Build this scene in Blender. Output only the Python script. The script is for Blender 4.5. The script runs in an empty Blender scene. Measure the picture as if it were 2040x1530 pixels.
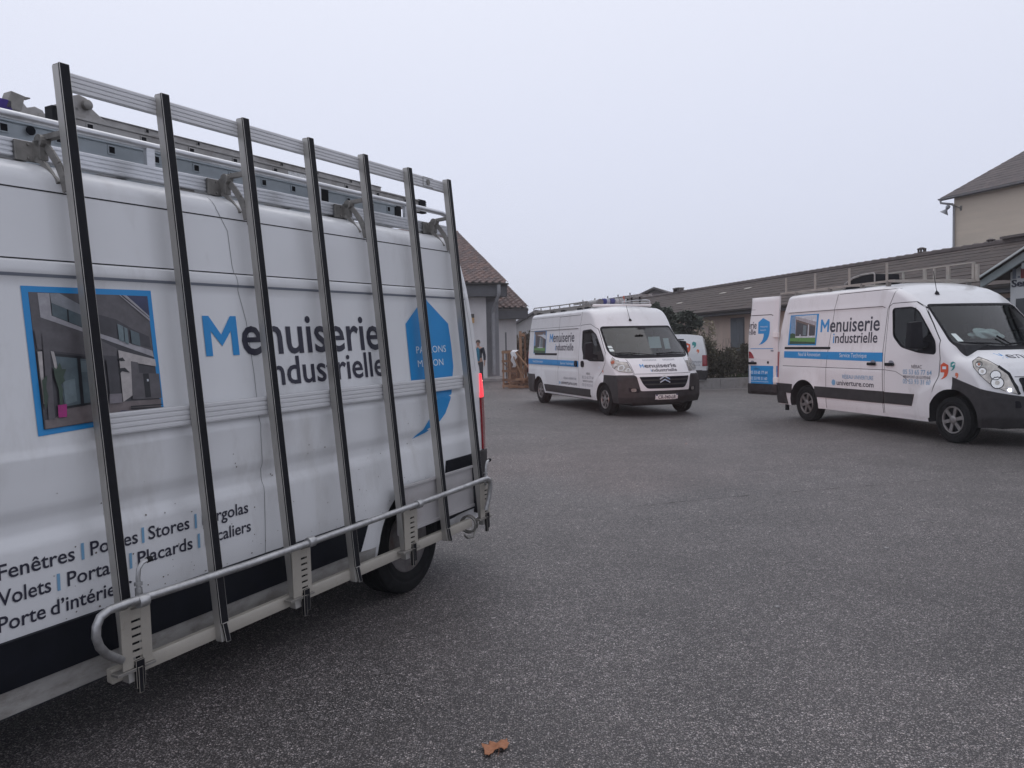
import bpy, bmesh, math, random
from mathutils import Vector, Matrix
from mathutils.bvhtree import BVHTree

D = bpy.data
SC = bpy.context.scene
COL = SC.collection
rad = math.radians
random.seed(7)

# ---------------------------------------------------------------- camera
CAM_H = 1.605
cam_data = D.cameras.new('camera')
cam_data.sensor_width = 36.0
cam_data.lens = 36.0 * 1560.0 / 2040.0
cam_data.clip_start = 0.05
cam_data.clip_end = 2000.0
cam = D.objects.new('camera', cam_data)
COL.objects.link(cam)
_pitch, _roll = rad(2.94), rad(-1.2)
_fw = Vector((0, math.cos(_pitch), -math.sin(_pitch)))
_rt, _up = Vector((1, 0, 0)), Vector((0, math.sin(_pitch), math.cos(_pitch)))
_r2 = _rt * math.cos(_roll) + _up * math.sin(_roll)
_u2 = -_rt * math.sin(_roll) + _up * math.cos(_roll)
cam.matrix_world = Matrix((
    (_r2.x, _u2.x, -_fw.x, 0.0),
    (_r2.y, _u2.y, -_fw.y, 0.0),
    (_r2.z, _u2.z, -_fw.z, CAM_H),
    (0, 0, 0, 1)))
SC.camera = cam

# ---------------------------------------------------------------- foggy overcast sky
world = D.worlds.new('World')
SC.world = world
world.use_nodes = True
_nt = world.node_tree
_nt.nodes.clear()
_out = _nt.nodes.new('ShaderNodeOutputWorld')
_bg = _nt.nodes.new('ShaderNodeBackground')
_sky = _nt.nodes.new('ShaderNodeTexSky')
_sky.sky_type = 'NISHITA'
_sky.sun_disc = False
_sky.sun_elevation = rad(60)
_sky.sun_rotation = rad(-15)
_hs = _nt.nodes.new('ShaderNodeHueSaturation')
_hs.inputs['Saturation'].default_value = 0.25
_hs.inputs['Value'].default_value = 0.02
_nt.links.new(_sky.outputs[0], _hs.inputs['Color'])
_tc = _nt.nodes.new('ShaderNodeTexCoord')
_sep = _nt.nodes.new('ShaderNodeSeparateXYZ')
_nt.links.new(_tc.outputs['Generated'], _sep.inputs[0])
_ramp = _nt.nodes.new('ShaderNodeValToRGB')
_nt.links.new(_sep.outputs['Z'], _ramp.inputs[0])
_cr = _ramp.color_ramp
_cr.elements[0].position = 0.0
_cr.elements[0].color = (0.545, 0.575, 0.695, 1)
_cr.elements[1].position = 1.0
_cr.elements[1].color = (0.76, 0.78, 0.87, 1)
for _p, _c in ((0.10, (0.575, 0.605, 0.735)), (0.25, (0.64, 0.67, 0.80)), (0.45, (0.735, 0.76, 0.87))):
    _e = _cr.elements.new(_p)
    _e.color = (*_c, 1)
_mx = _nt.nodes.new('ShaderNodeMixRGB')
_mx.blend_type = 'ADD'
_mx.inputs[0].default_value = 1.0
_nt.links.new(_ramp.outputs[0], _mx.inputs[1])
_nt.links.new(_hs.outputs[0], _mx.inputs[2])
_nt.links.new(_mx.outputs[0], _bg.inputs['Color'])
_bg.inputs['Strength'].default_value = 1.0
_nt.links.new(_bg.outputs[0], _out.inputs[0])

sun_d = D.lights.new('sun', 'SUN')
sun_d.energy = 0.5
sun_d.angle = rad(60)
sun_d.color = (1.0, 0.97, 0.93)
sun = D.objects.new('sun', sun_d)
COL.objects.link(sun)
sun.rotation_euler = (rad(30), 0, rad(195))

SC.view_settings.view_transform = 'Standard'
SC.view_settings.look = 'None'
SC.view_settings.exposure = 0.0
SC.view_settings.gamma = 1.0
SC.view_settings.use_curve_mapping = False
SC.render.engine = 'CYCLES'
SC.cycles.max_bounces = 6
SC.cycles.transparent_max_bounces = 12
SC.cycles.use_denoising = True

# ---------------------------------------------------------------- materials
def mat(name, col, rough=0.6, metal=0.0, var=0.0, vscale=6.0, bump=0.0, bscale=80.0, coat=0.0,
        spec=0.5, emit=None, estr=0.0, stretch=(1, 1, 1), dirt=None, dscale=1.5, dcut=(0.5, 0.75), rvar=0.0):
    m = D.materials.new(name)
    m.use_nodes = True
    nt = m.node_tree
    b = nt.nodes['Principled BSDF']
    b.inputs['Base Color'].default_value = (*col, 1)
    b.inputs['Roughness'].default_value = rough
    b.inputs['Metallic'].default_value = metal
    b.inputs['Specular IOR Level'].default_value = spec
    b.inputs['Coat Weight'].default_value = coat
    b.inputs['Coat Roughness'].default_value = 0.06
    if emit:
        b.inputs['Emission Color'].default_value = (*emit, 1)
        b.inputs['Emission Strength'].default_value = estr
    if var or bump or dirt or rvar:
        tc = nt.nodes.new('ShaderNodeTexCoord')
        mp = nt.nodes.new('ShaderNodeMapping')
        mp.inputs['Scale'].default_value = stretch
        nt.links.new(tc.outputs['Object'], mp.inputs[0])
        src = None
        if var or rvar:
            n = nt.nodes.new('ShaderNodeTexNoise')
            n.inputs['Scale'].default_value = vscale
            n.inputs['Detail'].default_value = 6
            n.inputs['Roughness'].default_value = 0.62
            nt.links.new(mp.outputs[0], n.inputs['Vector'])
        if var:
            mix = nt.nodes.new('ShaderNodeMixRGB')
            mix.inputs[1].default_value = (*[max(0, c * (1 - var)) for c in col], 1)
            mix.inputs[2].default_value = (*[min(1, c * (1 + var)) for c in col], 1)
            cr = nt.nodes.new('ShaderNodeValToRGB')
            cr.color_ramp.elements[0].position = 0.3
            cr.color_ramp.elements[1].position = 0.7
            nt.links.new(n.outputs[0], cr.inputs[0])
            nt.links.new(cr.outputs[0], mix.inputs[0])
            src = mix.outputs[0]
        if rvar:
            mr = nt.nodes.new('ShaderNodeMapRange')
            mr.inputs['To Min'].default_value = max(0.02, rough - rvar)
            mr.inputs['To Max'].default_value = min(1.0, rough + rvar)
            nt.links.new(n.outputs[0], mr.inputs[0])
            nt.links.new(mr.outputs[0], b.inputs['Roughness'])
        if dirt:
            n2 = nt.nodes.new('ShaderNodeTexNoise')
            n2.inputs['Scale'].default_value = dscale
            n2.inputs['Detail'].default_value = 9
            n2.inputs['Roughness'].default_value = 0.7
            nt.links.new(mp.outputs[0], n2.inputs['Vector'])
            c2 = nt.nodes.new('ShaderNodeValToRGB')
            c2.color_ramp.elements[0].position = dcut[0]
            c2.color_ramp.elements[1].position = dcut[1]
            nt.links.new(n2.outputs[0], c2.inputs[0])
            mx = nt.nodes.new('ShaderNodeMixRGB')
            if src:
                nt.links.new(src, mx.inputs[1])
            else:
                mx.inputs[1].default_value = (*col, 1)
            mx.inputs[2].default_value = (*dirt, 1)
            nt.links.new(c2.outputs[0], mx.inputs[0])
            src = mx.outputs[0]
        if src:
            nt.links.new(src, b.inputs['Base Color'])
        if bump:
            nb = nt.nodes.new('ShaderNodeTexNoise')
            nb.inputs['Scale'].default_value = bscale
            nb.inputs['Detail'].default_value = 5
            nt.links.new(mp.outputs[0], nb.inputs['Vector'])
            bp = nt.nodes.new('ShaderNodeBump')
            bp.inputs['Strength'].default_value = bump
            bp.inputs['Distance'].default_value = 0.02
            nt.links.new(nb.outputs[0], bp.inputs['Height'])
            nt.links.new(bp.outputs[0], b.inputs['Normal'])
    return m


def glass_mat(name, tint, rough=0.02, ior=1.5):
    m = D.materials.new(name)
    m.use_nodes = True
    nt = m.node_tree
    nt.nodes.clear()
    o = nt.nodes.new('ShaderNodeOutputMaterial')
    t = nt.nodes.new('ShaderNodeBsdfTransparent')
    t.inputs[0].default_value = (*tint, 1)
    g = nt.nodes.new('ShaderNodeBsdfGlossy')
    g.inputs['Roughness'].default_value = rough
    f = nt.nodes.new('ShaderNodeFresnel')
    f.inputs['IOR'].default_value = ior
    mx = nt.nodes.new('ShaderNodeMixShader')
    nt.links.new(f.outputs[0], mx.inputs[0])
    nt.links.new(t.outputs[0], mx.inputs[1])
    nt.links.new(g.outputs[0], mx.inputs[2])
    nt.links.new(mx.outputs[0], o.inputs[0])
    return m


M = {}
M['paint'] = mat('van_white_paint', (0.67, 0.675, 0.685), rough=0.32, coat=0.35, var=0.03, vscale=1.2,
                 dirt=(0.42, 0.405, 0.385), dscale=2.6, dcut=(0.54, 0.95), stretch=(1.4, 1.4, 0.5), rvar=0.08)
M['panel_paint'] = mat('van_panel_paint', (0.67, 0.675, 0.685), rough=0.32, coat=0.35, var=0.03, vscale=1.2,
                       dirt=(0.42, 0.41, 0.40), dscale=2.2, dcut=(0.60, 0.86), stretch=(1, 1, 0.6), rvar=0.08)
_pn = M['panel_paint'].node_tree
_geo = _pn.nodes.new('ShaderNodeNewGeometry')
_pb = _pn.nodes['Principled BSDF']
_bm = _pn.nodes.new('ShaderNodeMixRGB')
_pn.links.new(_geo.outputs['Backfacing'], _bm.inputs[0])
_pn.links.new(_pb.inputs['Base Color'].links[0].from_socket, _bm.inputs[1])
_bm.inputs[2].default_value = (0.03, 0.03, 0.035, 1)
_pn.links.new(_bm.outputs[0], _pb.inputs['Base Color'])
M['plastic'] = mat('grey_bumper_plastic', (0.033, 0.0305, 0.032), rough=0.55, var=0.25, vscale=9, bump=0.06, bscale=300, spec=0.3)
M['black'] = mat('black_rubber', (0.008, 0.008, 0.011), rough=0.6, var=0.3, vscale=12, spec=0.18)
M['moulding'] = mat('black_moulding', (0.007, 0.008, 0.012), rough=0.55, var=0.3, vscale=8, spec=0.15)
M['grime_shade_paint'] = mat('grimy_shaded_sill_paint', (0.33, 0.32, 0.305), rough=0.6, var=0.18, vscale=5, dirt=(0.16, 0.145, 0.125), dscale=7, dcut=(0.45, 0.75), stretch=(1, 1, 2))  # dark tone holds road grime and the sill's shade together
M['seam_grey'] = mat('sealed_joint', (0.16, 0.16, 0.165), rough=0.8)
M['gap'] = mat('panel_gap_shadow', (0.02, 0.02, 0.022), rough=0.9)
M['tyre'] = mat('tyre_rubber', (0.013, 0.013, 0.014), rough=0.85, var=0.3, vscale=20, bump=0.1, bscale=90, spec=0.15)
M['rim_steel'] = mat('steel_rim', (0.16, 0.15, 0.15), rough=0.5, metal=0.5, var=0.3, vscale=15, dirt=(0.10, 0.05, 0.03), dscale=9, dcut=(0.5, 0.8))
M['rim_silver'] = mat('silver_wheel_cover', (0.22, 0.21, 0.205), rough=0.35, metal=0.55, var=0.15, vscale=14)
M['alu'] = mat('aluminium_profile', (0.60, 0.61, 0.63), rough=0.38, metal=0.85, var=0.12, vscale=10, stretch=(1, 1, 8), bump=0.04, bscale=60)
M['alu_old'] = mat('weathered_aluminium', (0.33, 0.32, 0.312), rough=0.55, metal=0.6, var=0.25, vscale=7, dirt=(0.20, 0.18, 0.16), dscale=5, dcut=(0.5, 0.8))
M['alu_blue'] = mat('bluish_aluminium', (0.37, 0.41, 0.44), rough=0.5, metal=0.45, var=0.12, vscale=6)
M['post_alu'] = mat('weathered_post_aluminium', (0.44, 0.425, 0.40), rough=0.45, metal=0.6, var=0.12, vscale=8, stretch=(1, 1, 0.2), dirt=(0.22, 0.20, 0.17), dscale=6, dcut=(0.55, 0.8))
M['alu_pale'] = mat('pale_anodised_rail', (0.62, 0.62, 0.63), rough=0.4, metal=0.15, var=0.06, vscale=5, stretch=(1, 1, 6))
M['galv'] = mat('galvanised_steel', (0.42, 0.42, 0.42), rough=0.42, metal=0.8, var=0.25, vscale=25)
M['bracket'] = mat('dull_bracket_metal', (0.23, 0.22, 0.205), rough=0.55, metal=0.5, var=0.3, vscale=14)
M['cream'] = mat('cream_powder_coat', (0.33, 0.305, 0.265), rough=0.5, var=0.1, vscale=6, dirt=(0.16, 0.13, 0.10), dscale=5, dcut=(0.6, 0.85))
M['alu_panel'] = mat('grey_panel_sheet', (0.38, 0.365, 0.365), rough=0.5, var=0.1, vscale=4, dirt=(0.25, 0.2, 0.19), dscale=4, dcut=(0.6, 0.85))
M['blue'] = mat('blue_vinyl', (0.012, 0.235, 0.55), rough=0.4, var=0.06, vscale=3)
M['ink'] = mat('dark_vinyl', (0.022, 0.022, 0.040), rough=0.45)
M['white_ink'] = mat('white_vinyl', (0.66, 0.74, 0.80), rough=0.45)
M['grey_ink'] = mat('grey_vinyl', (0.20, 0.22, 0.26), rough=0.5)
M['pale_blue_ink'] = mat('pale_blue_vinyl', (0.16, 0.33, 0.50), rough=0.5)
M['orange'] = mat('orange_red_vinyl', (0.60, 0.085, 0.03), rough=0.45)
M['teal'] = mat('teal_vinyl', (0.02, 0.25, 0.24), rough=0.45)
M['apricot'] = mat('apricot_vinyl', (0.62, 0.17, 0.08), rough=0.45)
M['red_lens'] = mat('red_lens', (0.25, 0.010, 0.016), rough=0.15, coat=0.6)
M['red_lit'] = mat('lit_red_lens', (0.6, 0.03, 0.05), rough=0.2, emit=(1.0, 0.055, 0.075), estr=1.15)
M['chrome'] = mat('chrome', (0.75, 0.75, 0.76), rough=0.12, metal=1.0)
M['lamp_glass'] = glass_mat('lamp_glass', (0.93, 0.93, 0.92), rough=0.05, ior=1.4)
M['lamp_inner'] = mat('lamp_reflector', (0.62, 0.59, 0.56), rough=0.28, metal=0.5, var=0.4, vscale=9)
M['lamp_lit'] = mat('lit_headlamp', (1, 0.9, 0.8), rough=0.3, emit=(1.0, 0.80, 0.62), estr=6.0)
M['screen'] = glass_mat('windscreen_glass', (0.74, 0.81, 0.82), ior=1.70)
M['sideglass'] = glass_mat('side_window_glass', (0.42, 0.47, 0.48), ior=1.5)
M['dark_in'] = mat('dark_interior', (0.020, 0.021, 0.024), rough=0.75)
M['seat'] = mat('seat_cloth', (0.035, 0.037, 0.045), rough=0.9, var=0.3, vscale=30)
M['paper'] = mat('paper', (0.62, 0.70, 0.68), rough=0.8)
M['plate'] = mat('number_plate_white', (0.76, 0.75, 0.74), rough=0.4)
M['plate_blue'] = mat('number_plate_band', (0.03, 0.05, 0.15), rough=0.4)


# ---------------------------------------------------------------- object helpers
def link(o, parent=None):
    COL.objects.link(o)
    if parent is not None:
        o.parent = parent
    return o


def thing(name, label, cat, mw=None, group=None, kind=None):
    o = D.objects.new(name, None)
    COL.objects.link(o)
    if mw is not None:
        o.matrix_world = mw
    o['label'] = label
    o['category'] = cat
    if group:
        o['group'] = group
    if kind:
        o['kind'] = kind
    return o


def tag(o, label, cat, group=None):
    o['label'] = label
    o['category'] = cat
    if group:
        o['group'] = group
    return o


def structure(o):
    o['kind'] = 'structure'
    return o


def holder(name, parent, mloc=None):
    o = D.objects.new(name, None)
    COL.objects.link(o)
    o.parent = parent
    if mloc is not None:
        o.matrix_local = mloc
    return o


def frame_matrix(o, x, y, z):
    x, y, z = Vector(x), Vector(y), Vector(z)
    return Matrix(((x.x, y.x, z.x, o[0]), (x.y, y.y, z.y, o[1]), (x.z, y.z, z.z, o[2]), (0, 0, 0, 1)))


class MB:
    """collects simple shapes, then links them as one mesh object"""
    def __init__(s):
        s.v, s.f, s.mi = [], [], []
        s.cur = 0

    def add(s, verts, faces):
        n = len(s.v)
        s.v += [tuple(p) for p in verts]
        s.f += [tuple(i + n for i in f) for f in faces]
        s.mi += [s.cur] * len(faces)
        return s

    def hexa(s, p):
        return s.add(p, [(0, 3, 2, 1), (4, 5, 6, 7), (0, 1, 5, 4), (1, 2, 6, 5), (2, 3, 7, 6), (3, 0, 4, 7)])

    def box(s, x0, x1, y0, y1, z0, z1):
        return s.hexa([(x0, y0, z0), (x1, y0, z0), (x1, y1, z0), (x0, y1, z0),
                       (x0, y0, z1), (x1, y0, z1), (x1, y1, z1), (x0, y1, z1)])

    def beam(s, a, b, w, h, up=(0, 0, 1)):
        a, b, up = Vector(a), Vector(b), Vector(up)
        d = (b - a).normalized()
        r = d.cross(up)
        if r.length < 1e-6:
            r = d.cross(Vector((1, 0, 0)))
        r.normalize()
        u = r.cross(d)
        p = []
        for q in (a, b):
            for i, j in ((-1, -1), (1, -1), (1, 1), (-1, 1)):
                p.append(q + r * (i * w / 2) + u * (j * h / 2))
        return s.hexa(p)

    def tube(s, path, r, n=8, caps=True):
        path = [Vector(p) for p in path]
        rings = []
        ref = None
        for i, p in enumerate(path):
            d = (path[min(i + 1, len(path) - 1)] - path[max(i - 1, 0)]).normalized()
            if ref is None:
                ref = Vector((0, 0, 1)) if abs(d.z) < 0.9 else Vector((1, 0, 0))
            a = d.cross(ref).normalized()
            b = a.cross(d).normalized()
            ref = b
            rr = r[i] if isinstance(r, (list, tuple)) else r
            rings.append([p + (a * math.cos(t) + b * math.sin(t)) * rr for t in [2 * math.pi * k / n for k in range(n)]])
        v = [q for ring in rings for q in ring]
        f = []
        for i in range(len(rings) - 1):
            for k in range(n):
                f.append((i * n + k, (i + 1) * n + k, (i + 1) * n + (k + 1) % n, i * n + (k + 1) % n))
        if caps:
            f.append(tuple(range(n)))
            f.append(tuple(reversed(range((len(rings) - 1) * n, len(rings) * n))))
        return s.add(v, f)

    def lathe(s, prof, o, axis, n=24, caps=True):
        """prof: (radius, distance along axis)"""
        o, axis = Vector(o), Vector(axis).normalized()
        ref = Vector((0, 0, 1)) if abs(axis.z) < 0.9 else Vector((1, 0, 0))
        a = axis.cross(ref).normalized()
        b = axis.cross(a).normalized()
        v, f = [], []
        for r, h in prof:
            for k in range(n):
                t = 2 * math.pi * k / n
                v.append(o + axis * h + (a * math.cos(t) + b * math.sin(t)) * r)
        for i in range(len(prof) - 1):
            for k in range(n):
                f.append((i * n + k, i * n + (k + 1) % n, (i + 1) * n + (k + 1) % n, (i + 1) * n + k))
        if caps and prof[0][0] > 1e-4:
            f.append(tuple(reversed(range(n))))
        if caps and prof[-1][0] > 1e-4:
            f.append(tuple(range((len(prof) - 1) * n, len(prof) * n)))
        return s.add(v, f)

    def prism(s, poly, vec):
        vec = Vector(vec)
        n = len(poly)
        v = [Vector(p) for p in poly] + [Vector(p) + vec for p in poly]
        f = [tuple(reversed(range(n))), tuple(range(n, 2 * n))]
        for i in range(n):
            j = (i + 1) % n
            f.append((i, j, n + j, n + i))
        return s.add(v, f)

    def build(s, name, m, parent=None, smooth=None, bevel=0.0):
        me = D.meshes.new(name)
        me.from_pydata(s.v, [], s.f)
        mats = m if isinstance(m, (list, tuple)) else [m]
        for q in mats:
            me.materials.append(q)
        if len(mats) > 1:
            me.polygons.foreach_set('material_index', s.mi)
        bm = bmesh.new()
        bm.from_mesh(me)
        bmesh.ops.recalc_face_normals(bm, faces=bm.faces)
        if bevel:
            ed = [e for e in bm.edges if len(e.link_faces) == 2 and e.calc_face_angle(0) > 0.6]
            bmesh.ops.bevel(bm, geom=ed, offset=bevel, segments=2, profile=0.7, affect='EDGES', clamp_overlap=True)
        bm.to_mesh(me)
        bm.free()
        if smooth is not None:
            me.shade_smooth()
            me.set_sharp_from_angle(angle=rad(smooth))
        o = D.objects.new(name, me)
        return link(o, parent)


def interp(tab, x):
    if x <= tab[0][0]:
        return tab[0][1]
    for (a, b), (c, d) in zip(tab, tab[1:]):
        if x <= c:
            return b + (d - b) * (x - a) / (c - a)
    return tab[-1][1]


def sstep(a, b, x):
    t = max(0.0, min(1.0, (x - a) / (b - a)))
    return t * t * (3 - 2 * t)


def round_poly(pts, r, n=5):
    out = []
    N = len(pts)
    for i in range(N):
        p0, p, p1 = Vector(pts[i - 1]), Vector(pts[i]), Vector(pts[(i + 1) % N])
        rr = r[i] if isinstance(r, (list, tuple)) else r
        if rr <= 0:
            out.append(tuple(p))
            continue
        a, b = (p0 - p), (p1 - p)
        q = min(rr, a.length * 0.45, b.length * 0.45)
        A, B = p + a.normalized() * q, p + b.normalized() * q
        for k in range(n + 1):
            t = k / n
            out.append(tuple(A * (1 - t) ** 2 + p * 2 * t * (1 - t) + B * t * t))
    return out


def fill_loops(loops):
    """flat filled triangles from an outline and its holes"""
    c = D.curves.new('fill', 'CURVE')
    c.dimensions = '2D'
    c.fill_mode = 'BOTH'
    for l in loops:
        sp = c.splines.new('POLY')
        sp.points.add(len(l) - 1)
        for q, p in zip(sp.points, l):
            q.co = (p[0], p[1], 0, 1)
        sp.use_cyclic_u = True
    o = D.objects.new('fill', c)
    COL.objects.link(o)
    dg = bpy.context.evaluated_depsgraph_get()
    me = o.evaluated_get(dg).to_mesh()
    v = [(p.co.x, p.co.y) for p in me.vertices]
    f = [tuple(q.vertices) for q in me.polygons]
    o.evaluated_get(dg).to_mesh_clear()
    D.objects.remove(o)
    D.curves.remove(c)
    return v, f


def text_fill(s, x0, x1, y0, cap, bold=0.0, align='fit', spacing=1.0):
    """text whose capitals are `cap` high with its baseline at y0, fitted between x0 and x1"""
    c = D.curves.new('text', 'FONT')
    c.body = s
    c.offset = bold
    c.space_character = spacing
    c.resolution_u = 3
    o = D.objects.new('text', c)
    COL.objects.link(o)
    dg = bpy.context.evaluated_depsgraph_get()
    me = o.evaluated_get(dg).to_mesh()
    v = [(p.co.x, p.co.y) for p in me.vertices]
    f = [tuple(q.vertices) for q in me.polygons]
    o.evaluated_get(dg).to_mesh_clear()
    D.objects.remove(o)
    D.curves.remove(c)
    lo, hi = min(p[0] for p in v), max(p[0] for p in v)
    sy = cap / 0.68
    if align == 'fit':
        sx = (x1 - x0) / (hi - lo)
        ox = x0 - lo * sx
    elif align == 'left':
        sx = sy
        ox = x0 - lo * sx
    else:
        sx = sy
        ox = (x0 + x1) / 2 - (lo + hi) / 2 * sx
    return [(ox + p[0] * sx, y0 + p[1] * sy) for p in v], f


class Skin:
    """a surface that flat outlines are laid onto"""
    def __init__(s, verts, faces):
        s.bvh = BVHTree.FromPolygons(verts, faces)

    def hit(s, o, d):
        h, n, i, t = s.bvh.ray_cast(Vector(o), Vector(d))
        return h


def lay(skin, fr, shape, off, thick, step, name, m, parent, smooth=35):
    """project a filled flat shape (v, f) or loops along fr=(origin,u,v,dir) onto the skin; off = how proud it stands"""
    if isinstance(shape, tuple):
        v2, f2 = shape
    else:
        v2, f2 = fill_loops(shape)
    o, u, w, d = [Vector(q) for q in fr]
    bm = bmesh.new()
    vs = [bm.verts.new((p[0], p[1], 0)) for p in v2]
    for f in f2:
        try:
            bm.faces.new([vs[i] for i in f])
        except ValueError:
            pass
    if step:
        bmesh.ops.remove_doubles(bm, verts=bm.verts, dist=1e-6)
        for ax in (0, 1):
            lo = min(p.co[ax] for p in bm.verts)
            hi = max(p.co[ax] for p in bm.verts)
            k = math.floor(lo / step) + 1
            while k * step < hi:
                no = [0, 0, 0]
                no[ax] = 1
                co = [0, 0, 0]
                co[ax] = k * step
                bmesh.ops.bisect_plane(bm, geom=bm.verts[:] + bm.edges[:] + bm.faces[:], plane_co=co, plane_no=no, dist=1e-6)
                k += 1
    bm.verts.ensure_lookup_table()
    last = None
    miss = []
    for p in bm.verts:
        q = o + u * p.co.x + w * p.co.y
        h = skin.hit(q, d)
        if h is None:
            near = skin.bvh.find_nearest(q + d * ((last - q).dot(d) if last else 3.0))
            h = q + d * (near[0] - q).dot(d)
        else:
            last = h.copy()
        p.co = h - d * off
    bmesh.ops.recalc_face_normals(bm, faces=bm.faces)
    tot = sum((f.normal.dot(d) * f.calc_area() for f in bm.faces))
    if tot > 0:
        bmesh.ops.reverse_faces(bm, faces=bm.faces)
    if thick:
        be = [e for e in bm.edges if len(e.link_faces) == 1]
        r = bmesh.ops.extrude_edge_only(bm, edges=be)
        for q in r['geom']:
            if isinstance(q, bmesh.types.BMVert):
                q.co += d * thick
    me = D.meshes.new(name)
    bm.to_mesh(me)
    bm.free()
    me.materials.append(m)
    if smooth:
        me.shade_smooth()
        me.set_sharp_from_angle(angle=rad(smooth))
    ob = D.objects.new(name, me)
    return link(ob, parent)


def ribbon_shape(pts, w, closed=False):
    """outline of a thin line along a path"""
    P = [Vector(p) for p in pts]
    n = len(P)
    v, f = [], []
    for i in range(n):
        a = P[(i - 1) % n] if (closed or i > 0) else P[i]
        b = P[(i + 1) % n] if (closed or i < n - 1) else P[i]
        t = (b - a)
        t.normalize()
        nn = Vector((-t.y, t.x))
        v += [tuple(P[i] + nn * w / 2), tuple(P[i] - nn * w / 2)]
    m = n if closed else n - 1
    for i in range(m):
        j = (i + 1) % n
        f.append((2 * i, 2 * j, 2 * j + 1, 2 * i + 1))
    return v, f


def densify(pts, s=0.04, closed=False):
    out = []
    n = len(pts)
    for i in range(n if closed else n - 1):
        a, b = Vector(pts[i]), Vector(pts[(i + 1) % n])
        k = max(1, int((b - a).length / s))
        for j in range(k):
            out.append(tuple(a + (b - a) * j / k))
    if not closed:
        out.append(tuple(pts[-1]))
    return out


def boolean(o, cutter):
    md = o.modifiers.new('b', 'BOOLEAN')
    md.operation = 'DIFFERENCE'
    md.object = cutter
    md.solver = 'EXACT'
    md.material_mode = 'INDEX'
    bpy.context.view_layer.update()
    dg = bpy.context.evaluated_depsgraph_get()
    me = D.meshes.new_from_object(o.evaluated_get(dg))
    o.modifiers.clear()
    old = o.data
    o.data = me
    D.meshes.remove(old)
    D.objects.remove(cutter)


def piece(body_me, planes, off, name, m, parent, thick=None, smooth=35):
    """a thin shell standing proud of part of a body, cut out by planes (point, normal to keep)"""
    bm = bmesh.new()
    bm.from_mesh(body_me)
    for co, no in planes:
        bmesh.ops.bisect_plane(bm, geom=bm.verts[:] + bm.edges[:] + bm.faces[:], plane_co=co, plane_no=no, clear_inner=True, dist=1e-5)
    dark = [f for f in bm.faces if f.material_index == 1]
    bmesh.ops.delete(bm, geom=dark, context='FACES')
    bm.normal_update()
    nn = [(p, p.normal.copy()) for p in bm.verts]
    for p, n in nn:
        p.co += n * off
    be = [e for e in bm.edges if len(e.link_faces) == 1]
    nv = {p: n for p, n in nn}
    r = bmesh.ops.extrude_edge_only(bm, edges=be)
    t = off + 0.004 if thick is None else thick
    for q in r['geom']:
        if isinstance(q, bmesh.types.BMVert):
            q.co -= q.normal * 0 + _nearest_normal(q, nv) * t
    me = D.meshes.new(name)
    bm.to_mesh(me)
    bm.free()
    me.materials.clear()
    me.materials.append(m)
    me.polygons.foreach_set('material_index', [0] * len(me.polygons))
    me.shade_smooth()
    me.set_sharp_from_angle(angle=rad(smooth))
    return link(D.objects.new(name, me), parent)


def _nearest_normal(q, nv):
    for e in q.link_edges:
        w = e.other_vert(q)
        if w in nv:
            return nv[w]
    return Vector((0, 0, 0))

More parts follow.
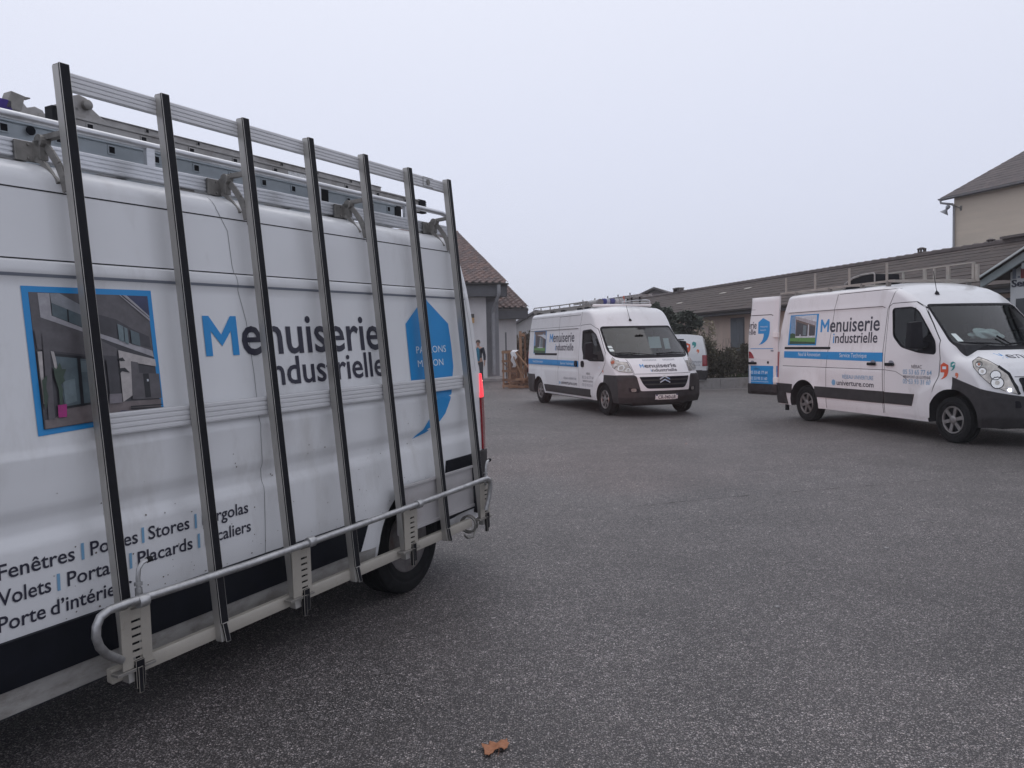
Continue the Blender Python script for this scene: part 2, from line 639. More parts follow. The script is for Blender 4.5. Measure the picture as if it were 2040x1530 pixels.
# ================================================================ ground
def asphalt():
    m = D.materials.new('asphalt')
    m.use_nodes = True
    nt = m.node_tree
    N, L = nt.nodes, nt.links
    b = N['Principled BSDF']
    b.inputs['Roughness'].default_value = 0.58
    b.inputs['Specular IOR Level'].default_value = 0.5
    tc = N.new('ShaderNodeTexCoord')
    def noise(sc, det, rough=0.6):
        n = N.new('ShaderNodeTexNoise')
        n.inputs['Scale'].default_value = sc
        n.inputs['Detail'].default_value = det
        n.inputs['Roughness'].default_value = rough
        L.new(tc.outputs['Object'], n.inputs['Vector'])
        return n
    def ramp(src, pts):
        r = N.new('ShaderNodeValToRGB')
        while len(r.color_ramp.elements) < len(pts):
            r.color_ramp.elements.new(0.5)
        for e, (p, c) in zip(r.color_ramp.elements, pts):
            e.position = p
            e.color = (c, c, c, 1) if not isinstance(c, tuple) else (*c, 1)
        L.new(src, r.inputs[0])
        return r
    # distorted coordinates so that the chippings are irregular
    nd = noise(60, 2)
    mx = N.new('ShaderNodeMixRGB')
    mx.inputs[0].default_value = 0.008
    L.new(tc.outputs['Object'], mx.inputs[1])
    L.new(nd.outputs['Color'], mx.inputs[2])
    def chips(scale, lo, hi, darkest, palette, power):
        v = N.new('ShaderNodeTexVoronoi')
        v.inputs['Scale'].default_value = scale
        L.new(mx.outputs[0], v.inputs['Vector'])
        st = ramp(v.outputs['Distance'], [(lo, 1.0), (hi, 0.0)])
        sp = N.new('ShaderNodeSeparateColor')
        L.new(v.outputs['Color'], sp.inputs[0])
        pw = N.new('ShaderNodeMath')
        pw.operation = 'POWER'
        L.new(sp.outputs[0], pw.inputs[0])
        pw.inputs[1].default_value = power
        mm = N.new('ShaderNodeMath')
        mm.operation = 'MULTIPLY'
        L.new(st.outputs[0], mm.inputs[0])
        L.new(pw.outputs[0], mm.inputs[1])
        hue = ramp(sp.outputs[1], palette)
        return mm, hue, st
    PAL = [(0.0, (0.68, 0.605, 0.59)), (0.4, (0.48, 0.445, 0.44)), (0.8, (0.72, 0.62, 0.58)), (1.0, (0.36, 0.35, 0.355))]
    ca, ha, stone = chips(105, 0.30, 0.52, 0, PAL, 2.2)
    cb, hb, _s = chips(215, 0.25, 0.50, 0, PAL, 1.7)
    base = N.new('ShaderNodeMixRGB')
    base.inputs[1].default_value = (0.025, 0.0215, 0.022, 1)
    L.new(cb.outputs[0], base.inputs[0])
    L.new(hb.outputs[0], base.inputs[2])
    m1 = N.new('ShaderNodeMixRGB')
    L.new(ca.outputs[0], m1.inputs[0])
    L.new(base.outputs[0], m1.inputs[1])
    L.new(ha.outputs[0], m1.inputs[2])
    # clusters of paler and darker chippings, so the grain carries into the distance
    v3 = N.new('ShaderNodeTexVoronoi')
    v3.inputs['Scale'].default_value = 46
    L.new(mx.outputs[0], v3.inputs['Vector'])
    s3 = N.new('ShaderNodeSeparateColor')
    L.new(v3.outputs['Color'], s3.inputs[0])
    k3 = ramp(s3.outputs[0], [(0.0, 0.74), (0.7, 1.0), (1.0, 1.45)])
    mk = N.new('ShaderNodeMixRGB')
    mk.blend_type = 'MULTIPLY'
    mk.inputs[0].default_value = 1.0
    L.new(m1.outputs[0], mk.inputs[1])
    L.new(k3.outputs[0], mk.inputs[2])
    m1 = mk
    # wear: large patches, worn lanes, brown dust
    n1 = noise(0.35, 5)
    w1 = ramp(n1.outputs[0], [(0.30, 0.60), (0.70, 1.08)])
    m2 = N.new('ShaderNodeMixRGB')
    m2.blend_type = 'MULTIPLY'
    m2.inputs[0].default_value = 1.0
    L.new(m1.outputs[0], m2.inputs[1])
    L.new(w1.outputs[0], m2.inputs[2])
    n2 = noise(1.7, 8, 0.7)
    w2 = ramp(n2.outputs[0], [(0.35, 0.80), (0.65, 1.12)])
    m3 = N.new('ShaderNodeMixRGB')
    m3.blend_type = 'MULTIPLY'
    m3.inputs[0].default_value = 1.0
    L.new(m2.outputs[0], m3.inputs[1])
    L.new(w2.outputs[0], m3.inputs[2])
    n3 = noise(5.5, 9, 0.75)
    w3 = ramp(n3.outputs[0], [(0.66, 0.0), (0.80, 0.55)])
    m4 = N.new('ShaderNodeMixRGB')
    L.new(w3.outputs[0], m4.inputs[0])
    L.new(m3.outputs[0], m4.inputs[1])
    m4.inputs[2].default_value = (0.035, 0.033, 0.034, 1)
    # grey dust: worn binder shows paler
    m5 = N.new('ShaderNodeMixRGB')
    n5 = noise(0.9, 4)
    w5 = ramp(n5.outputs[0], [(0.4, 0.0), (0.75, 0.16)])
    L.new(w5.outputs[0], m5.inputs[0])
    L.new(m4.outputs[0], m5.inputs[1])
    m5.inputs[2].default_value = (0.145, 0.127, 0.122, 1)
    L.new(m5.outputs[0], b.inputs['Base Color'])
    bp = N.new('ShaderNodeBump')
    bp.inputs['Strength'].default_value = 0.55
    bp.inputs['Distance'].default_value = 0.006
    L.new(stone.outputs[0], bp.inputs['Height'])
    L.new(bp.outputs[0], b.inputs['Normal'])
    return m


M['asphalt'] = asphalt()
mb = MB()
mb.add([(-300, -60, 0), (300, -60, 0), (300, 420, 0), (-300, 420, 0)], [(0, 1, 2, 3)])
structure(mb.build('ground', M['asphalt']))

# a long crack across the yard
rn = random.Random(11)
pts = []
x0, y0, x1, y1 = 1.2, 7.55, 9.5, 10.15
for k in range(90):
    t = k / 89
    pts.append((x0 + (x1 - x0) * t + rn.uniform(-0.012, 0.012), y0 + (y1 - y0) * t + 0.03 * math.sin(t * 13) + rn.uniform(-0.014, 0.014)))
v, f = [], []
for i, (p, q) in enumerate(zip(pts, pts[1:])):
    if rn.random() < 0.35:
        continue
    w = rn.uniform(0.002, 0.006)
    n = len(v)
    v += [(p[0], p[1] - w, 0.003), (q[0], q[1] - w, 0.003), (q[0], q[1] + w, 0.003), (p[0], p[1] + w, 0.003)]
    f.append((n, n + 1, n + 2, n + 3))
mb = MB()
mb.add(v, f)
structure(mb.build('ground_crack', mat('crack_dark', (0.018, 0.017, 0.018), rough=0.95)))

# ================================================================ buildings
M['render_white'] = mat('white_render', (0.62, 0.60, 0.60), rough=0.9, var=0.08, vscale=1.2, bump=0.15, bscale=60, dirt=(0.42, 0.40, 0.39), dscale=1.1, dcut=(0.55, 0.85), stretch=(1, 1, 0.4))
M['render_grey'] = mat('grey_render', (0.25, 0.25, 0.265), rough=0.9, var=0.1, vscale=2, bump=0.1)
M['fascia'] = mat('grey_fascia', (0.10, 0.10, 0.108), rough=0.8, var=0.15, vscale=3)
M['gutter'] = mat('dark_gutter', (0.075, 0.068, 0.066), rough=0.5, var=0.2)
M['pipe'] = mat('grey_drainpipe', (0.30, 0.30, 0.315), rough=0.5, var=0.12, vscale=6)
M['concrete'] = mat('concrete', (0.30, 0.29, 0.285), rough=0.9, var=0.15, vscale=3, bump=0.3, bscale=40, dirt=(0.16, 0.15, 0.14), dscale=2.5, dcut=(0.5, 0.8))
TILE_M = [mat('roman_tile_a', (0.165, 0.115, 0.105), rough=0.85, var=0.25, vscale=7, bump=0.2, bscale=40, dirt=(0.10, 0.085, 0.08), dscale=6, dcut=(0.5, 0.8)),
          mat('roman_tile_b', (0.200, 0.132, 0.115), rough=0.85, var=0.25, vscale=7, bump=0.2, bscale=40, dirt=(0.13, 0.10, 0.09), dscale=6, dcut=(0.5, 0.8)),
          mat('roman_tile_c', (0.135, 0.102, 0.098), rough=0.85, var=0.25, vscale=7, bump=0.2, bscale=40, dirt=(0.10, 0.09, 0.085), dscale=6, dcut=(0.5, 0.8))]


def tile_mesh(w, l, m):
    """one roman tile: a flat pan and a raised roll, a little thicker at its lower edge; u across, v up the slope, n out"""
    prof = []
    for k in range(4):
        prof.append((w * 0.5 * k / 3, 0.012 * (abs(k - 1.5) / 1.5)))
    for k in range(1, 8):
        t = math.pi * k / 8
        prof.append((w * 0.5 + w * 0.56 * k / 8, 0.012 + 0.075 * math.sin(t)))
    v, f = [], []
    n = len(prof)
    for vv, dz in ((0.0, 0.03), (l, 0.0)):
        for u, z in prof:
            v.append((u, vv, z + dz))
    for u, z in prof:
        v.append((u, 0.0, z + 0.006))
    for k in range(n - 1):
        f.append((k, k + 1, n + k + 1, n + k))
        f.append((2 * n + k, 2 * n + k + 1, k + 1, k))
    me = D.meshes.new('roof_tile')
    me.from_pydata(v, [], f)
    me.materials.append(m)
    me.shade_smooth()
    me.set_sharp_from_angle(angle=rad(40))
    return me


TW, TL = 0.30, 0.345
TILES = [tile_mesh(TW, TL + 0.07, m) for m in TILE_M]
TILE_COUNT = [0]


def tiled_plane(parent, mx, ncol, nrow, keep, rn):
    """tiles one by one on a roof plane given by its frame matrix (x across, y up the slope, z out)"""
    rest = MB()
    for r in range(nrow):
        for c in range(ncol):
            loc = mx @ Matrix.Translation((c * TW + rn.uniform(-0.006, 0.006), r * TL, rn.uniform(0, 0.008))) @ Matrix.Rotation(rn.uniform(-0.012, 0.012), 4, 'Z')
            me = rn.choices(TILES, (5, 3, 3))[0]
            if keep(c, r):
                o = D.objects.new('roof_tile', me)
                link(o, parent)
                o.matrix_local = loc
                TILE_COUNT[0] += 1
            else:
                rest.cur = TILES.index(me)
                rest.add([loc @ v.co for v in me.vertices], [tuple(p.vertices) for p in me.polygons])
    if rest.v:
        o = rest.build('roof_tiling', TILE_M, parent, smooth=40)
        o['kind'] = 'stuff'


# ---- the tiled white building behind the near van
g = rad(18)
ex, ey = Vector((math.cos(g), math.sin(g), 0)), Vector((-math.sin(g), math.cos(g), 0))
BL = frame_matrix((-0.11, 34.5, 0), ex, ey, (0, 0, 1))      # local x along the eaves (0 at the right verge), y away from us
bl = thing('tiled_building', 'tall white building with brown tiled roof and grey drainpipe behind the near van', 'building', BL)
rn = random.Random(3)
p1 = rad(21.5)
c1, s1 = math.cos(p1), math.sin(p1)
EZ = 4.25
R1 = frame_matrix((-12.0, -0.05, EZ), (1, 0, 0), (0, c1, s1), (0, -s1, c1))
ncol, nrow = 40, 27
tiled_plane(bl, R1, ncol, nrow, lambda c, r: (c >= 30 and r < 23) , rn)
LR = nrow * TL
ridge = (LR * c1, EZ + LR * s1)
mb = MB()
mb.prism([(-12.2, 0.0, EZ - 0.03), (-12.2, ridge[0], ridge[1] - 0.03), (-12.2, 2 * ridge[0], EZ - 0.03), (-12.2, 2 * ridge[0], EZ - 0.12), (-12.2, ridge[0], ridge[1] - 0.14), (-12.2, 0.0, EZ - 0.12)], (12.2, 0, 0))
mb.build('roof', M['gutter'], bl)
for k in range(30):
    mb = MB()
    mb.lathe([(0.13, 0), (0.11, 0.43)], (-12.0 + 0.4 * k, ridge[0], ridge[1] + 0.0), (1, 0, 0), 10)
    mb.build('ridge_tile', TILE_M[k % 3], bl, smooth=40)
mb = MB()
mb.box(-12.1, -0.02, 0.02, 0.10, EZ - 0.56, EZ - 0.06)
mb.box(-12.1, -0.02, 0.10, 0.95, EZ - 0.56, EZ - 0.50)
mb.box(-0.10, -0.02, 0.02, 6.5, EZ - 0.56, EZ - 0.10)
mb.build('fascia_board', M['fascia'], bl)
mb = MB()
prof = [(0.07 * math.cos(t), 0.07 * math.sin(t)) for t in [math.pi + math.pi * k / 8 for k in range(9)]]
prof += [(p[0] * 0.88, p[1] * 0.88) for p in reversed(prof)]
mb.prism([(-12.1, -0.07 + a, EZ + 0.01 + b) for a, b in prof], (12.12, 0, 0))
mb.build('gutter', M['gutter'], bl, smooth=40)
mb = MB()
mb.box(-12.0, -0.82, 0.62, 0.90, 0.0, EZ - 0.50)
mb.build('wall', M['render_white'], bl)
mb = MB()
mb.box(-0.82, -0.10, 1.10, 1.35, 0.0, EZ - 0.50)
mb.box(-0.85, -0.72, 0.90, 1.30, 0.0, EZ - 0.50)
mb.build('side_wall', M['render_grey'], bl)
mb = MB()
mb.prism([(-0.35, 1.35, 0), (-0.35, 2 * ridge[0] - 0.6, 0), (-0.35, 2 * ridge[0] - 0.6, EZ), (-0.35, ridge[0], ridge[1] - 0.2), (-0.35, 1.35, EZ + 0.3)], (0.2, 0, 0))
mb.build('gable_wall', M['render_white'], bl)
mb = MB()
mb.tube([(-0.42, -0.06, EZ - 0.06), (-0.42, -0.06, EZ - 0.32), (-0.42, -0.02, EZ - 0.46), (-0.43, 0.45, EZ - 0.90), (-0.44, 0.82, EZ - 1.16), (-0.44, 0.86, EZ - 1.30), (-0.44, 0.86, 0.25)], 0.085, 12)
mb.build('drainpipe', M['pipe'], bl, smooth=50)
for z in (2.6, 1.3):
    mb = MB()
    mb.lathe([(0.10, 0), (0.10, 0.05)], (-0.44, 0.86, z), (0, 0, 1), 12)
    mb.box(-0.47, -0.41, 0.86, 1.12, z, z + 0.05)
    mb.build('pipe_clip', M['pipe'], bl, smooth=40)
mb = MB()
mb.box(-1.55, 0.1, -0.30, 0.62, 0.0, 0.12)
mb.box(-0.80, -0.1, 0.62, 1.10, 0.0, 0.16)
mb.build('step', M['concrete'], bl, bevel=0.01)
mb = MB()
mb.box(-1.62, -1.42, 0.44, 0.62, 2.55, 2.95)
mb.build('wall_lamp', mat('amber_box', (0.50, 0.30, 0.13), rough=0.5), bl, bevel=0.01)
mb = MB()
mb.box(-1.62, -1.42, 0.435, 0.62, 2.78, 2.95)
mb.build('wall_lamp_cap', M['gutter'], bl, bevel=0.01)

# ---- the lower volume beside it
b2 = thing('low_building', 'lower white building with roman tile roof standing beside the taller tiled one', 'building', frame_matrix((0.86, 37.6, 0), ex, ey, (0, 0, 1)))
E2 = 3.30
R2 = frame_matrix((-3.0, -0.05, E2), (1, 0, 0), (0, c1, s1), (0, -s1, c1))
tiled_plane(b2, R2, 10, 13, lambda c, r: c >= 4, rn)
L2 = 13 * TL
mb = MB()
mb.prism([(-3.2, 0.0, E2 - 0.03), (-3.2, L2 * c1, E2 + L2 * s1 - 0.03), (-3.2, 2 * L2 * c1, E2 - 0.03), (-3.2, 2 * L2 * c1, E2 - 0.13), (-3.2, L2 * c1, E2 + L2 * s1 - 0.13), (-3.2, 0.0, E2 - 0.13)], (3.2, 0, 0))
mb.build('roof', M['gutter'], b2)
mb = MB()
mb.box(-3.2, -0.02, 0.02, 0.10, E2 - 0.50, E2 - 0.05)
mb.box(-3.2, -0.02, 0.10, 0.6, E2 - 0.50, E2 - 0.45)
mb.box(-0.10, -0.02, 0.02, 4.0, E2 - 0.50, E2 - 0.10)
mb.build('fascia_board', M['fascia'], b2)
mb = MB()
mb.box(-3.2, -0.46, 0.50, 0.75, 0.0, E2 - 0.45)
mb.build('wall', M['render_white'], b2)
mb = MB()
mb.prism([(-0.66, 0.75, 0), (-0.66, 2 * L2 * c1 - 0.5, 0), (-0.66, 2 * L2 * c1 - 0.5, E2), (-0.66, L2 * c1, E2 + L2 * s1 - 0.15), (-0.66, 0.75, E2 + 0.2)], (0.2, 0, 0))
mb.build('gable_wall', M['render_white'], b2)

# ---- the long low house along the right side
az = rad(-13.5)
lx = Vector((-math.sin(az), -math.cos(az), 0))               # towards us along the facade
ly = Vector((math.cos(az), -math.sin(az), 0))                # away behind the facade
ly = Vector((0.972, 0.2335, 0))
lx = Vector((0.2335, -0.972, 0))
LH = frame_matrix((8.55, 28.1, 0), lx, ly, (0, 0, 1))         # local y = 0 at the eaves line
lh = thing('long_house', 'long low cream house with shallow dark tiled roof and grey shutters', 'house', LH)
M['cream_wall'] = mat('cream_render', (0.62, 0.49, 0.42), rough=0.9, var=0.08, vscale=1.5, bump=0.12, bscale=50, dirt=(0.50, 0.41, 0.35), dscale=0.8, dcut=(0.5, 0.85), stretch=(1, 1, 0.4))


def roof_mat(name, col, cols, rows):
    """far roof: courses and tile joints in the relief and colour"""
    m = mat(name, col, rough=0.9, var=0.22, vscale=1.6, dirt=(col[0] * 1.45, col[1] * 1.4, col[2] * 1.35), dscale=2.2, dcut=(0.55, 0.8))
    nt = m.node_tree
    N, L = nt.nodes, nt.links
    b = N['Principled BSDF']
    uv = N.new('ShaderNodeUVMap')
    br = N.new('ShaderNodeTexBrick')
    br.inputs['Scale'].default_value = 1.0
    br.inputs['Brick Width'].default_value = cols
    br.inputs['Row Height'].default_value = rows
    br.inputs['Mortar Size'].default_value = 0.022
    br.inputs['Mortar Smooth'].default_value = 0.6
    br.inputs['Color1'].default_value = (0.80, 0.80, 0.80, 1)
    br.inputs['Color2'].default_value = (1.2, 1.15, 1.1, 1)
    br.inputs['Mortar'].default_value = (0.68, 0.67, 0.68, 1)
    L.new(uv.outputs[0], br.inputs['Vector'])
    src = b.inputs['Base Color'].links[0].from_socket
    mx = N.new('ShaderNodeMixRGB')
    mx.blend_type = 'MULTIPLY'
    mx.inputs[0].default_value = 0.85
    L.new(src, mx.inputs[1])
    L.new(br.outputs['Color'], mx.inputs[2])
    L.new(mx.outputs[0], b.inputs['Base Color'])
    return m


def roof_sheet(name, p00, u, v, nu, nv, m, parent, amp=0.011, course=0.36):
    """a roof slope built as stepped courses so that its tiles cast real lines; u along the eaves, v up the slope"""
    u, v, p00 = Vector(u), Vector(v), Vector(p00)
    lu, lv = u.length, v.length
    n = u.cross(v).normalized()
    if n.z < 0:
        n = -n
    R = max(1, int(lv / course))
    V, F, UV = [], [], []
    cu = max(1, int(lu / 2.0))
    rn = random.Random(5)
    for r in range(R):
        a, b = r / R, (r + 1) / R
        for c in range(cu):
            q0, q1 = c / cu, (c + 1) / cu
            j0, j1 = rn.uniform(-0.006, 0.006), rn.uniform(-0.006, 0.006)
            k = len(V)
            pts = [(q0, a, amp + j0), (q1, a, amp + j1), (q1, b, 0), (q0, b, 0), (q0, a, -0.005), (q1, a, -0.005)]
            for s, t, h in pts:
                V.append(p00 + u * s + v * t + n * h)
                UV.append((s * lu, t * lv))
            F += [(k, k + 1, k + 2, k + 3), (k + 4, k + 5, k + 1, k)]
    me = D.meshes.new(name)
    me.from_pydata(V, [], F)
    me.materials.append(m)
    ul = me.uv_layers.new(name='UVMap')
    for l in me.loops:
        ul.data[l.index].uv = UV[l.vertex_index]
    return link(D.objects.new(name, me), parent)


M['far_roof'] = roof_mat('grey_brown_roof_tiles', (0.064, 0.049, 0.044), 0.27, 0.36)
X0, X1 = -21.0, 21.0
EH, RH, RW = 2.70, 4.16, 4.0
roof_sheet('roof', (X0, -0.05, EH), (X1 - X0, 0, 0), (0, RW + 0.05, RH - EH), 1, 1, M['far_roof'], lh)
roof_sheet('roof', (X0, 2 * RW + 0.05, EH), (X1 - X0, 0, 0), (0, -RW - 0.05, RH - EH), 1, 1, M['far_roof'], lh)
mb = MB()
mb.box(X0, X1, 0.0, 0.04, EH - 0.17, EH - 0.02)
mb.box(X0, X1, 0.04, 0.65, EH - 0.17, EH - 0.14)
mb.build('fascia_board', M['fascia'], lh)
mb = MB()
mb.prism([(X0, -0.06 + a, EH - 0.01 + b) for a, b in prof], (X1 - X0, 0, 0))
mb.build('gutter', M['gutter'], lh, smooth=40)
mb = MB()
mb.box(X0 + 0.4, X1 - 0.4, 0.62, 0.90, 0.0, EH - 0.14)
mb.box(X0 + 0.4, X0 + 0.7, 0.90, 2 * RW - 0.4, 0.0, EH - 0.1)
mb.prism([(X0 + 0.4, 0.62, EH - 0.14), (X0 + 0.4, 2 * RW - 0.6, EH - 0.14), (X0 + 0.4, RW, RH - 0.12)], (0.3, 0, 0))
mb.build('wall', M['cream_wall'], lh)
for k in range(105):                     # ridge tiles, one by one
    x = X0 + 0.4 * k
    mb = MB()
    mb.lathe([(0.135, 0), (0.10, 0.42)], (x, RW, RH - 0.005), (1, 0, 0.004), 8)
    mb.build('ridge_tile', M['far_ridge'] if 'far_ridge' in M else M.setdefault('far_ridge', mat('ridge_tile_grey', (0.085, 0.07, 0.068), rough=0.9, var=0.3, vscale=4)), lh, smooth=40)
M['shutter'] = mat('grey_blue_shutter', (0.16, 0.18, 0.20), rough=0.7, var=0.1, vscale=3)
M['sill'] = mat('pale_sill', (0.42, 0.39, 0.35), rough=0.8, var=0.1)
for x in (-10.0, -1.9, 2.55, 6.6, 10.6):
    mb = MB()
    mb.box(x - 0.48, x + 0.48, 0.585, 0.625, 0.98, 2.42)
    w = mb.build('window', M['shutter'], lh)
    for q in (-0.47, 0.01):
        mb = MB()
        for k in range(4):
            mb.box(x + q + 0.005 + 0.115 * k, x + q + 0.115 * (k + 1), 0.562, 0.587, 1.0, 2.40)
        mb.build('shutter', M['shutter'], w, bevel=0.004)
    mb = MB()
    mb.box(x - 0.60, x + 0.60, 0.50, 0.63, 0.89, 0.975)
    mb.build('sill', M['sill'], w, bevel=0.006)
# drain pipe and meter boxes near the open van door
mb = MB()
mb.tube([(4.35, -0.04, EH - 0.1), (4.35, 0.05, EH - 0.3), (4.35, 0.52, EH - 0.55), (4.35, 0.56, EH - 0.75), (4.35, 0.56, 0.1)], 0.05, 10)
mb.build('drainpipe', M['pipe'], lh, smooth=50)
# chimney pots and vents on the roof
def pot(x, y, z, r, h, nm='chimney_pot'):
    mb = MB()
    mb.lathe([(r * 1.15, 0), (r, h * 0.55), (r * 0.85, h * 0.6), (r * 0.85, h * 0.65)], (x, y, z), (0, 0, 1), 14)
    for k in range(7):
        t = 2 * math.pi * k / 7
        mb.box(x + r * 0.8 * math.cos(t) - 0.02, x + r * 0.8 * math.cos(t) + 0.02, y + r * 0.8 * math.sin(t) - 0.02, y + r * 0.8 * math.sin(t) + 0.02, z + h * 0.62, z + h * 0.86)
    mb.lathe([(r * 1.05, h * 0.85), (r * 1.1, h * 0.9), (r * 0.4, h)], (x, y, z), (0, 0, 1), 14)
    return mb.build(nm, M['pot'], lh, smooth=40)
M['pot'] = mat('terracotta_grey_pot', (0.11, 0.095, 0.09), rough=0.85, var=0.2)
pot(3.65, 4.05, 4.02, 0.13, 0.42)
pot(6.35, 4.05, 4.02, 0.11, 0.34)
mb = MB()
for dx in (-0.28, 0.28):
    mb.box(-14.1 + dx - 0.07, -14.1 + dx + 0.07, 3.85, 4.15, RH - 0.25, RH + 0.24)
mb.box(-14.45, -13.75, 3.82, 4.18, RH + 0.24, RH + 0.29)
mb.box(-14.42, -13.78, 3.85, 4.15, RH - 0.3, RH + 0.08)
mb.build('chimney', M['pot'], lh)
mb = MB()
mb.box(6.9, 8.2, 3.8, 4.2, RH + 0.10, RH + 0.17)
mb.box(6.9, 8.2, 3.9, 4.1, RH - 0.1, RH + 0.12)
mb.build('ridge_vent', M['pot'], lh)
for x, t in ((-9.5, 0.42), (-6.8, 0.62), (-5.1, 0.68)):   # pale roof slates that slipped
    y, z = RW * t, EH + (RH - EH) * t
    mb = MB()
    mb.hexa([(x, y, z + 0.03), (x + 0.5, y, z + 0.03), (x + 0.5, y + 0.12, z + 0.075), (x, y + 0.12, z + 0.075), (x, y, z + 0.05), (x + 0.5, y, z + 0.05), (x + 0.5, y + 0.12, z + 0.095), (x, y + 0.12, z + 0.095)])
    mb.build('snow_guard', M['sill'], lh)

# ---- white gabled wing with lettering
gw = thing('gabled_wing', 'pale gabled shop front with dark lettering at the right edge', 'building', frame_matrix((7.09, 27.75, 0), lx, ly, (0, 0, 1)))
M['wing'] = mat('pale_green_white_render', (0.52, 0.53, 0.53), rough=0.85, var=0.08, vscale=2, dirt=(0.42, 0.44, 0.44), dscale=1.5, dcut=(0.5, 0.85))
M['barge'] = mat('green_grey_board', (0.21, 0.24, 0.24), rough=0.7, var=0.12, vscale=3)
xa, xm, xb = 11.66, 15.6, 19.5
za = 2.72
zm = za + (xm - xa) * 0.45
mb = MB()
mb.prism([(xa + 0.45, 0.30, 0), (xb - 0.45, 0.30, 0), (xb - 0.45, 0.30, za + 0.12), (xm, 0.30, zm - 0.10), (xa + 0.45, 0.30, za + 0.12)], (0, 0.25, 0))
mb.build('gable_wall', M['wing'], gw)
mb = MB()
mb.box(xa + 0.45, xa + 0.65, 0.55, 3.0, 0, za + 0.1)
mb.build('side_wall', M['wing'], gw)
for s, x in ((1, xa), (-1, xb)):
    mb = MB()
    mb.prism([(x, 0.0, za), (xm, 0.0, zm), (xm, 0.0, zm - 0.17), (x, 0.0, za - 0.16)], (0, 0.045, 0))
    mb.build('barge_board', M['barge'], gw)
    mb = MB()
    mb.prism([(x - s * 0.02, -0.06, za + 0.005), (xm, -0.06, zm + 0.010), (xm, -0.06, zm + 0.045), (x - s * 0.02, -0.06, za + 0.04)], (0, 4.2, 0))
    mb.build('roof', M['far_roof'], gw)
    mb = MB()
    mb.prism([(x - s * 0.02, -0.09, za + 0.012), (xm, -0.09, zm + 0.017), (xm, -0.09, zm + 0.055), (x - s * 0.02, -0.09, za + 0.05)], (0, 0.03, 0))
    mb.build('verge_trim', mat('pale_verge_trim', (0.52, 0.56, 0.55), rough=0.6, var=0.1), gw)
mb = MB()
for x in (xa + 1.0, xa + 2.2):
    z = za + (x - xa) * 0.45
    mb.box(x - 0.05, x + 0.05, 0.04, 0.30, z - 0.30, z - 0.18)
mb.build('rafter_end', M['barge'], gw)
WS_ = Skin([Vector(p) for p in ((0, 0.30, -1), (30, 0.30, -1), (30, 0.30, 9), (0, 0.30, 9))], [(0, 1, 2, 3)])
FW = ((0, -3, 0), (1, 0, 0), (0, 0, 1), (0, 1, 0))
sx0 = 12.155
lay(WS_, FW, text_fill('Sem', sx0, sx0 + 0.44, 2.545, 0.135, bold=0.012), 0.02, 0.018, None, 'lettering', M['ink'], gw, smooth=None)
lay(WS_, FW, text_fill('1', sx0 + 0.02, sx0 + 0.09, 2.71, 0.20, bold=0.01), 0.02, 0.018, None, 'lettering', M['grey_ink'], gw, smooth=None)
lay(WS_, FW, [[(sx0 + 0.16 + 0.022 * math.cos(t), 2.735 + 0.022 * math.sin(t)) for t in [k * math.pi / 6 for k in range(12)]]], 0.02, 0.018, None, 'lettering', M['grey_ink'], gw, smooth=None)
lay(WS_, FW, [[(sx0 + 0.225, 2.70), (sx0 + 0.60, 2.70), (sx0 + 0.60, 2.91), (sx0 + 0.225, 2.91)]], 0.03, 0.028, None, 'red_panel', mat('dark_red_panel', (0.22, 0.05, 0.05), rough=0.6), gw, smooth=None)
mb = MB()
mb.box(12.30, 12.9, 0.24, 0.30, 1.2, 2.30)
mb.build('window', mat('dark_window', (0.05, 0.055, 0.06), rough=0.2), gw)

# ---- the tall cream building behind
fx = Vector((0.3256, -0.9455, 0))
fy = Vector((0.9455, 0.3256, 0))
tb = thing('tall_building', 'tall cream building with wide grey eaves and a corner floodlight', 'building', frame_matrix((22.78, 40.41, 0), fx, fy, (0, 0, 1)))
M['tall_wall'] = mat('pale_cream_render', (0.60, 0.52, 0.425), rough=0.9, var=0.06, vscale=0.8, dirt=(0.52, 0.455, 0.375), dscale=0.35, dcut=(0.45, 0.62), stretch=(0.3, 0.3, 2.2))
M['slate'] = roof_mat('slate_roof', (0.10, 0.083, 0.082), 0.3, 0.3)
mb = MB()
mb.prism([(0, 0, 0), (0, 0, 8.55), (0, 6.6, 11.7), (0, 13.2, 8.55), (0, 13.2, 0)], (26, 0, 0))
mb.build('wall', M['tall_wall'], tb)
rs = 0.47
roof_sheet('roof', (-0.5, -0.4, 8.62), (27.2, 0, 0), (0, 7.0, 7.0 * rs), 1, 1, M['slate'], tb, course=0.5)
roof_sheet('roof', (-0.5, 13.6, 8.62), (27.2, 0, 0), (0, -7.0, 7.0 * rs), 1, 1, M['slate'], tb, course=0.5)
mb = MB()
mb.prism([(-0.49, -0.39, 8.605), (-0.49, 6.6, 8.605 + 6.99 * rs), (-0.49, 13.59, 8.605), (-0.49, 13.59, 8.47), (-0.49, 6.6, 8.47 + 6.99 * rs), (-0.49, -0.39, 8.47)], (27.1, 0, 0))
mb.build('eaves', M['fascia'], tb)
mb = MB()
mb.prism([(-0.52, -0.47 + a, 8.58 + b) for a, b in prof], (27.2, 0, 0))
mb.build('gutter', M['pipe'], tb, smooth=40)
mb = MB()
mb.tube([(-0.42, -0.46, 8.52), (-0.40, -0.44, 8.36), (-0.20, -0.25, 8.30), (0.0, -0.09, 8.25), (0.06, -0.08, 8.12), (0.06, -0.08, 0.1)], 0.055, 8)
mb.build('drainpipe', M['pipe'], tb, smooth=50)
mb = MB()
mb.tube([(0.42, -0.02, 7.98), (0.42, -0.06, 7.98), (0.25, -0.22, 8.12), (0.05, -0.36, 8.22), (0.0, -0.40, 8.18)], 0.028, 6)
mb.box(0.37, 0.47, -0.04, 0.0, 7.86, 8.10)
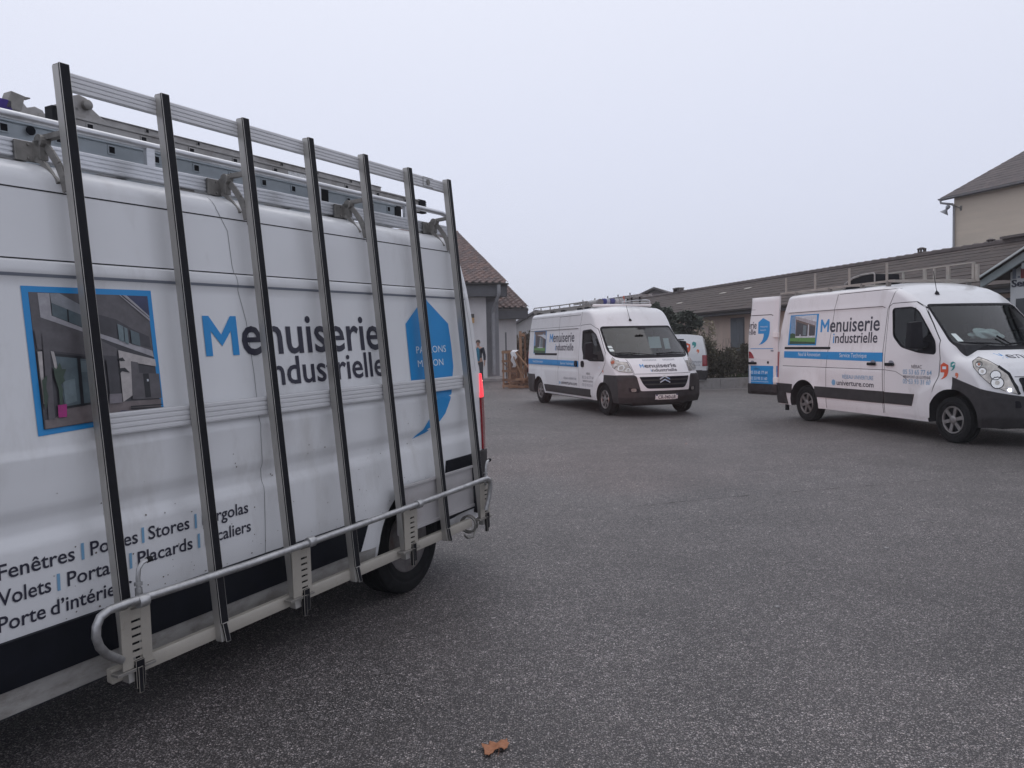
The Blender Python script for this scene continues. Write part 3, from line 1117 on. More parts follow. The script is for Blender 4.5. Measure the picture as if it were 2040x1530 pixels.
mb.build('lamp_arm', M['bracket'], tb, smooth=40)
mb = MB()
mb.lathe([(a * 0.55, b * 0.55) for a, b in ((0.05, 0.25), (0.16, 0.20), (0.20, 0.05), (0.14, -0.10), (0.10, -0.18), (0.16, -0.30), (0.36, -0.52), (0.40, -0.60), (0.30, -0.58), (0.0, -0.50))], (-0.02, -0.41, 8.07), (0.45, 0.25, 0.85), 18)
mb.build('floodlight', mat('floodlight_grey', (0.25, 0.26, 0.28), rough=0.4, metal=0.4), tb, smooth=40)

# ---- far houses lost in the fog
def far_house(loc, yaw, w, d, eh, rh, label, wallc, roofc, name='far_house'):
    t = thing(name, label, 'house', Matrix.Translation(loc) @ Matrix.Rotation(rad(yaw), 4, 'Z'), 'houses beyond the yard')
    mb = MB()
    mb.prism([(-w / 2, 0, 0), (-w / 2, 0, eh), (-w / 2, d / 2, rh), (-w / 2, d, eh), (-w / 2, d, 0)], (w, 0, 0))
    mb.build('wall', mat('far_wall', wallc, rough=0.9, var=0.08, vscale=1), t)
    mb = MB()
    sl = (rh - eh) / (d / 2)
    mb.prism([(-w / 2 - 0.4, -0.5, eh - 0.5 * sl + 0.05), (-w / 2 - 0.4, d / 2, rh + 0.05), (-w / 2 - 0.4, d + 0.5, eh - 0.5 * sl + 0.05),
              (-w / 2 - 0.4, d + 0.5, eh - 0.5 * sl + 0.2), (-w / 2 - 0.4, d / 2, rh + 0.2), (-w / 2 - 0.4, -0.5, eh - 0.5 * sl + 0.2)], (w + 0.8, 0, 0))
    mb.build('roof', mat('far_roof', roofc, rough=0.9, var=0.2, vscale=1.5), t)
    for x in (-w / 4, w / 4):
        mb = MB()
        mb.box(x - 0.5, x + 0.5, -0.04, 0.02, 1.0, 2.2)
        mb.build('window', M['shutter'], t)
    return t


far_house((15.4, 57, 0), 68, 9, 8.0, 3.4, 5.1, 'grey gabled house whose peak shows above the middle van roof', (0.22, 0.20, 0.20), (0.10, 0.09, 0.092))
far_house((6.3, 62, 0), 68, 9, 5.6, 2.5, 3.9, 'pale far house glimpsed between the low tiled building and the middle van', (0.42, 0.41, 0.41), (0.14, 0.135, 0.14))

# ---- planter wall in front of the long house
kb = thing('planter_wall', 'low grey concrete planter wall in front of the shrubs', 'low wall', frame_matrix((7.0, 25.5, 0), (0.974, 0.225, 0), (-0.225, 0.974, 0), (0, 0, 1)))
rn2 = random.Random(8)
x = -6.0
while x < 9.0:
    l = rn2.uniform(1.9, 2.1)
    mb = MB()
    mb.box(x, x + l - 0.012, 0.0, 0.22, 0.0, 0.34 + rn2.uniform(-0.006, 0.006))
    mb.build('wall_block', M['concrete'], kb, bevel=0.012)
    x += l
mb = MB()
mb.box(-6.0, 9.0, 0.2, 2.4, 0.0, 0.27)
o = mb.build('soil', mat('dark_soil', (0.045, 0.038, 0.03), rough=1.0, var=0.4, vscale=8, bump=0.6, bscale=15), kb)
mb = MB()
mb.add([(5.2, 24.55, 0.004), (10.5, 25.75, 0.004), (10.2, 26.8, 0.004), (4.9, 25.5, 0.004)], [(0, 1, 2, 3)])
structure(mb.build('pavement', mat('pale_pavement', (0.20, 0.185, 0.18), rough=0.9, var=0.15, vscale=3, bump=0.2)))

# ---------------------------------------------------------------- van bodies
def build_shell(S, mirror=False):
    """verts and faces of a closed van body; local x forward, y left, z up, origin under the rear axle"""
    xr, xf, zb, Tf = S['xr'], S['xf'], S['zb'], S['T']
    xs = []
    x = xr
    while x < xf - 0.001:
        xs.append(x)
        if x < S.get('dense_from', 2.6):
            x += S.get('dx', 0.09)
        elif x < xf - 0.35:
            x += 0.045
        else:
            x += 0.022
    xs.append(xf)
    zl = S['zl']                      # side sample heights at full roof height
    side, feat, top = S['side'], S.get('feat', []), S['top']
    RN, CN = 7, 7
    rings = []
    for x in xs:
        T = interp(top, x)
        cr = interp(S['crown'], x)
        rz = interp(S['rz'], x)
        ry = interp(S['ry'], x)
        Tc = T - cr - rz
        Tcf = Tf - interp(S['crown'], 0) - interp(S['rz'], 0)
        plan = interp(S['plan'], x)
        fm = (1 - sstep(S['feat_end'] - 0.06, S['feat_end'] + 0.06, x)) * sstep(xr + 0.02, xr + 0.26, x)
        pts = []
        def Y(z):
            y = interp(side, z)
            if feat:
                y += interp(feat, z) * fm
            for wx in S['wheels']:
                dd = math.hypot(x - wx, z - S['wz'])
                if dd < 0.62 and z < 1.05:
                    y += S.get('flare', 0.02) * (1 - sstep(S['wr'] + 0.03, 0.62, dd))
            y *= plan
            y *= 1 - S.get('tum', 0.06) * sstep(S['tumx'], S['tumx'] + 1.1, x) * sstep(1.15, 2.1, z)
            return y
        full = abs(T - Tf) < 0.004
        zz = []
        for z in zl:
            zz.append(z if full else zb + (z - zb) * (Tc - zb) / (Tcf - zb))
        if full:
            zz[-1] = Tc
        for z in zz:
            pts.append((Y(z), z))
        y0 = Y(Tc)
        for k in range(1, RN + 1):
            a = math.pi / 2 * k / RN
            pts.append((y0 - ry * (1 - math.cos(a)), Tc + rz * math.sin(a)))
        yc = y0 - ry
        for k in range(1, CN + 1):
            t = 1 - k / CN
            pts.append((yc * t, T - cr * t * t))
        rings.append(pts)
    n = len(rings[0])
    bow, lean, nose = S['bow'], S['lean'], S['nose']
    def place(x, y, z):
        xx = x - interp(bow, x) * (abs(y) / 1.02) ** S.get('bexp', 2.4)
        if x < 0.3:
            xx += interp(lean, z) * (1 - sstep(xr, xr + 0.5, x))
        if x > xf - 0.5:
            xx += interp(nose, z) * sstep(xf - 0.5, xf, x)
        yy = y
        if x < xr + 0.14:          # rounded rear corner
            t = 1 - (x - xr) / 0.14
            yy = y * (1 - 0.025 * t * t)
        return (xx, yy, z)
    V, F = [], []
    # around: left side top->... build the ring as +y half then mirrored -y half
    for i, pts in enumerate(rings):
        for (y, z) in pts:
            V.append(place(xs[i], y, z))
        for (y, z) in reversed(pts[:-1]):
            V.append(place(xs[i], -y, z))
    N = 2 * n - 1
    for i in range(len(xs) - 1):
        for k in range(N - 1):
            a, b = i * N + k, i * N + k + 1
            F.append((a, b, b + N, a + N))
        F.append((i * N + N - 1, i * N, (i + 1) * N, (i + 1) * N + N - 1))   # floor
    # end caps as grids across
    J = 14
    for i, flip in ((0, False), (len(xs) - 1, True)):
        rows = []
        for k in range(n - 1):
            y, z = rings[i][k]
            row = [i * N + (N - 1 - k)]
            for j in range(1, J):
                yy = -y + 2 * y * j / J
                V.append(place(xs[i], yy, z))
                row.append(len(V) - 1)
            row.append(i * N + k)
            rows.append(row)
        for r0, r1 in zip(rows, rows[1:]):
            for j in range(J):
                F.append((r0[j], r0[j + 1], r1[j + 1], r1[j]))
        topv = i * N + n - 1
        last = rows[-1]
        for j in range(J):
            F.append((last[j], last[j + 1], topv))
        # floor edge of the cap: the straight bottom row replaces the single floor edge
    bm = bmesh.new()
    vs = [bm.verts.new(p) for p in V]
    for f in F:
        try:
            bm.faces.new([vs[i] for i in f])
        except ValueError:
            pass
    bmesh.ops.remove_doubles(bm, verts=bm.verts, dist=1e-5)
    bmesh.ops.holes_fill(bm, edges=[e for e in bm.edges if len(e.link_faces) == 1], sides=0)
    bmesh.ops.recalc_face_normals(bm, faces=bm.faces)
    me = D.meshes.new('body')
    bm.to_mesh(me)
    bm.free()
    return me


JUMPER = dict(
    xr=-0.985, xf=5.075, zb=0.30, T=2.44, dense_from=2.7, dx=0.075,
    top=[(2.95, 2.44), (3.18, 2.42), (3.34, 2.375), (3.48, 2.295), (3.60, 2.185), (3.72, 2.04), (3.80, 1.945), (4.66, 1.285),
         (4.74, 1.235), (4.88, 1.12), (4.97, 1.02), (5.03, 0.945), (5.06, 0.90), (5.075, 0.86)],
    zl=[0.30, 0.36, 0.42, 0.5, 0.58, 0.66, 0.74, 0.82, 0.90, 0.93, 0.955, 0.975, 1.0, 1.02, 1.045, 1.07, 1.13, 1.19, 1.235, 1.25,
        1.265, 1.28, 1.34, 1.42, 1.5, 1.6, 1.7, 1.8, 1.88, 1.915, 1.928, 1.94, 1.955, 1.97, 1.982, 1.99, 1.996, 2.01, 2.08, 2.16, 2.24, 2.29],
    side=[(0.30, 0.985), (0.40, 1.01), (0.7, 1.022), (1.0, 1.024), (1.25, 1.020), (1.30, 1.015), (2.3, 0.930), (2.6, 0.905)],
    feat=[(0.86, 0.004), (0.925, 0.004), (0.955, -0.012), (0.985, -0.016), (1.02, -0.014), (1.05, 0.0), (1.20, 0.0), (1.245, 0.004),
          (1.265, -0.003), (1.30, -0.004), (1.90, -0.004), (1.92, -0.003), (1.935, 0.009), (1.97, 0.011), (1.985, 0.009), (1.99, 0.0), (2.3, 0.0)],
    feat_end=2.66, crown=[(3.1, 0.05), (3.8, 0.05), (4.6, 0.06), (5.08, 0.03)], rz=[(3.1, 0.10), (3.8, 0.13), (4.6, 0.12), (5.08, 0.06)],
    ry=[(3.1, 0.15), (3.8, 0.12), (4.6, 0.16), (5.08, 0.08)],
    plan=[(3.6, 1.0), (4.6, 0.985), (5.08, 0.95)], wheels=(0.0, 4.127), wz=0.35, wr=0.375, flare=0.028,
    tum=0.035, tumx=3.0, bow=[(2.75, 0.0), (3.3, 0.06), (3.8, 0.16), (4.6, 0.30), (5.08, 0.36)],
    lean=[(0.3, 0.0), (1.3, 0.005), (1.73, 0.03), (2.03, 0.075), (2.31, 0.17), (2.55, 0.28)],
    nose=[(0.3, -0.05), (0.42, 0.0), (0.62, 0.0), (0.90, -0.03)])

MASTER = dict(
    xr=-0.955, xf=4.47, zb=0.28, T=2.50, dense_from=2.0, dx=0.09,
    top=[(1.9, 2.50), (2.15, 2.475), (2.4, 2.41), (2.62, 2.32), (2.82, 2.20), (2.98, 2.09), (3.74, 1.42), (3.84, 1.365), (4.05, 1.295), (4.22, 1.205),
         (4.33, 1.12), (4.41, 1.02), (4.45, 0.94), (4.47, 0.88)],
    zl=[0.28, 0.34, 0.42, 0.5, 0.6, 0.7, 0.8, 0.9, 1.0, 1.04, 1.055, 1.07, 1.12, 1.2, 1.28, 1.36, 1.40, 1.45, 1.55, 1.65, 1.75, 1.85, 1.95, 2.04,
        2.075, 2.09, 2.105, 2.13, 2.2, 2.28, 2.36],
    side=[(0.28, 1.0), (0.4, 1.022), (0.7, 1.028), (1.0, 1.028), (1.3, 1.020), (2.1, 0.955), (2.36, 0.925), (2.6, 0.9)],
    feat=[(1.03, 0.006), (1.055, 0.0), (1.37, 0.0), (1.40, -0.006), (2.06, -0.006), (2.085, 0.0), (2.105, 0.006), (2.14, 0.0)],
    feat_end=2.15, crown=[(2.0, 0.055), (3.0, 0.05), (3.8, 0.07), (4.5, 0.04)], rz=[(2.0, 0.085), (3.0, 0.12), (3.8, 0.14), (4.5, 0.07)],
    ry=[(2.0, 0.12), (3.0, 0.13), (3.8, 0.18), (4.5, 0.10)], plan=[(3.2, 1.0), (4.0, 0.985), (4.5, 0.94)],
    wheels=(0.0, 3.599), wz=0.36, wr=0.44, flare=0.03, tum=0.03, tumx=2.2,
    bow=[(1.9, 0.0), (2.4, 0.05), (2.98, 0.15), (3.75, 0.24), (4.47, 0.42)], bexp=2.6,
    lean=[(0.3, 0.0), (1.48, 0.01), (1.8, 0.06), (2.1, 0.14), (2.43, 0.27), (2.6, 0.33)],
    nose=[(0.28, -0.06), (0.42, 0.0), (0.7, 0.0), (0.95, -0.03)])

SMALLVAN = dict(
    xr=-0.80, xf=3.45, zb=0.30, T=1.80, dense_from=1.4, dx=0.10,
    top=[(0.9, 1.80), (1.3, 1.77), (1.55, 1.70), (2.35, 1.12), (2.5, 1.06), (3.1, 0.93), (3.3, 0.84), (3.42, 0.72), (3.45, 0.62)],
    zl=[0.30, 0.36, 0.45, 0.55, 0.65, 0.75, 0.85, 0.95, 1.05, 1.15, 1.25, 1.35, 1.45, 1.52, 1.58],
    side=[(0.30, 0.84), (0.4, 0.88), (0.7, 0.90), (1.0, 0.895), (1.2, 0.875), (1.6, 0.79), (1.8, 0.74)],
    feat=[], feat_end=1.0, crown=[(1.5, 0.05), (2.4, 0.06), (3.5, 0.04)], rz=[(1.3, 0.14), (2.4, 0.1), (3.5, 0.08)],
    ry=[(1.3, 0.17), (2.4, 0.14), (3.5, 0.1)], plan=[(2.4, 1.0), (3.5, 0.92)], wheels=(0.0, 2.69), wz=0.31, wr=0.36, flare=0.02,
    tum=0.04, tumx=0.9, bow=[(0.9, 0.0), (1.6, 0.1), (2.4, 0.22), (3.45, 0.35)],
    lean=[(0.3, 0.0), (0.9, 0.0), (1.2, 0.03), (1.5, 0.10), (1.8, 0.22)], nose=[(0.3, -0.05), (0.45, 0.0), (0.7, -0.02)])

F_RIGHT = ((0, -3, 0), (1, 0, 0), (0, 0, 1), (0, 1, 0))     # looking at a van's right side
F_LEFT = ((0, 3, 0), (1, 0, 0), (0, 0, 1), (0, -1, 0))
F_LEFT_R = ((0, 3, 0), (-1, 0, 0), (0, 0, 1), (0, -1, 0))   # reading direction on the left side
F_FRONT = ((9, 0, 0), (0, 1, 0), (0, 0, 1), (-1, 0, 0))     # u = +y: reads left to right seen from the front
F_REAR = ((-5, 0, 0), (0, -1, 0), (0, 0, 1), (1, 0, 0))


def wheel_cutter(x, y0, y1, r, z):
    mb = MB()
    mb.cur = 1
    mb.lathe([(r, 0), (r, y1 - y0)], (x, y0, z), (0, 1, 0), 40)
    return mb.build('cut', [M['paint'], M['dark_in']])


def cut_body(S, root, cab=None, windows=(), arches=True):
    me = build_shell(S)
    me.materials.append(M['paint'])
    me.materials.append(M['dark_in'])
    o = D.objects.new('body', me)
    COL.objects.link(o)
    skin = Skin([v.co.copy() for v in me.vertices], [tuple(p.vertices) for p in me.polygons])
    if arches:
        for wx in S['wheels']:
            for s in (1, -1):
                ya, yb = (0.66, 1.4) if s > 0 else (-1.4, -0.66)
                if S is SMALLVAN:
                    ya, yb = (0.55, 1.4) if s > 0 else (-1.4, -0.55)
                boolean(o, wheel_cutter(wx, ya, yb, S['wr'], S['wz']))
    if cab:
        cut = build_shell(cab)
        cut.materials.append(M['paint'])
        cut.materials.append(M['dark_in'])
        cut.polygons.foreach_set('material_index', [1] * len(cut.polygons))
        c = D.objects.new('cut', cut)
        COL.objects.link(c)
        boolean(o, c)
    for poly, vec in windows:
        mb = MB()
        mb.cur = 1
        mb.prism(poly, vec)
        boolean(o, mb.build('cut', [M['paint'], M['dark_in']]))
    o.data.shade_smooth()
    o.data.set_sharp_from_angle(angle=rad(38))
    o.data.name = 'body'
    o.parent = root
    return o, skin


def wheel(root, x, y, s, style, r=0.345, w=0.215, z=None):
    """s = +1 for the left side of the vehicle, -1 for the right"""
    z = r if z is None else z
    h = holder('wheel', root, Matrix.Translation((x, y, z)))
    ax = (0, s, 0)
    t = MB()
    rr = 0.205 if r > 0.32 else 0.19
    prof = [(rr, -w * 0.9), (r * 0.90, -w), (r * 0.975, -w * 0.90), (r, -w * 0.80), (r, -w * 0.56), (r - 0.010, -w * 0.55), (r - 0.010, -w * 0.50), (r, -w * 0.49),
            (r, -w * 0.22), (r - 0.008, -w * 0.20), (r - 0.004, -w * 0.15), (r * 0.975, -w * 0.06), (r * 0.93, -0.004), (r * 0.86, 0.004), (r * 0.80, 0.006),
            (r * 0.765, 0.0), (r * 0.70, 0.004), (rr + 0.012, -0.006), (rr, -0.014), (rr - 0.01, -0.05)]
    t.lathe(prof, (0, 0, 0), ax, 48, caps=False)
    t.build('tyre', M['tyre'], h, smooth=30)
    m = MB()
    if style == 'steel':
        m.lathe([(rr, -0.012), (rr - 0.008, -0.010), (rr - 0.02, -0.03), (rr - 0.035, -0.045), (0.135, -0.045), (0.10, -0.030), (0.075, -0.035), (0.05, -0.030), (0.045, -0.012), (0.0, -0.010)], (0, 0, 0), ax, 40)
        m.build('rim', M['rim_steel'], h, smooth=30)
        q = MB()
        for k in range(10):
            a = 2 * math.pi * k / 10
            c = Vector((math.cos(a) * 0.150, 0, math.sin(a) * 0.150))
            q.lathe([(0.017, -0.060), (0.017, -0.042)], c, ax, 10)
        for k in range(5):
            a = 2 * math.pi * (k + 0.5) / 5
            c = Vector((math.cos(a) * 0.082, 0, math.sin(a) * 0.082))
            q.lathe([(0.012, -0.05), (0.012, -0.018), (0.006, -0.010)], c, ax, 6)
        q.build('wheel_hole', M['black'], h)
    else:
        m.cur = 0
        m.lathe([(rr, -0.012), (rr - 0.006, -0.002), (rr - 0.020, -0.004), (rr - 0.028, -0.022), (rr - 0.02, -0.05)], (0, 0, 0), ax, 40, caps=False)
        ns = 6 if style == 'six' else 7
        for k in range(ns):
            a = 2 * math.pi * (k + 0.25) / ns
            rdir = Vector((math.cos(a), 0, math.sin(a)))
            tdir = Vector((-math.sin(a), 0, math.cos(a)))
            w0, w1 = (0.046, 0.058) if style == 'six' else (0.036, 0.050)
            A = []
            for rad_, ww, dep in ((0.035, w0 / 2, -0.012), (rr - 0.012, w1 / 2, -0.008)):
                for sg in (-1, 1):
                    A.append(rdir * rad_ + tdir * ww * sg + Vector(ax) * dep)
            B = [p - Vector(ax) * 0.020 for p in A]
            m.hexa([B[0], B[1], B[3], B[2], A[0], A[1], A[3], A[2]])
        m.lathe([(0.064, -0.028), (0.064, -0.008), (0.050, 0.0), (0.028, 0.003), (0.0, 0.004)], (0, 0, 0), ax, 24, caps=False)
        m.build('rim', M['rim_silver'], h, smooth=30, bevel=0)
        q = MB()
        q.lathe([(rr - 0.006, -0.034), (0.0, -0.034)], (0, 0, 0), ax, 32)
        q.build('brake_disc', M['black'], h)
    return h


def seam(skin, fr, pts, parent, w=0.007, closed=False, off=0.0015, name='panel_gap_or_crease', m=None, s=0.02):
    return lay(skin, fr, ribbon_shape(densify(pts, s, closed), w, closed), off, 0, None, name, m or M['gap'], parent, smooth=None)


def bubble(x, y, w, h):
    """house with a comma tail, fitted to a box whose lower left is x,y"""
    pts = [(0.38, 1.0), (0.0, 0.85), (0.02, 0.42), (0.50, 0.42), (0.48, 0.30), (0.40, 0.18), (0.25, 0.08), (0.06, 0.0),
           (0.36, 0.04), (0.62, 0.12), (0.80, 0.20), (0.92, 0.32), (0.98, 0.44), (1.0, 0.56), (0.97, 0.85)]
    return [(x + w * a, y + h * b) for a, b in pts]


def logos(skin, fr, x, y, s, parent, off=0.0):
    """three little house-shaped commas: orange, teal, apricot; x,y = centre of the largest"""
    for dx, dy, k, m in ((-0.5, -0.5, 1.0, 'orange'), (0.72, 0.02, 0.55, 'teal'), (1.32, -0.42, 0.36, 'apricot')):
        lay(skin, fr, [bubble(x + dx * s * 0.9, y + dy * s * 1.5, s * 0.9 * k, s * 1.5 * k)], 0.003 + off, 0, None, 'logo_mark', M[m], parent, smooth=None)
    lay(skin, fr, [[(x - 0.22 * s, y + 0.16 * s), (x + 0.2 * s, y + 0.16 * s), (x + 0.2 * s, y + 0.40 * s), (x - 0.22 * s, y + 0.40 * s)]], 0.0042 + off, 0, None, 'logo_mark', M['white_ink'], parent, smooth=None)


def brand_text(skin, fr, xm, xe, y1, cap1, xi, xe2, y2, cap2, parent, bold=0.012):
    """two-line company lettering: blue capital, dark rest"""
    mw = cap1 * 1.06
    mp = [(0, 0), (0.20, 0), (0.20, 0.62), (0.5, 0.24), (0.80, 0.62), (0.80, 0), (1, 0), (1, 1), (0.82, 1), (0.5, 0.53), (0.18, 1), (0, 1)]
    lay(skin, fr, [[(xm + a * mw, y1 + b * cap1) for a, b in mp]], 0.003, 0, 0.12, 'lettering', M['blue'], parent, smooth=None)
    lay(skin, fr, text_fill('enuiserie', xm + mw + cap1 * 0.12, xe, y1, cap1 * 1.08, bold=bold), 0.003, 0, 0.12, 'lettering', M['ink'], parent, smooth=None)
    iw = cap2 * 0.20
    lay(skin, fr, text_fill('i', xi, xi + iw, y2, cap2 * 1.02, bold=0.011), 0.003, 0, None, 'lettering', M['blue'], parent, smooth=None)
    lay(skin, fr, text_fill('ndustrielle', xi + iw + cap2 * 0.14, xe2, y2, cap2 * 1.02, bold=bold), 0.003, 0, 0.12, 'lettering', M['ink'], parent, smooth=None)

def van_matrix(o, yaw):
    c, s = math.cos(rad(yaw)), math.sin(rad(yaw))
    return Matrix(((c, -s, 0, o[0]), (s, c, 0, o[1]), (0, 0, 1, o[2] if len(o) > 2 else 0), (0, 0, 0, 1)))


def picture_patches(skin, fr, parent, border, layers, name='house_picture', sgn=1):
    """a printed photograph: flat coloured areas, each a film a little above the one below"""
    h = lay(skin, fr, [border], 0.0025, 0, 0.12, name, M['blue'], parent, smooth=None)
    for i, (col, poly) in enumerate(layers):
        key = 'print_%s' % col
        if key not in M:
            M[key] = mat(key, PRINT[col], rough=0.4, var=0.22, vscale=22)
        lay(skin, fr, [poly], 0.003 + 0.0004 * i, 0, 0.15, 'picture_print', M[key], h, smooth=None)
    return h


PRINT = dict(dark=(0.050, 0.048, 0.055), mid=(0.095, 0.088, 0.095), slab=(0.33, 0.32, 0.34), glass=(0.085, 0.115, 0.13), glass2=(0.13, 0.17, 0.185),
             navy=(0.035, 0.042, 0.095), black=(0.016, 0.016, 0.02), floor=(0.15, 0.125, 0.125), wall=(0.40, 0.37, 0.36), magenta=(0.32, 0.015, 0.16),
             leaf=(0.035, 0.06, 0.04), blind=(0.22, 0.23, 0.25), planter=(0.17, 0.155, 0.17), green=(0.10, 0.25, 0.06), hedge=(0.03, 0.07, 0.025),
             sky=(0.16, 0.27, 0.42), pale=(0.50, 0.53, 0.57), brown=(0.13, 0.09, 0.075))


def cab_spec(S, x0, top, T, xf, ins=0.055, zb=0.86):
    c = dict(S)
    c.update(xr=x0, xf=xf, zb=zb, T=T, top=top, dense_from=x0, dx=0.09, feat=[], wheels=(),
             zl=[zb, zb + 0.2, 1.2, 1.4, 1.6, 1.8, 2.0, 2.1], side=[(z, y - ins) for z, y in S['side']],
             lean=[(0.3, 0.0), (3.0, 0.0)], nose=[(0.3, 0.0), (3.0, 0.0)])
    return c


def cabin(root, xs, ws, wheel_y, dz=0.0):
    """seats, dashboard and steering wheel behind the glass; xs = seat back position, ws = windscreen base position"""
    h = holder('cab_interior', root)
    mb = MB()
    mb.prism([(ws - 0.62, -0.86, 0.92), (ws - 0.62, -0.86, 1.18 + dz), (ws - 0.40, -0.86, 1.26 + dz), (ws - 0.14, -0.86, 1.20 + dz), (ws - 0.06, -0.86, 0.95 + dz)], (0, 1.72, 0))
    mb.build('dashboard', M['dark_in'], h, bevel=0.02, smooth=40)
    for y0, y1 in ((-0.78, -0.30), (-0.26, 0.16), (0.34, 0.82)):
        s = MB()
        s.hexa([(xs - 0.16, y0, 0.95), (xs - 0.02, y0, 0.95), (xs - 0.02, y1, 0.95), (xs - 0.16, y1, 0.95),
                (xs - 0.32, y0 + 0.03, 1.55), (xs - 0.22, y0 + 0.03, 1.55), (xs - 0.22, y1 - 0.03, 1.55), (xs - 0.32, y1 - 0.03, 1.55)])
        s.box(xs - 0.12, xs + 0.40, y0, y1, 0.90, 1.04)
        s.box(xs - 0.36, xs - 0.27, y0 + 0.11, y1 - 0.11, 1.58, 1.78)
        s.build('seat', M['seat'], h, bevel=0.03, smooth=45)
    t = MB()
    c = Vector((ws - 0.72, wheel_y, 1.22))
    ax = Vector((-0.75, 0, 0.66)).normalized()
    a = ax.cross(Vector((0, 1, 0))).normalized()
    t.tube([c + (a * math.cos(q) + Vector((0, 1, 0)) * math.sin(q)) * 0.20 for q in [2 * math.pi * k / 24 for k in range(25)]], 0.014, 6, caps=False)
    t.beam(c - Vector((0, 0.19, 0)), c + Vector((0, 0.19, 0)), 0.05, 0.03)
    t.beam(c, c - ax * 0.3, 0.05, 0.05)
    t.build('steering_wheel', M['dark_in'], h, smooth=40)
    return h


def mirror_arm(root, x, y, z, s, w=0.20, hgt=0.36):
    """door mirror on side s (+1 left); x,y,z = the door mounting"""
    mb = MB()
    mb.hexa([(x - 0.06, y + s * 0.10, z - 0.10), (x + 0.12, y + s * 0.12, z - 0.10), (x + 0.05, y + s * (0.10 + w), z - 0.09), (x - 0.09, y + s * (0.09 + w), z - 0.09),
             (x - 0.07, y + s * 0.08, z + hgt - 0.10), (x + 0.06, y + s * 0.10, z + hgt - 0.11), (x + 0.01, y + s * (0.06 + w), z + hgt - 0.13), (x - 0.09, y + s * (0.06 + w), z + hgt - 0.12)])
    mb.hexa([(x - 0.05, y - s * 0.03, z - 0.08), (x + 0.13, y - s * 0.03, z - 0.08), (x + 0.08, y + s * 0.16, z - 0.07), (x - 0.04, y + s * 0.16, z - 0.07),
             (x - 0.05, y - s * 0.03, z + 0.0), (x + 0.10, y - s * 0.03, z + 0.0), (x + 0.06, y + s * 0.16, z + 0.05), (x - 0.04, y + s * 0.16, z + 0.05)])
    o = mb.build('door_mirror', M['plastic'], root, bevel=0.028, smooth=50)
    return o


def wiper(skin, parent, pts, w=0.02):
    """a wiper arm lying on the glass: pts in the front view (y, z)"""
    out = []
    for y, z in densify(pts, 0.06):
        h = skin.hit((9, y, z), (-1, 0, 0))
        if h:
            out.append(h + Vector((0.022, 0, 0.012)))
    mb = MB()
    mb.tube(out, [w * (0.75 - 0.35 * i / len(out)) for i in range(len(out))], 6)
    return mb.build('wiper', M['black'], parent, smooth=50)


def antenna(root, skin, x, y, l, tilt):
    h = skin.hit((x, y, 6), (0, 0, -1))
    mb = MB()
    mb.lathe([(0.035, -0.01), (0.032, 0.02), (0.012, 0.05), (0.008, 0.06)], h, (tilt, 0, 1), 12)
    d = Vector((tilt, 0, 1)).normalized()
    mb.tube([h + d * 0.05, h + d * l], 0.005, 6)
    return mb.build('aerial', M['black'], root, smooth=40)


def windscreen(skin, root, poly, rin=0.07):
    g = lay(skin, F_FRONT, [round_poly(poly, rin)], -0.004, 0, 0.10, 'windscreen', M['screen'], root)
    n = len(poly)
    c = Vector((sum(p[0] for p in poly) / n, sum(p[1] for p in poly) / n))
    rp = round_poly(poly, rin)
    seal = ribbon_shape(densify(rp, 0.05, True), 0.035, True)
    lay(skin, F_FRONT, seal, 0.004, 0, None, 'windscreen_seal', M['black'], g, smooth=None)
    return g


# ================================================================ the near van, seen along its left side
NEAR = frame_matrix((-1.56466, 5.50427, 0.0), (-0.47215, -0.88144, -0.01147), (0.8815, -0.47218, 0.0), (-0.00542, -0.01011, 0.99993))
near = thing('cargo_van', 'nearest white van, with a tall aluminium glass rack of seven posts along its side', 'van', NEAR, 'white vans of the joinery firm')
body, SK = cut_body(JUMPER, near)
FR = F_LEFT
body_me = body.data

# panel joint, roof gutter and the shut lines of the side
for pts in ([(2.9, 2.262), (-0.70, 2.262)], [(2.9, 1.992), (-0.82, 1.992)],
            [(1.40, 2.36), (1.385, 2.30), (1.33, 2.20), (1.325, 2.03), (1.30, 1.9), (1.27, 1.76), (1.255, 1.5), (1.255, 0.9), (1.262, 0.56), (1.262, 0.31)],
            [(-0.72, 2.36), (-0.735, 2.25), (-0.83, 2.0), (-0.87, 1.75), (-0.89, 1.40)], [(2.95, 2.26), (2.95, 0.31)]):
    seam(SK, FR, pts, near, w=0.0055 if pts[0][0] == 2.9 else 0.0030, s=0.012, m=M['gap'] if pts[0][0] == 2.9 else M['seam_grey'])
seam(SK, FR, [(2.9, 1.931), (-0.84, 1.931)], near, w=0.012, off=0.0008, m=M['grey_ink'])  # no joint: grey strip painting in the shade below the crease

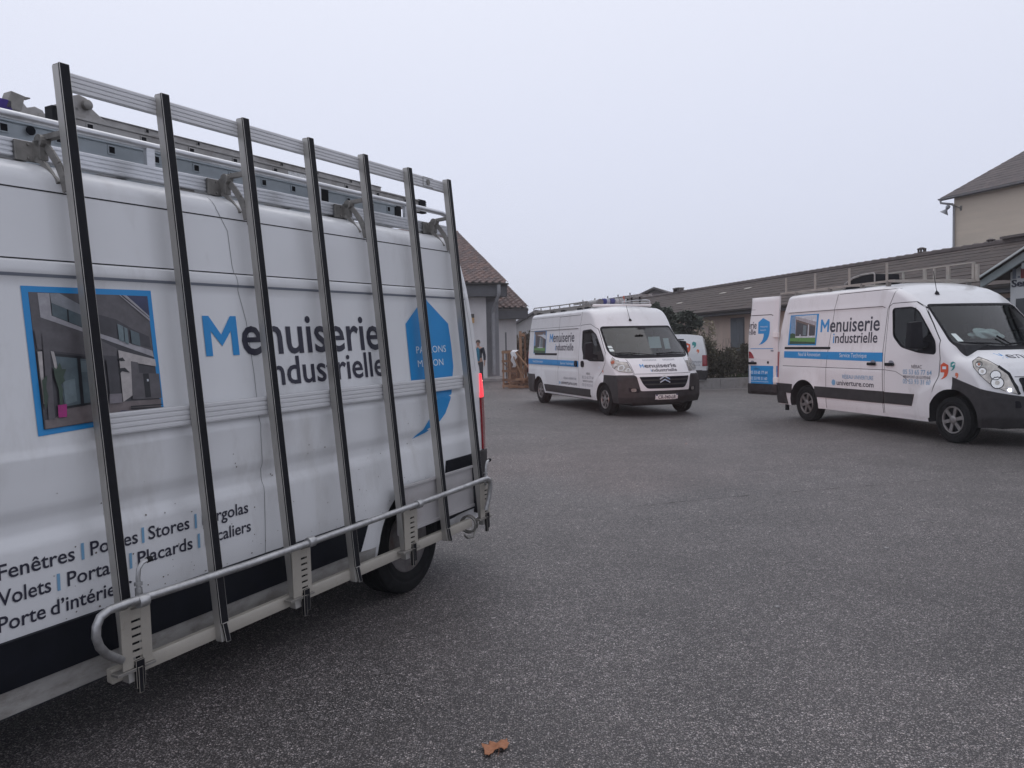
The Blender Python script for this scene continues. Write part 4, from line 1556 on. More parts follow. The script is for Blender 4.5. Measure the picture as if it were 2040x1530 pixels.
# printed house picture
P = [('dark', [(2.328, 1.866), (1.818, 1.866), (1.815, 1.363), (2.328, 1.344)]),
     ('mid', [(2.328, 1.866), (2.293, 1.866), (2.294, 1.77), (2.119, 1.711), (2.128, 1.638), (2.324, 1.643)]),
     ('mid', [(2.209, 1.865), (1.95, 1.867), (1.818, 1.766), (1.822, 1.631), (1.992, 1.672), (2.123, 1.727), (2.112, 1.817)]),
     ('dark', [(2.12, 1.80), (1.98, 1.765), (1.90, 1.72), (1.83, 1.69), (1.826, 1.64), (1.992, 1.68), (2.123, 1.735)]),
     ('slab', [(2.294, 1.864), (2.248, 1.864), (2.249, 1.777), (2.123, 1.727), (1.822, 1.629), (1.818, 1.601), (2.119, 1.71), (2.293, 1.77)]),
     ('blind', [(2.247, 1.864), (2.209, 1.865), (2.113, 1.814), (2.117, 1.774), (2.245, 1.827)]),
     ('glass', [(2.245, 1.827), (2.117, 1.777), (2.123, 1.73), (2.246, 1.777)]),
     ('black', [(2.186, 1.803), (2.180, 1.801), (2.182, 1.752), (2.188, 1.754)]),
     ('navy', [(1.922, 1.866), (1.818, 1.866), (1.818, 1.777)]),
     ('slab', [(1.953, 1.867), (1.947, 1.867), (1.818, 1.768), (1.819, 1.757)]),
     ('slab', [(1.938, 1.867), (1.919, 1.866), (1.82, 1.780), (1.82, 1.772)]),
     ('glass2', [(1.977, 1.746), (1.951, 1.735), (1.953, 1.668), (1.976, 1.677)]),
     ('glass2', [(1.948, 1.732), (1.933, 1.726), (1.933, 1.658), (1.95, 1.666)]),
     ('glass', [(1.92, 1.72), (1.88, 1.705), (1.88, 1.65), (1.92, 1.662)]),
     ('dark', [(2.324, 1.643), (1.99, 1.639), (1.82, 1.594), (1.815, 1.363), (2.328, 1.344)]),
     ('mid', [(2.325, 1.723), (2.125, 1.709), (1.989, 1.642), (1.999, 1.612), (2.135, 1.622), (2.321, 1.648)]),
     ('floor', [(2.241, 1.413), (2.115, 1.423), (1.808, 1.418), (1.815, 1.367), (2.325, 1.346), (2.324, 1.379), (2.286, 1.38)]),
     ('wall', [(2.322, 1.64), (2.305, 1.64), (2.315, 1.44), (2.322, 1.44)]), ('wall', [(2.272, 1.64), (2.26, 1.638), (2.245, 1.56), (2.262, 1.56)]),
     ('glass', [(2.257, 1.631), (2.103, 1.61), (2.117, 1.425), (2.24, 1.416)]),
     ('black', [(2.257, 1.631), (2.103, 1.610), (2.103, 1.600), (2.257, 1.620)]), ('black', [(2.24, 1.416), (2.117, 1.425), (2.117, 1.432), (2.24, 1.424)]),
     ('glass2', [(2.166, 1.60), (2.12, 1.594), (2.125, 1.55), (2.168, 1.555)]), ('glass2', [(2.24, 1.52), (2.19, 1.53), (2.19, 1.44), (2.238, 1.43)]),
     ('black', [(2.171, 1.618), (2.158, 1.615), (2.163, 1.422), (2.177, 1.42)]),
     ('mid', [(2.299, 1.71), (2.274, 1.702), (2.286, 1.38), (2.311, 1.38)]),
     ('wall', [(1.99, 1.636), (1.82, 1.591), (1.818, 1.56), (1.93, 1.582), (1.947, 1.444), (1.993, 1.42)]),
     ('mid', [(1.938, 1.588), (1.905, 1.581), (1.904, 1.536), (1.886, 1.535), (1.809, 1.528), (1.809, 1.421), (1.949, 1.427)]),
     ('black', [(1.888, 1.533), (1.86, 1.532), (1.86, 1.43), (1.888, 1.43)]), ('pale', [(1.872, 1.508), (1.864, 1.508), (1.864, 1.498), (1.872, 1.498)]),
     ('dark', [(2.05, 1.60), (2.00, 1.59), (2.0, 1.46), (2.05, 1.45)]),
     ('black', [(2.0, 1.60), (1.975, 1.605), (1.965, 1.59), (1.985, 1.59)]), ('black', [(2.0, 1.56), (1.97, 1.562), (1.95, 1.54), (1.985, 1.548), (2.0, 1.535)]),
     ('black', [(2.125, 1.53), (2.11, 1.54), (2.105, 1.48), (2.115, 1.485)]),
     ('magenta', [(2.272, 1.432), (2.236, 1.433), (2.241, 1.383), (2.274, 1.384)]),
     ('planter', [(2.053, 1.458), (1.997, 1.456), (2.0, 1.418), (2.058, 1.418)]),
     ('leaf', [(2.273, 1.581), (2.262, 1.57), (2.246, 1.595), (2.24, 1.57), (2.223, 1.568), (2.238, 1.54), (2.233, 1.523), (2.25, 1.51), (2.245, 1.49), (2.254, 1.432), (2.264, 1.433), (2.262, 1.494), (2.272, 1.541)]),
     ('leaf', [(2.322, 1.53), (2.30, 1.55), (2.31, 1.50), (2.305, 1.47), (2.318, 1.42), (2.324, 1.44)]),
     ('black', [(1.965, 1.401), (1.812, 1.396), (1.812, 1.392), (1.965, 1.395)]), ('black', [(1.966, 1.393), (1.813, 1.384), (1.813, 1.38), (1.963, 1.387)]),
     ('navy', [(2.023, 1.368), (2.012, 1.386), (1.829, 1.367)])]
picture_patches(SK, F_LEFT, near, [(2.354, 1.889), (1.796, 1.891), (1.795, 1.345), (2.351, 1.32)], P)

# lettering (reading direction is towards the rear: flat x runs as -x of the van)
FT = F_LEFT_R
brand_text(SK, FT, -1.536, -0.212, 1.594, 0.190, -1.185, -0.200, 1.431, 0.140, near)
bub = [(-x, z) for x, z in [(-0.31, 1.925), (-0.069, 1.748), (-0.066, 1.365), (-0.34, 1.361), (-0.333, 1.236), (-0.29, 1.17), (-0.233, 1.11), (-0.16, 1.05), (-0.045, 1.001),
       (-0.20, 1.025), (-0.353, 1.082), (-0.43, 1.13), (-0.47, 1.179), (-0.529, 1.266), (-0.56, 1.365), (-0.589, 1.447), (-0.590, 1.60), (-0.578, 1.749)]]
lay(SK, FT, [bub], 0.003, 0, 0.10, 'logo_mark', M['blue'], near, smooth=None)
lay(SK, FT, text_fill('PARLONS', 0.155, 0.512, 1.553, 0.045), 0.005, 0, None, 'lettering', M['white_ink'], near, smooth=None)
lay(SK, FT, text_fill('MAISON', 0.158, 0.462, 1.463, 0.044), 0.005, 0, None, 'lettering', M['white_ink'], near, smooth=None)
for y, words in ((0.822, (('Fenêtres', -2.537, -2.250), ('Portes', -2.185, -1.973), ('Stores', -1.922, -1.712), ('Pergolas', -1.640, -1.366))),
                 (0.727, (('Volets', -2.542, -2.349), ('Portails', -2.285, -2.040), ('Placards', -1.978, -1.700), ('Escaliers', -1.630, -1.354))),
                 (0.633, (('Porte', -2.546, -2.374), ("d’intérieur", -2.355, -2.010)))):
    for w, a, b in words:
        lay(SK, FT, text_fill(w, a, b, y, 0.055, bold=0.011), 0.0032, 0, None, 'lettering', M['ink'], near, smooth=None)
for x, z in ((-2.217, 0.815), (-1.948, 0.815), (-1.677, 0.815), (-2.319, 0.721), (-2.011, 0.721), (-1.664, 0.721)):
    lay(SK, FT, [[(x - 0.006, z), (x + 0.006, z), (x + 0.006, z + 0.066), (x - 0.006, z + 0.066)]], 0.0032, 0, None, 'lettering', M['pale_blue_ink'], near, smooth=None)

# mouldings, bumper corner, tail lamp
L1 = ((0, 0.3, 0), (0, 1, 0))
piece(body_me, [L1, ((0, 0, 0.415), (0, 0, 1)), ((0, 0, 0.592), (0, 0, -1)), ((0.50, 0, 0.50), (0.95, 0, 0.42)), ((3.5, 0, 0), (-1, 0, 0))], 0.018, 'side_moulding', M['moulding'], near)
piece(body_me, [L1, ((0, 0, 0.40), (0, 0, 1)), ((0, 0, 0.803), (0, 0, -1)), ((-0.40, 0, 0.76), (-0.9, 0, -0.3)), ((-0.80, 0, 0), (1, 0, 0))], 0.016, 'rear_moulding', M['moulding'], near)
piece(body_me, [((0, 0, 0.36), (0, 0, 1)), ((0, 0, 0.806), (0, 0, -1)), ((-0.805, 0, 0), (-1, 0, 0))], 0.028, 'rear_bumper', M['plastic'], near)
piece(body_me, [L1, ((0, 0, 0.302), (0, 0, 1)), ((0, 0, 0.405), (0, 0, -1)), ((0.40, 0, 0), (1, 0, 0)), ((3.72, 0, 0), (-1, 0, 0))], 0.0025, 'sill', M['grime_shade_paint'], near)
lamp = piece(body_me, [((0, 0.80, 0), (0, 1, 0)), ((0, 0, 0.812), (0, 0, 1)), ((0, 0, 1.20), (0, 0, -1)), ((-0.925, 0, 1.0), (-1, 0, 0.05))], 0.016, 'tail_lamp', M['red_lens'], near)
piece(body_me, [((0, 0.80, 0), (0, 1, 0)), ((0, 0, 1.2), (0, 0, 1)), ((0, 0, 1.375), (0, 0, -1)), ((-0.925, 0, 1.2), (-1, 0, -0.28))], 0.017, 'lit_lens', M['red_lit'], lamp)
lamp2 = piece(body_me, [((0, -0.80, 0), (0, -1, 0)), ((0, 0, 0.812), (0, 0, 1)), ((0, 0, 1.20), (0, 0, -1)), ((-0.925, 0, 1.0), (-1, 0, 0.05))], 0.016, 'tail_lamp', M['red_lens'], near)
piece(body_me, [((0, -0.80, 0), (0, -1, 0)), ((0, 0, 1.2), (0, 0, 1)), ((0, 0, 1.375), (0, 0, -1)), ((-0.925, 0, 1.2), (-1, 0, -0.28))], 0.017, 'lit_lens', M['red_lit'], lamp2)
for q in (1, -1):                      # what the lit stop lamps throw backwards
    ld = D.lights.new('stop_lamp_light', 'SPOT')
    ld.energy = 420
    ld.color = (1.0, 0.42, 0.33)
    ld.spot_size = rad(62)
    ld.spot_blend = 1.0
    ld.shadow_soft_size = 0.08
    lo = D.objects.new('stop_lamp_light', ld)
    link(lo, near)
    lo.matrix_local = Matrix.Translation((-1.06, q * 0.97, 1.28)) @ Matrix.Rotation(rad(90), 4, 'Y')

# rear doors with their shut line, hinges and a number plate
seam(SK, F_REAR, [(0, 0.5), (0, 2.3)], near, w=0.01)
lay(SK, F_REAR, [[(-0.26, 0.62), (0.26, 0.62), (0.26, 0.73), (-0.26, 0.73)]], 0.03, 0.03, None, 'number_plate', M['plate'], near, smooth=None)

# underside and sill
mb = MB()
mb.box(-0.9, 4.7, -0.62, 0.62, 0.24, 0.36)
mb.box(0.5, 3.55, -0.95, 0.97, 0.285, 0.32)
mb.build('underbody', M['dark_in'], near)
wheel(near, 0, 1.0, 1, 'steel')
wheel(near, 0, -1.0, -1, 'steel')
wheel(near, 4.127, 1.0, 1, 'steel', z=0.392)
wheel(near, 4.127, -1.0, -1, 'steel', z=0.392)
# --- the front end, out of the picture: screen, bumper, lamps in simple form
lay(SK, F_FRONT, [round_poly([(-0.86, 1.935), (0.86, 1.935), (0.925, 1.38), (0.84, 1.27), (-0.84, 1.27), (-0.925, 1.38)], 0.06)], 0.003, 0.004, 0.12, 'windscreen', M['black'], near)
piece(body_me, [((0, 0, 0.885), (0, 0, -1)), ((4.2, 0, 0), (1, 0, 0))], 0.012, 'front_bumper', M['plastic'], near)

# mud spots thrown up on the lower panels
rnm = random.Random(17)
v, f = [], []
for _ in range(110):
    cx_, cz_ = rnm.uniform(-0.15, 2.4), 0.60 + 0.55 * rnm.random() ** 1.8
    r_ = rnm.uniform(0.0014, 0.0042)
    k = len(v)
    sides = 5
    for q in range(sides):
        t_ = 2 * math.pi * q / sides + rnm.uniform(-0.3, 0.3)
        v.append((cx_ + r_ * math.cos(t_) * rnm.uniform(0.7, 1.5), cz_ + r_ * math.sin(t_) * rnm.uniform(0.7, 1.3)))
    f.append(tuple(range(k, k + sides)))
o = lay(SK, F_LEFT, (v, f), 0.0022, 0, None, 'mud_spots', mat('dried_mud', (0.10, 0.08, 0.065), rough=0.95), near, smooth=None)
o['kind'] = 'stuff'

# ---- glass rack on the side
rack = holder('glazing_rack', near)
POST = [2.160, 1.700, 1.236, 0.772, 0.300, -0.155, -0.628]
def yo(z):
    return 1.20 - 0.09 * (z - 0.3)
for i, x in enumerate(POST):
    mb = MB()
    z0, z1 = 0.318, 2.758
    a, b = yo(z0), yo(z1)
    def bar(x0, x1, d0, d1, za, zb_, flare=0.0):
        pa, pb = yo(za), yo(zb_)
        mb.hexa([(x0, pa - d1 + flare, za), (x1, pa - d1 + flare, za), (x1, pa - d0 + flare, za), (x0, pa - d0 + flare, za),
                 (x0, pb - d1, zb_), (x1, pb - d1, zb_), (x1, pb - d0, zb_), (x0, pb - d0, zb_)])
    mb.cur = 0
    bar(x - 0.040, x, 0.010, 0.048, z0, z1)
    mb.cur = 1
    zr = 0.62 if i % 2 == 0 else 0.40
    bar(x - 0.042, x - 0.0005, 0.0, 0.010, zr, z1 + 0.006)
    bar(x - 0.038, x - 0.002, 0.013, 0.046, z1, z1 + 0.005)
    if i % 2:                                                     # the loose rubber end of the short posts
        pa = yo(0.40)
        mb.hexa([(x - 0.040, pa + 0.004, 0.315), (x - 0.014, pa + 0.004, 0.315), (x - 0.014, pa + 0.012, 0.315), (x - 0.040, pa + 0.012, 0.315),
                 (x - 0.033, pa - 0.013, 0.40), (x - 0.007, pa - 0.013, 0.40), (x - 0.007, pa, 0.40), (x - 0.033, pa, 0.40)])
    mb.build('rack_post', [M['post_alu'], M['black']], rack, bevel=0.002)


def ribbed(x0, x1, y, z0, z1, depth, n, name, m, parent, face=1):
    """extruded profile running along the van with n rounded ribs on its outer face"""
    pr = []
    hgt = z1 - z0
    for k in range(n):
        for t, o in ((0.08, -0.25), (0.2, 0.9), (0.5, 1.0), (0.8, 0.9), (0.92, -0.25)):
            pr.append((y + face * (o - 1) * hgt / n * 0.16, z0 + hgt * (k + t) / n))
    poly = [(y - face * depth, z0)] + [(y - face * 0.004, z0)] + pr + [(y - face * 0.004, z1), (y - face * depth, z1)]
    mb = MB()
    mb.prism([(x0, a, b) for a, b in poly], (x1 - x0, 0, 0))
    return mb.build(name, m, parent, smooth=40)


ribbed(-0.70, 2.13, 0.940, 2.676, 2.748, 0.022, 4, 'top_rail', M['alu_pale'], rack)
ribbed(-0.66, 2.10, 1.052, 1.292, 1.382, 0.020, 4, 'middle_rail', M['alu_pale'], rack)
mb = MB()
mb.box(2.095, 2.115, 1.03, 1.058, 1.29, 1.345)
mb.build('end_cap', M['black'], rack)
mb = MB()
mb.lathe([(0.020, 0), (0.020, 0.004), (0.014, 0.005)], (-0.434, 0.941, 2.714), (0, 1, 0), 20)
mb.build('badge', M['bracket'], rack)
mb = MB()
for a, b in (((-0.375, 2.684), (-0.495, 2.684)), ((-0.375, 2.744), (-0.495, 2.744))):
    mb.beam((a[0], 0.9412, a[1]), (b[0], 0.9412, b[1]), 0.002, 0.003)
mb.beam((-0.375, 0.9412, 2.684), (-0.375, 0.9412, 2.744), 0.003, 0.002, up=(0, 1, 0))
mb.build('badge_plate', M['bracket'], rack)
# lower step rail in cream paint, with its open ring at the rear end
mb = MB()
mb.prism([(2.205, 1.115, 0.330), (2.205, 1.150, 0.325), (2.205, 1.150, 0.370), (2.205, 1.142, 0.382), (2.205, 1.115, 0.382)], (-2.74, 0, 0))
mb.build('step_rail', M['cream'], rack, bevel=0.004, smooth=40)
mb = MB()
c = Vector((-0.545, 1.11, 0.335))
for dx in (0.0, 0.028):
    mb.tube([c + Vector((-dx - 0.01 * math.cos(t), 0.055 * math.cos(t), 0.058 * math.sin(t))) for t in [2 * math.pi * k / 20 for k in range(21)]], 0.008, 6, caps=False)
mb.tube([c + Vector((-0.03, 0.05, -0.03)), c + Vector((0.02, 0.055, -0.075)), c + Vector((0.09, 0.05, -0.07)), c + Vector((0.12, 0.045, -0.045))], 0.009, 6)
mb.build('strap_ring', M['bracket'], rack, smooth=40)
# grey sheet panel over the wheel
mb = MB()
mb.box(-0.64, 0.262, 1.098, 1.106, 0.452, 0.592)
mb.box(-0.64, 0.262, 1.094, 1.102, 0.598, 0.738)
mb.box(-0.64, 0.262, 1.100, 1.116, 0.726, 0.742)
mb.box(-0.64, 0.262, 1.100, 1.114, 0.446, 0.466)
mb.box(-0.64, 0.262, 1.100, 1.110, 0.588, 0.602)
mb.build('wheel_panel', M['alu_panel'], rack, bevel=0.002)
# slotted uprights of the hand rail
for i, (xa, xb) in ((0, (2.185, 2.052)), (2, (1.250, 1.120)), (4, (0.312, 0.178)), (6, (-0.590, -0.716))):
    mb = MB()
    mb.cur = 0
    ya = 1.192
    sx = xa - 0.045 if i == 0 else xa - 0.060
    zs = [0.385 if True else 0]
    n = 7
    z0, z1 = 0.375, 0.615
    hgt = (z1 - z0 - 0.03) / n
    mb.box(xb, sx - 0.042, ya - 0.006, ya, z0, z1)
    mb.box(sx, xa, ya - 0.006, ya, z0, z1)
    mb.box(sx - 0.042, sx, ya - 0.006, ya, z1 - 0.03, z1)
    for k in range(n):                      # bars between the slots
        mb.box(sx - 0.042, sx, ya - 0.006, ya, z0 + k * hgt + 0.010, z0 + (k + 1) * hgt)
    mb.box(xb, xb + 0.004, 1.155, ya - 0.006, z0, z1 - 0.004)
    mb.cur = 1
    mb.box(sx - 0.042, sx, ya - 0.02, ya - 0.014, z0, z1 - 0.02)
    mb.box(sx - 0.044, sx - 0.004, ya - 0.004, ya + 0.010, 0.290, 0.402)      # black clamp tongue
    mb.box(xa - 0.075, xa - 0.055, ya - 0.002, ya + 0.016, 0.270, 0.375)
    mb.cur = 2
    mb.box(xb - 0.008, xa + 0.030, 1.155, ya + 0.010, 0.362, 0.374)
    mb.tube([(sx - 0.01, ya - 0.02, 0.61), (sx - 0.01, ya + 0.04, 0.632), (sx - 0.01, 1.248, 0.648)], 0.012, 6)
    mb.build('slotted_bracket', [M['cream'], M['black'], M['bracket']], rack, bevel=0.0015)
    if i == 6:
        continue
    mb = MB()
    mb.lathe([(0.024, -0.022), (0.026, -0.018), (0.026, 0.018), (0.024, 0.022)], (sx - 0.012, 1.25, 0.652), (1, 0, 0), 14)
    mb.build('rail_clamp', M['galv'], rack, smooth=40)
# bent hand rail
mb = MB()
path = [(2.190, 1.190, 0.425), (2.225, 1.205, 0.452), (2.275, 1.225, 0.490), (2.308, 1.240, 0.530), (2.325, 1.248, 0.575), (2.322, 1.250, 0.615), (2.305, 1.250, 0.645), (2.270, 1.250, 0.660), (2.20, 1.250, 0.662),
        (1.6, 1.250, 0.648), (0.8, 1.250, 0.650), (0.0, 1.250, 0.656), (-0.545, 1.250, 0.664), (-0.590, 1.250, 0.662), (-0.622, 1.250, 0.645), (-0.638, 1.248, 0.61), (-0.630, 1.24, 0.53), (-0.604, 1.225, 0.435)]
mb.tube(path, 0.0165, 12)
mb.build('hand_rail', M['galv'], rack, smooth=60)
# spring hooks standing behind the hand rail
for x, z in ((2.105, 0.64), (-0.660, 0.62)):
    mb = MB()
    mb.tube([(x, 1.20, z - 0.02), (x, 1.20, z + 0.09), (x - 0.005, 1.20, z + 0.125), (x - 0.022, 1.20, z + 0.145), (x - 0.045, 1.20, z + 0.150)], 0.009, 8)
    mb.lathe([(0.016, 0), (0.016, 0.012)], (x, 1.20, z + 0.06), (0, 0, 1), 12)
    mb.lathe([(0.014, 0), (0.014, 0.05)], (x, 1.20, z), (0, 0, 1), 12)
    mb.cur = 1
    mb.tube([(x - 0.043, 1.20, z + 0.150), (x - 0.064, 1.20, z + 0.152)], 0.0125, 8)
    mb.build('spring_hook', [M['galv'], M['black']], rack, smooth=40)

# ---- roof rack
roof = holder('roof_rack', near)
ribbed(-0.90, 3.2, 0.820, 2.402, 2.474, 0.045, 4, 'side_profile', M['alu'], roof)
ribbed(-0.90, 3.2, -0.820, 2.402, 2.474, 0.045, 4, 'side_profile', M['alu'], roof, face=-1)
for s in (1, -1):
    mb = MB()
    mb.tube([(3.2, s * 0.80, 2.565), (1.0, s * 0.80, 2.567), (-0.80, s * 0.80, 2.566), (-0.86, s * 0.80, 2.558), (-0.895, s * 0.80, 2.535), (-0.905, s * 0.80, 2.47)], 0.018, 10)
    mb.build('guard_tube', M['alu'], roof, smooth=60)
    for x in (2.9, 1.64, 0.52, -0.36):
        mb = MB()
        mb.box(x - 0.022, x + 0.022, s * 0.80 - 0.012, s * 0.80 + 0.012, 2.47, 2.56)
        mb.build('stanchion', M['alu'], roof, bevel=0.003)
for x in (2.75, 2.2, 1.75, 1.22, 0.72, 0.22, -0.25, -0.70):
    mb = MB()
    mb.box(x - 0.025, x + 0.025, -0.80, 0.80, 2.405, 2.440)
    mb.build('cross_bar', M['alu_old'], roof, bevel=0.003)
for x in (2.55, 1.45, 0.35, -0.62):
    for s in (1, -1):
        mb = MB()
        mb.hexa([(x - 0.07, s * 0.66, 2.36), (x + 0.07, s * 0.66, 2.36), (x + 0.07, s * 0.81, 2.34), (x - 0.07, s * 0.81, 2.34),
                 (x - 0.05, s * 0.70, 2.41), (x + 0.05, s * 0.70, 2.41), (x + 0.05, s * 0.80, 2.41), (x - 0.05, s * 0.80, 2.41)])
        mb.build('roof_foot', M['bracket'], roof, bevel=0.004)
# brackets from the roof profile out to every second post
for x in (2.160, 1.236, 0.300, -0.628):
    mb = MB()
    px = x - 0.02
    mb.box(px + 0.030, px + 0.125, 0.822, 0.832, 2.390, 2.468)
    mb.box(px + 0.02, px + 0.055, 0.83, 0.875, 2.395, 2.475)
    mb.lathe([(0.026, -0.02), (0.026, 0.02)], (px + 0.035, 0.865, 2.470), (1, 0, 0), 12)
    mb.beam((px + 0.03, 0.86, 2.482), (px - 0.0, 0.965, 2.496), 0.03, 0.022)
    mb.beam((px + 0.012, 0.965, 2.510), (px + 0.012, 0.985, 2.24), 0.008, 0.03, up=(0, 1, 0))
    arc = [(px + 0.03, 0.875, 2.455), (px + 0.025, 0.905, 2.42), (px + 0.02, 0.935, 2.375), (px + 0.016, 0.958, 2.32), (px + 0.014, 0.968, 2.265)]
    for p, q in zip(arc, arc[1:]):
        mb.beam(p, q, 0.012, 0.030)
    arc2 = [(px + 0.05, 0.845, 2.40), (px + 0.04, 0.87, 2.385), (px + 0.03, 0.90, 2.34), (px + 0.02, 0.93, 2.30)]
    for p, q in zip(arc2, arc2[1:]):
        mb.beam(p, q, 0.02, 0.02)
    for zz in (2.402, 2.456):
        mb.lathe([(0.006, 0), (0.006, 0.008)], (px + 0.075, 0.832, zz), (0, 1, 0), 8)
    mb.build('rack_bracket', M['bracket'], roof, bevel=0.002)


def ladder(name, label, x0, x1, y0, y1, z, hgt, m, rungs, group, thick=0.026, foot=None, mw=NEAR, rung=0.040):
    t = thing(name, label, 'ladder', mw @ Matrix.Translation((0, 0, 0)), group)
    for y in (y0, y1):
        s = 1 if y == max(y0, y1) else -1
        mb = MB()
        d = thick * 0.35
        poly = [(y + s * 0.008, z), (y + s * 0.008, z + hgt * 0.10), (y, z + hgt * 0.14), (y, z + hgt * 0.86), (y + s * 0.008, z + hgt * 0.90), (y + s * 0.008, z + hgt), (y - s * thick, z + hgt), (y - s * thick, z)]
        mb.prism([(x0, a, b) for a, b in poly], (x1 - x0, 0, 0))
        mb.build('ladder_stile', m, t, bevel=0.0015)
    for x in rungs:
        ys = (min(y0, y1) - 0.004, max(y0, y1) + 0.004)
        mb = MB()
        a = rung / 2
        zc = z + hgt * 0.62
        mb.cur = 0
        q = a * 0.72
        for (ax, az, bx, bz) in ((-a, -a, a, -q), (-a, q, a, a), (-a, -q, -q, q), (q, -q, a, q)):
            mb.box(x + ax, x + bx, ys[0], ys[1], zc + az, zc + bz)
        mb.cur = 1
        mb.box(x - q, x + q, ys[0] + 0.0015, ys[1] - 0.0015, zc - q, zc + q)
        mb.build('rung', [m, M['black']], t)
    return t


lad1 = ladder('extension_ladder', 'bluish aluminium ladder lying lowest on the near van roof rack behind the guard tube', -0.38, 3.1, 0.70, 0.28, 2.478, 0.098, M['alu_blue'],
              [2.76, 2.50, 2.228, 2.0, 1.758, 1.526, 1.294, 1.065, 0.838, 0.610, 0.37, 0.12, -0.12, -0.30], 'ladders carried on the near van')
mb = MB()
mb.lathe([(0.019, 0), (0.019, 0.004)], (2.127, 0.712, 2.545), (0, 1, 0), 20)
mb.build('end_plug', M['moulding'], lad1)
mb = MB()
for y in (0.70, 0.28):
    mb.box(-0.44, -0.37, y - 0.035, y + 0.006, 2.475, 2.580)
mb.build('rubber_foot', M['black'], lad1, bevel=0.004)
mb = MB()
mb.box(0.33, 0.42, 0.705, 0.722, 2.475, 2.580)
mb.build('clasp', M['black'], lad1, bevel=0.004)
lad2 = ladder('sliding_ladder', 'long dull grey ladder with a black ribbed rubber foot at its rear end', -1.18, 1.74, 0.35, -0.08, 2.662, 0.096, M['alu_old'],
              [1.618, 1.321, 1.020, 0.712, 0.39, 0.06, -0.29, -0.641, -0.988], 'ladders carried on the near van')
lad3 = ladder('third_ladder', 'shorter grey ladder section resting on top of the dull grey ladder', -0.75, 1.66, 0.30, -0.10, 2.762, 0.040, M['alu_old'],
              [1.26, 0.93, 0.61, 0.28, -0.05, -0.4], 'ladders carried on the near van', rung=0.024)
lad3.name = 'ladder'
for y in (0.35, -0.08):
    mb = MB()
    mb.box(-1.262, -1.17, y - 0.032, y + 0.008, 2.658, 2.765)
    for k in range(7):
        mb.box(-1.272, -1.262, y - 0.032, y + 0.008, 2.662 + k * 0.014, 2.670 + k * 0.014)
    mb.build('rubber_foot', M['black'], lad2, bevel=0.003)
mb = MB()
mb.box(0.11, 0.28, 0.3512, 0.3525, 2.685, 2.742)
mb.build('worn_sticker', mat('worn_sticker', (0.55, 0.55, 0.55), rough=0.7, var=0.3, vscale=60), lad2)
# the wheeled end fitting of the top ladder
mb = MB()
mb.prism([(1.77, 0.30, 2.70), (1.77, 0.30, 2.80), (1.745, 0.30, 2.81), (1.75, 0.30, 2.875), (1.72, 0.30, 2.895), (1.69, 0.30, 2.86), (1.65, 0.30, 2.875), (1.61, 0.30, 2.865), (1.585, 0.30, 2.82), (1.50, 0.30, 2.765), (1.50, 0.30, 2.70)], (0, 0.03, 0))
mb.prism([(1.77, -0.06, 2.70), (1.77, -0.06, 2.80), (1.745, -0.06, 2.81), (1.75, -0.06, 2.875), (1.72, -0.06, 2.895), (1.69, -0.06, 2.86), (1.65, -0.06, 2.875), (1.61, -0.06, 2.865), (1.585, -0.06, 2.82), (1.50, -0.06, 2.765), (1.50, -0.06, 2.70)], (0, 0.03, 0))
mb.box(1.655, 1.68, -0.06, 0.33, 2.79, 2.815)
mb.build('end_fitting', M['alu_old'], lad2, bevel=0.006)
mb = MB()
mb.box(1.765, 1.795, 0.28, 0.34, 2.69, 2.79)
mb.build('rubber_pad', M['black'], lad2, bevel=0.004)
for x, z in ((1.725, 2.80), (1.62, 2.83)):
    mb = MB()
    for y in (0.325, -0.06):
        mb = MB()
        mb.lathe([(0.016, 0), (0.024, 0.005), (0.024, 0.028), (0.016, 0.033)], (x, y, z), (0, 1, 0), 18)
        mb.build('ladder_wheel', M['bracket'], lad2, smooth=40)
# strap reel with a purple webbing, far left
wb = thing('ratchet_strap', 'purple ratchet strap with grey buckle lying across the front of the near van roof rack', 'strap', NEAR)
mb = MB()
mb.box(1.99, 2.75, 0.30, 0.36, 2.575, 2.757)
mb.build('webbing', mat('purple_webbing', (0.045, 0.025, 0.17), rough=0.8, var=0.3, vscale=30), wb, bevel=0.004)
mb = MB()
mb.hexa([(1.95, 0.30, 2.72), (2.02, 0.30, 2.72), (2.02, 0.36, 2.72), (1.95, 0.36, 2.72), (1.93, 0.30, 2.79), (1.99, 0.30, 2.80), (1.99, 0.36, 2.80), (1.93, 0.36, 2.79)])
mb.hexa([(1.90, 0.31, 2.788), (1.97, 0.31, 2.775), (1.97, 0.35, 2.775), (1.90, 0.35, 2.788), (1.90, 0.31, 2.794), (1.97, 0.31, 2.79), (1.97, 0.35, 2.79), (1.90, 0.35, 2.794)])
for k in range(4):
    mb.lathe([(0.016, 0), (0.016, 0.05)], (2.08 + 0.08 * k, 0.30, 2.765), (0, 1, 0), 8)
mb.build('buckle', M['bracket'], wb, bevel=0.004)

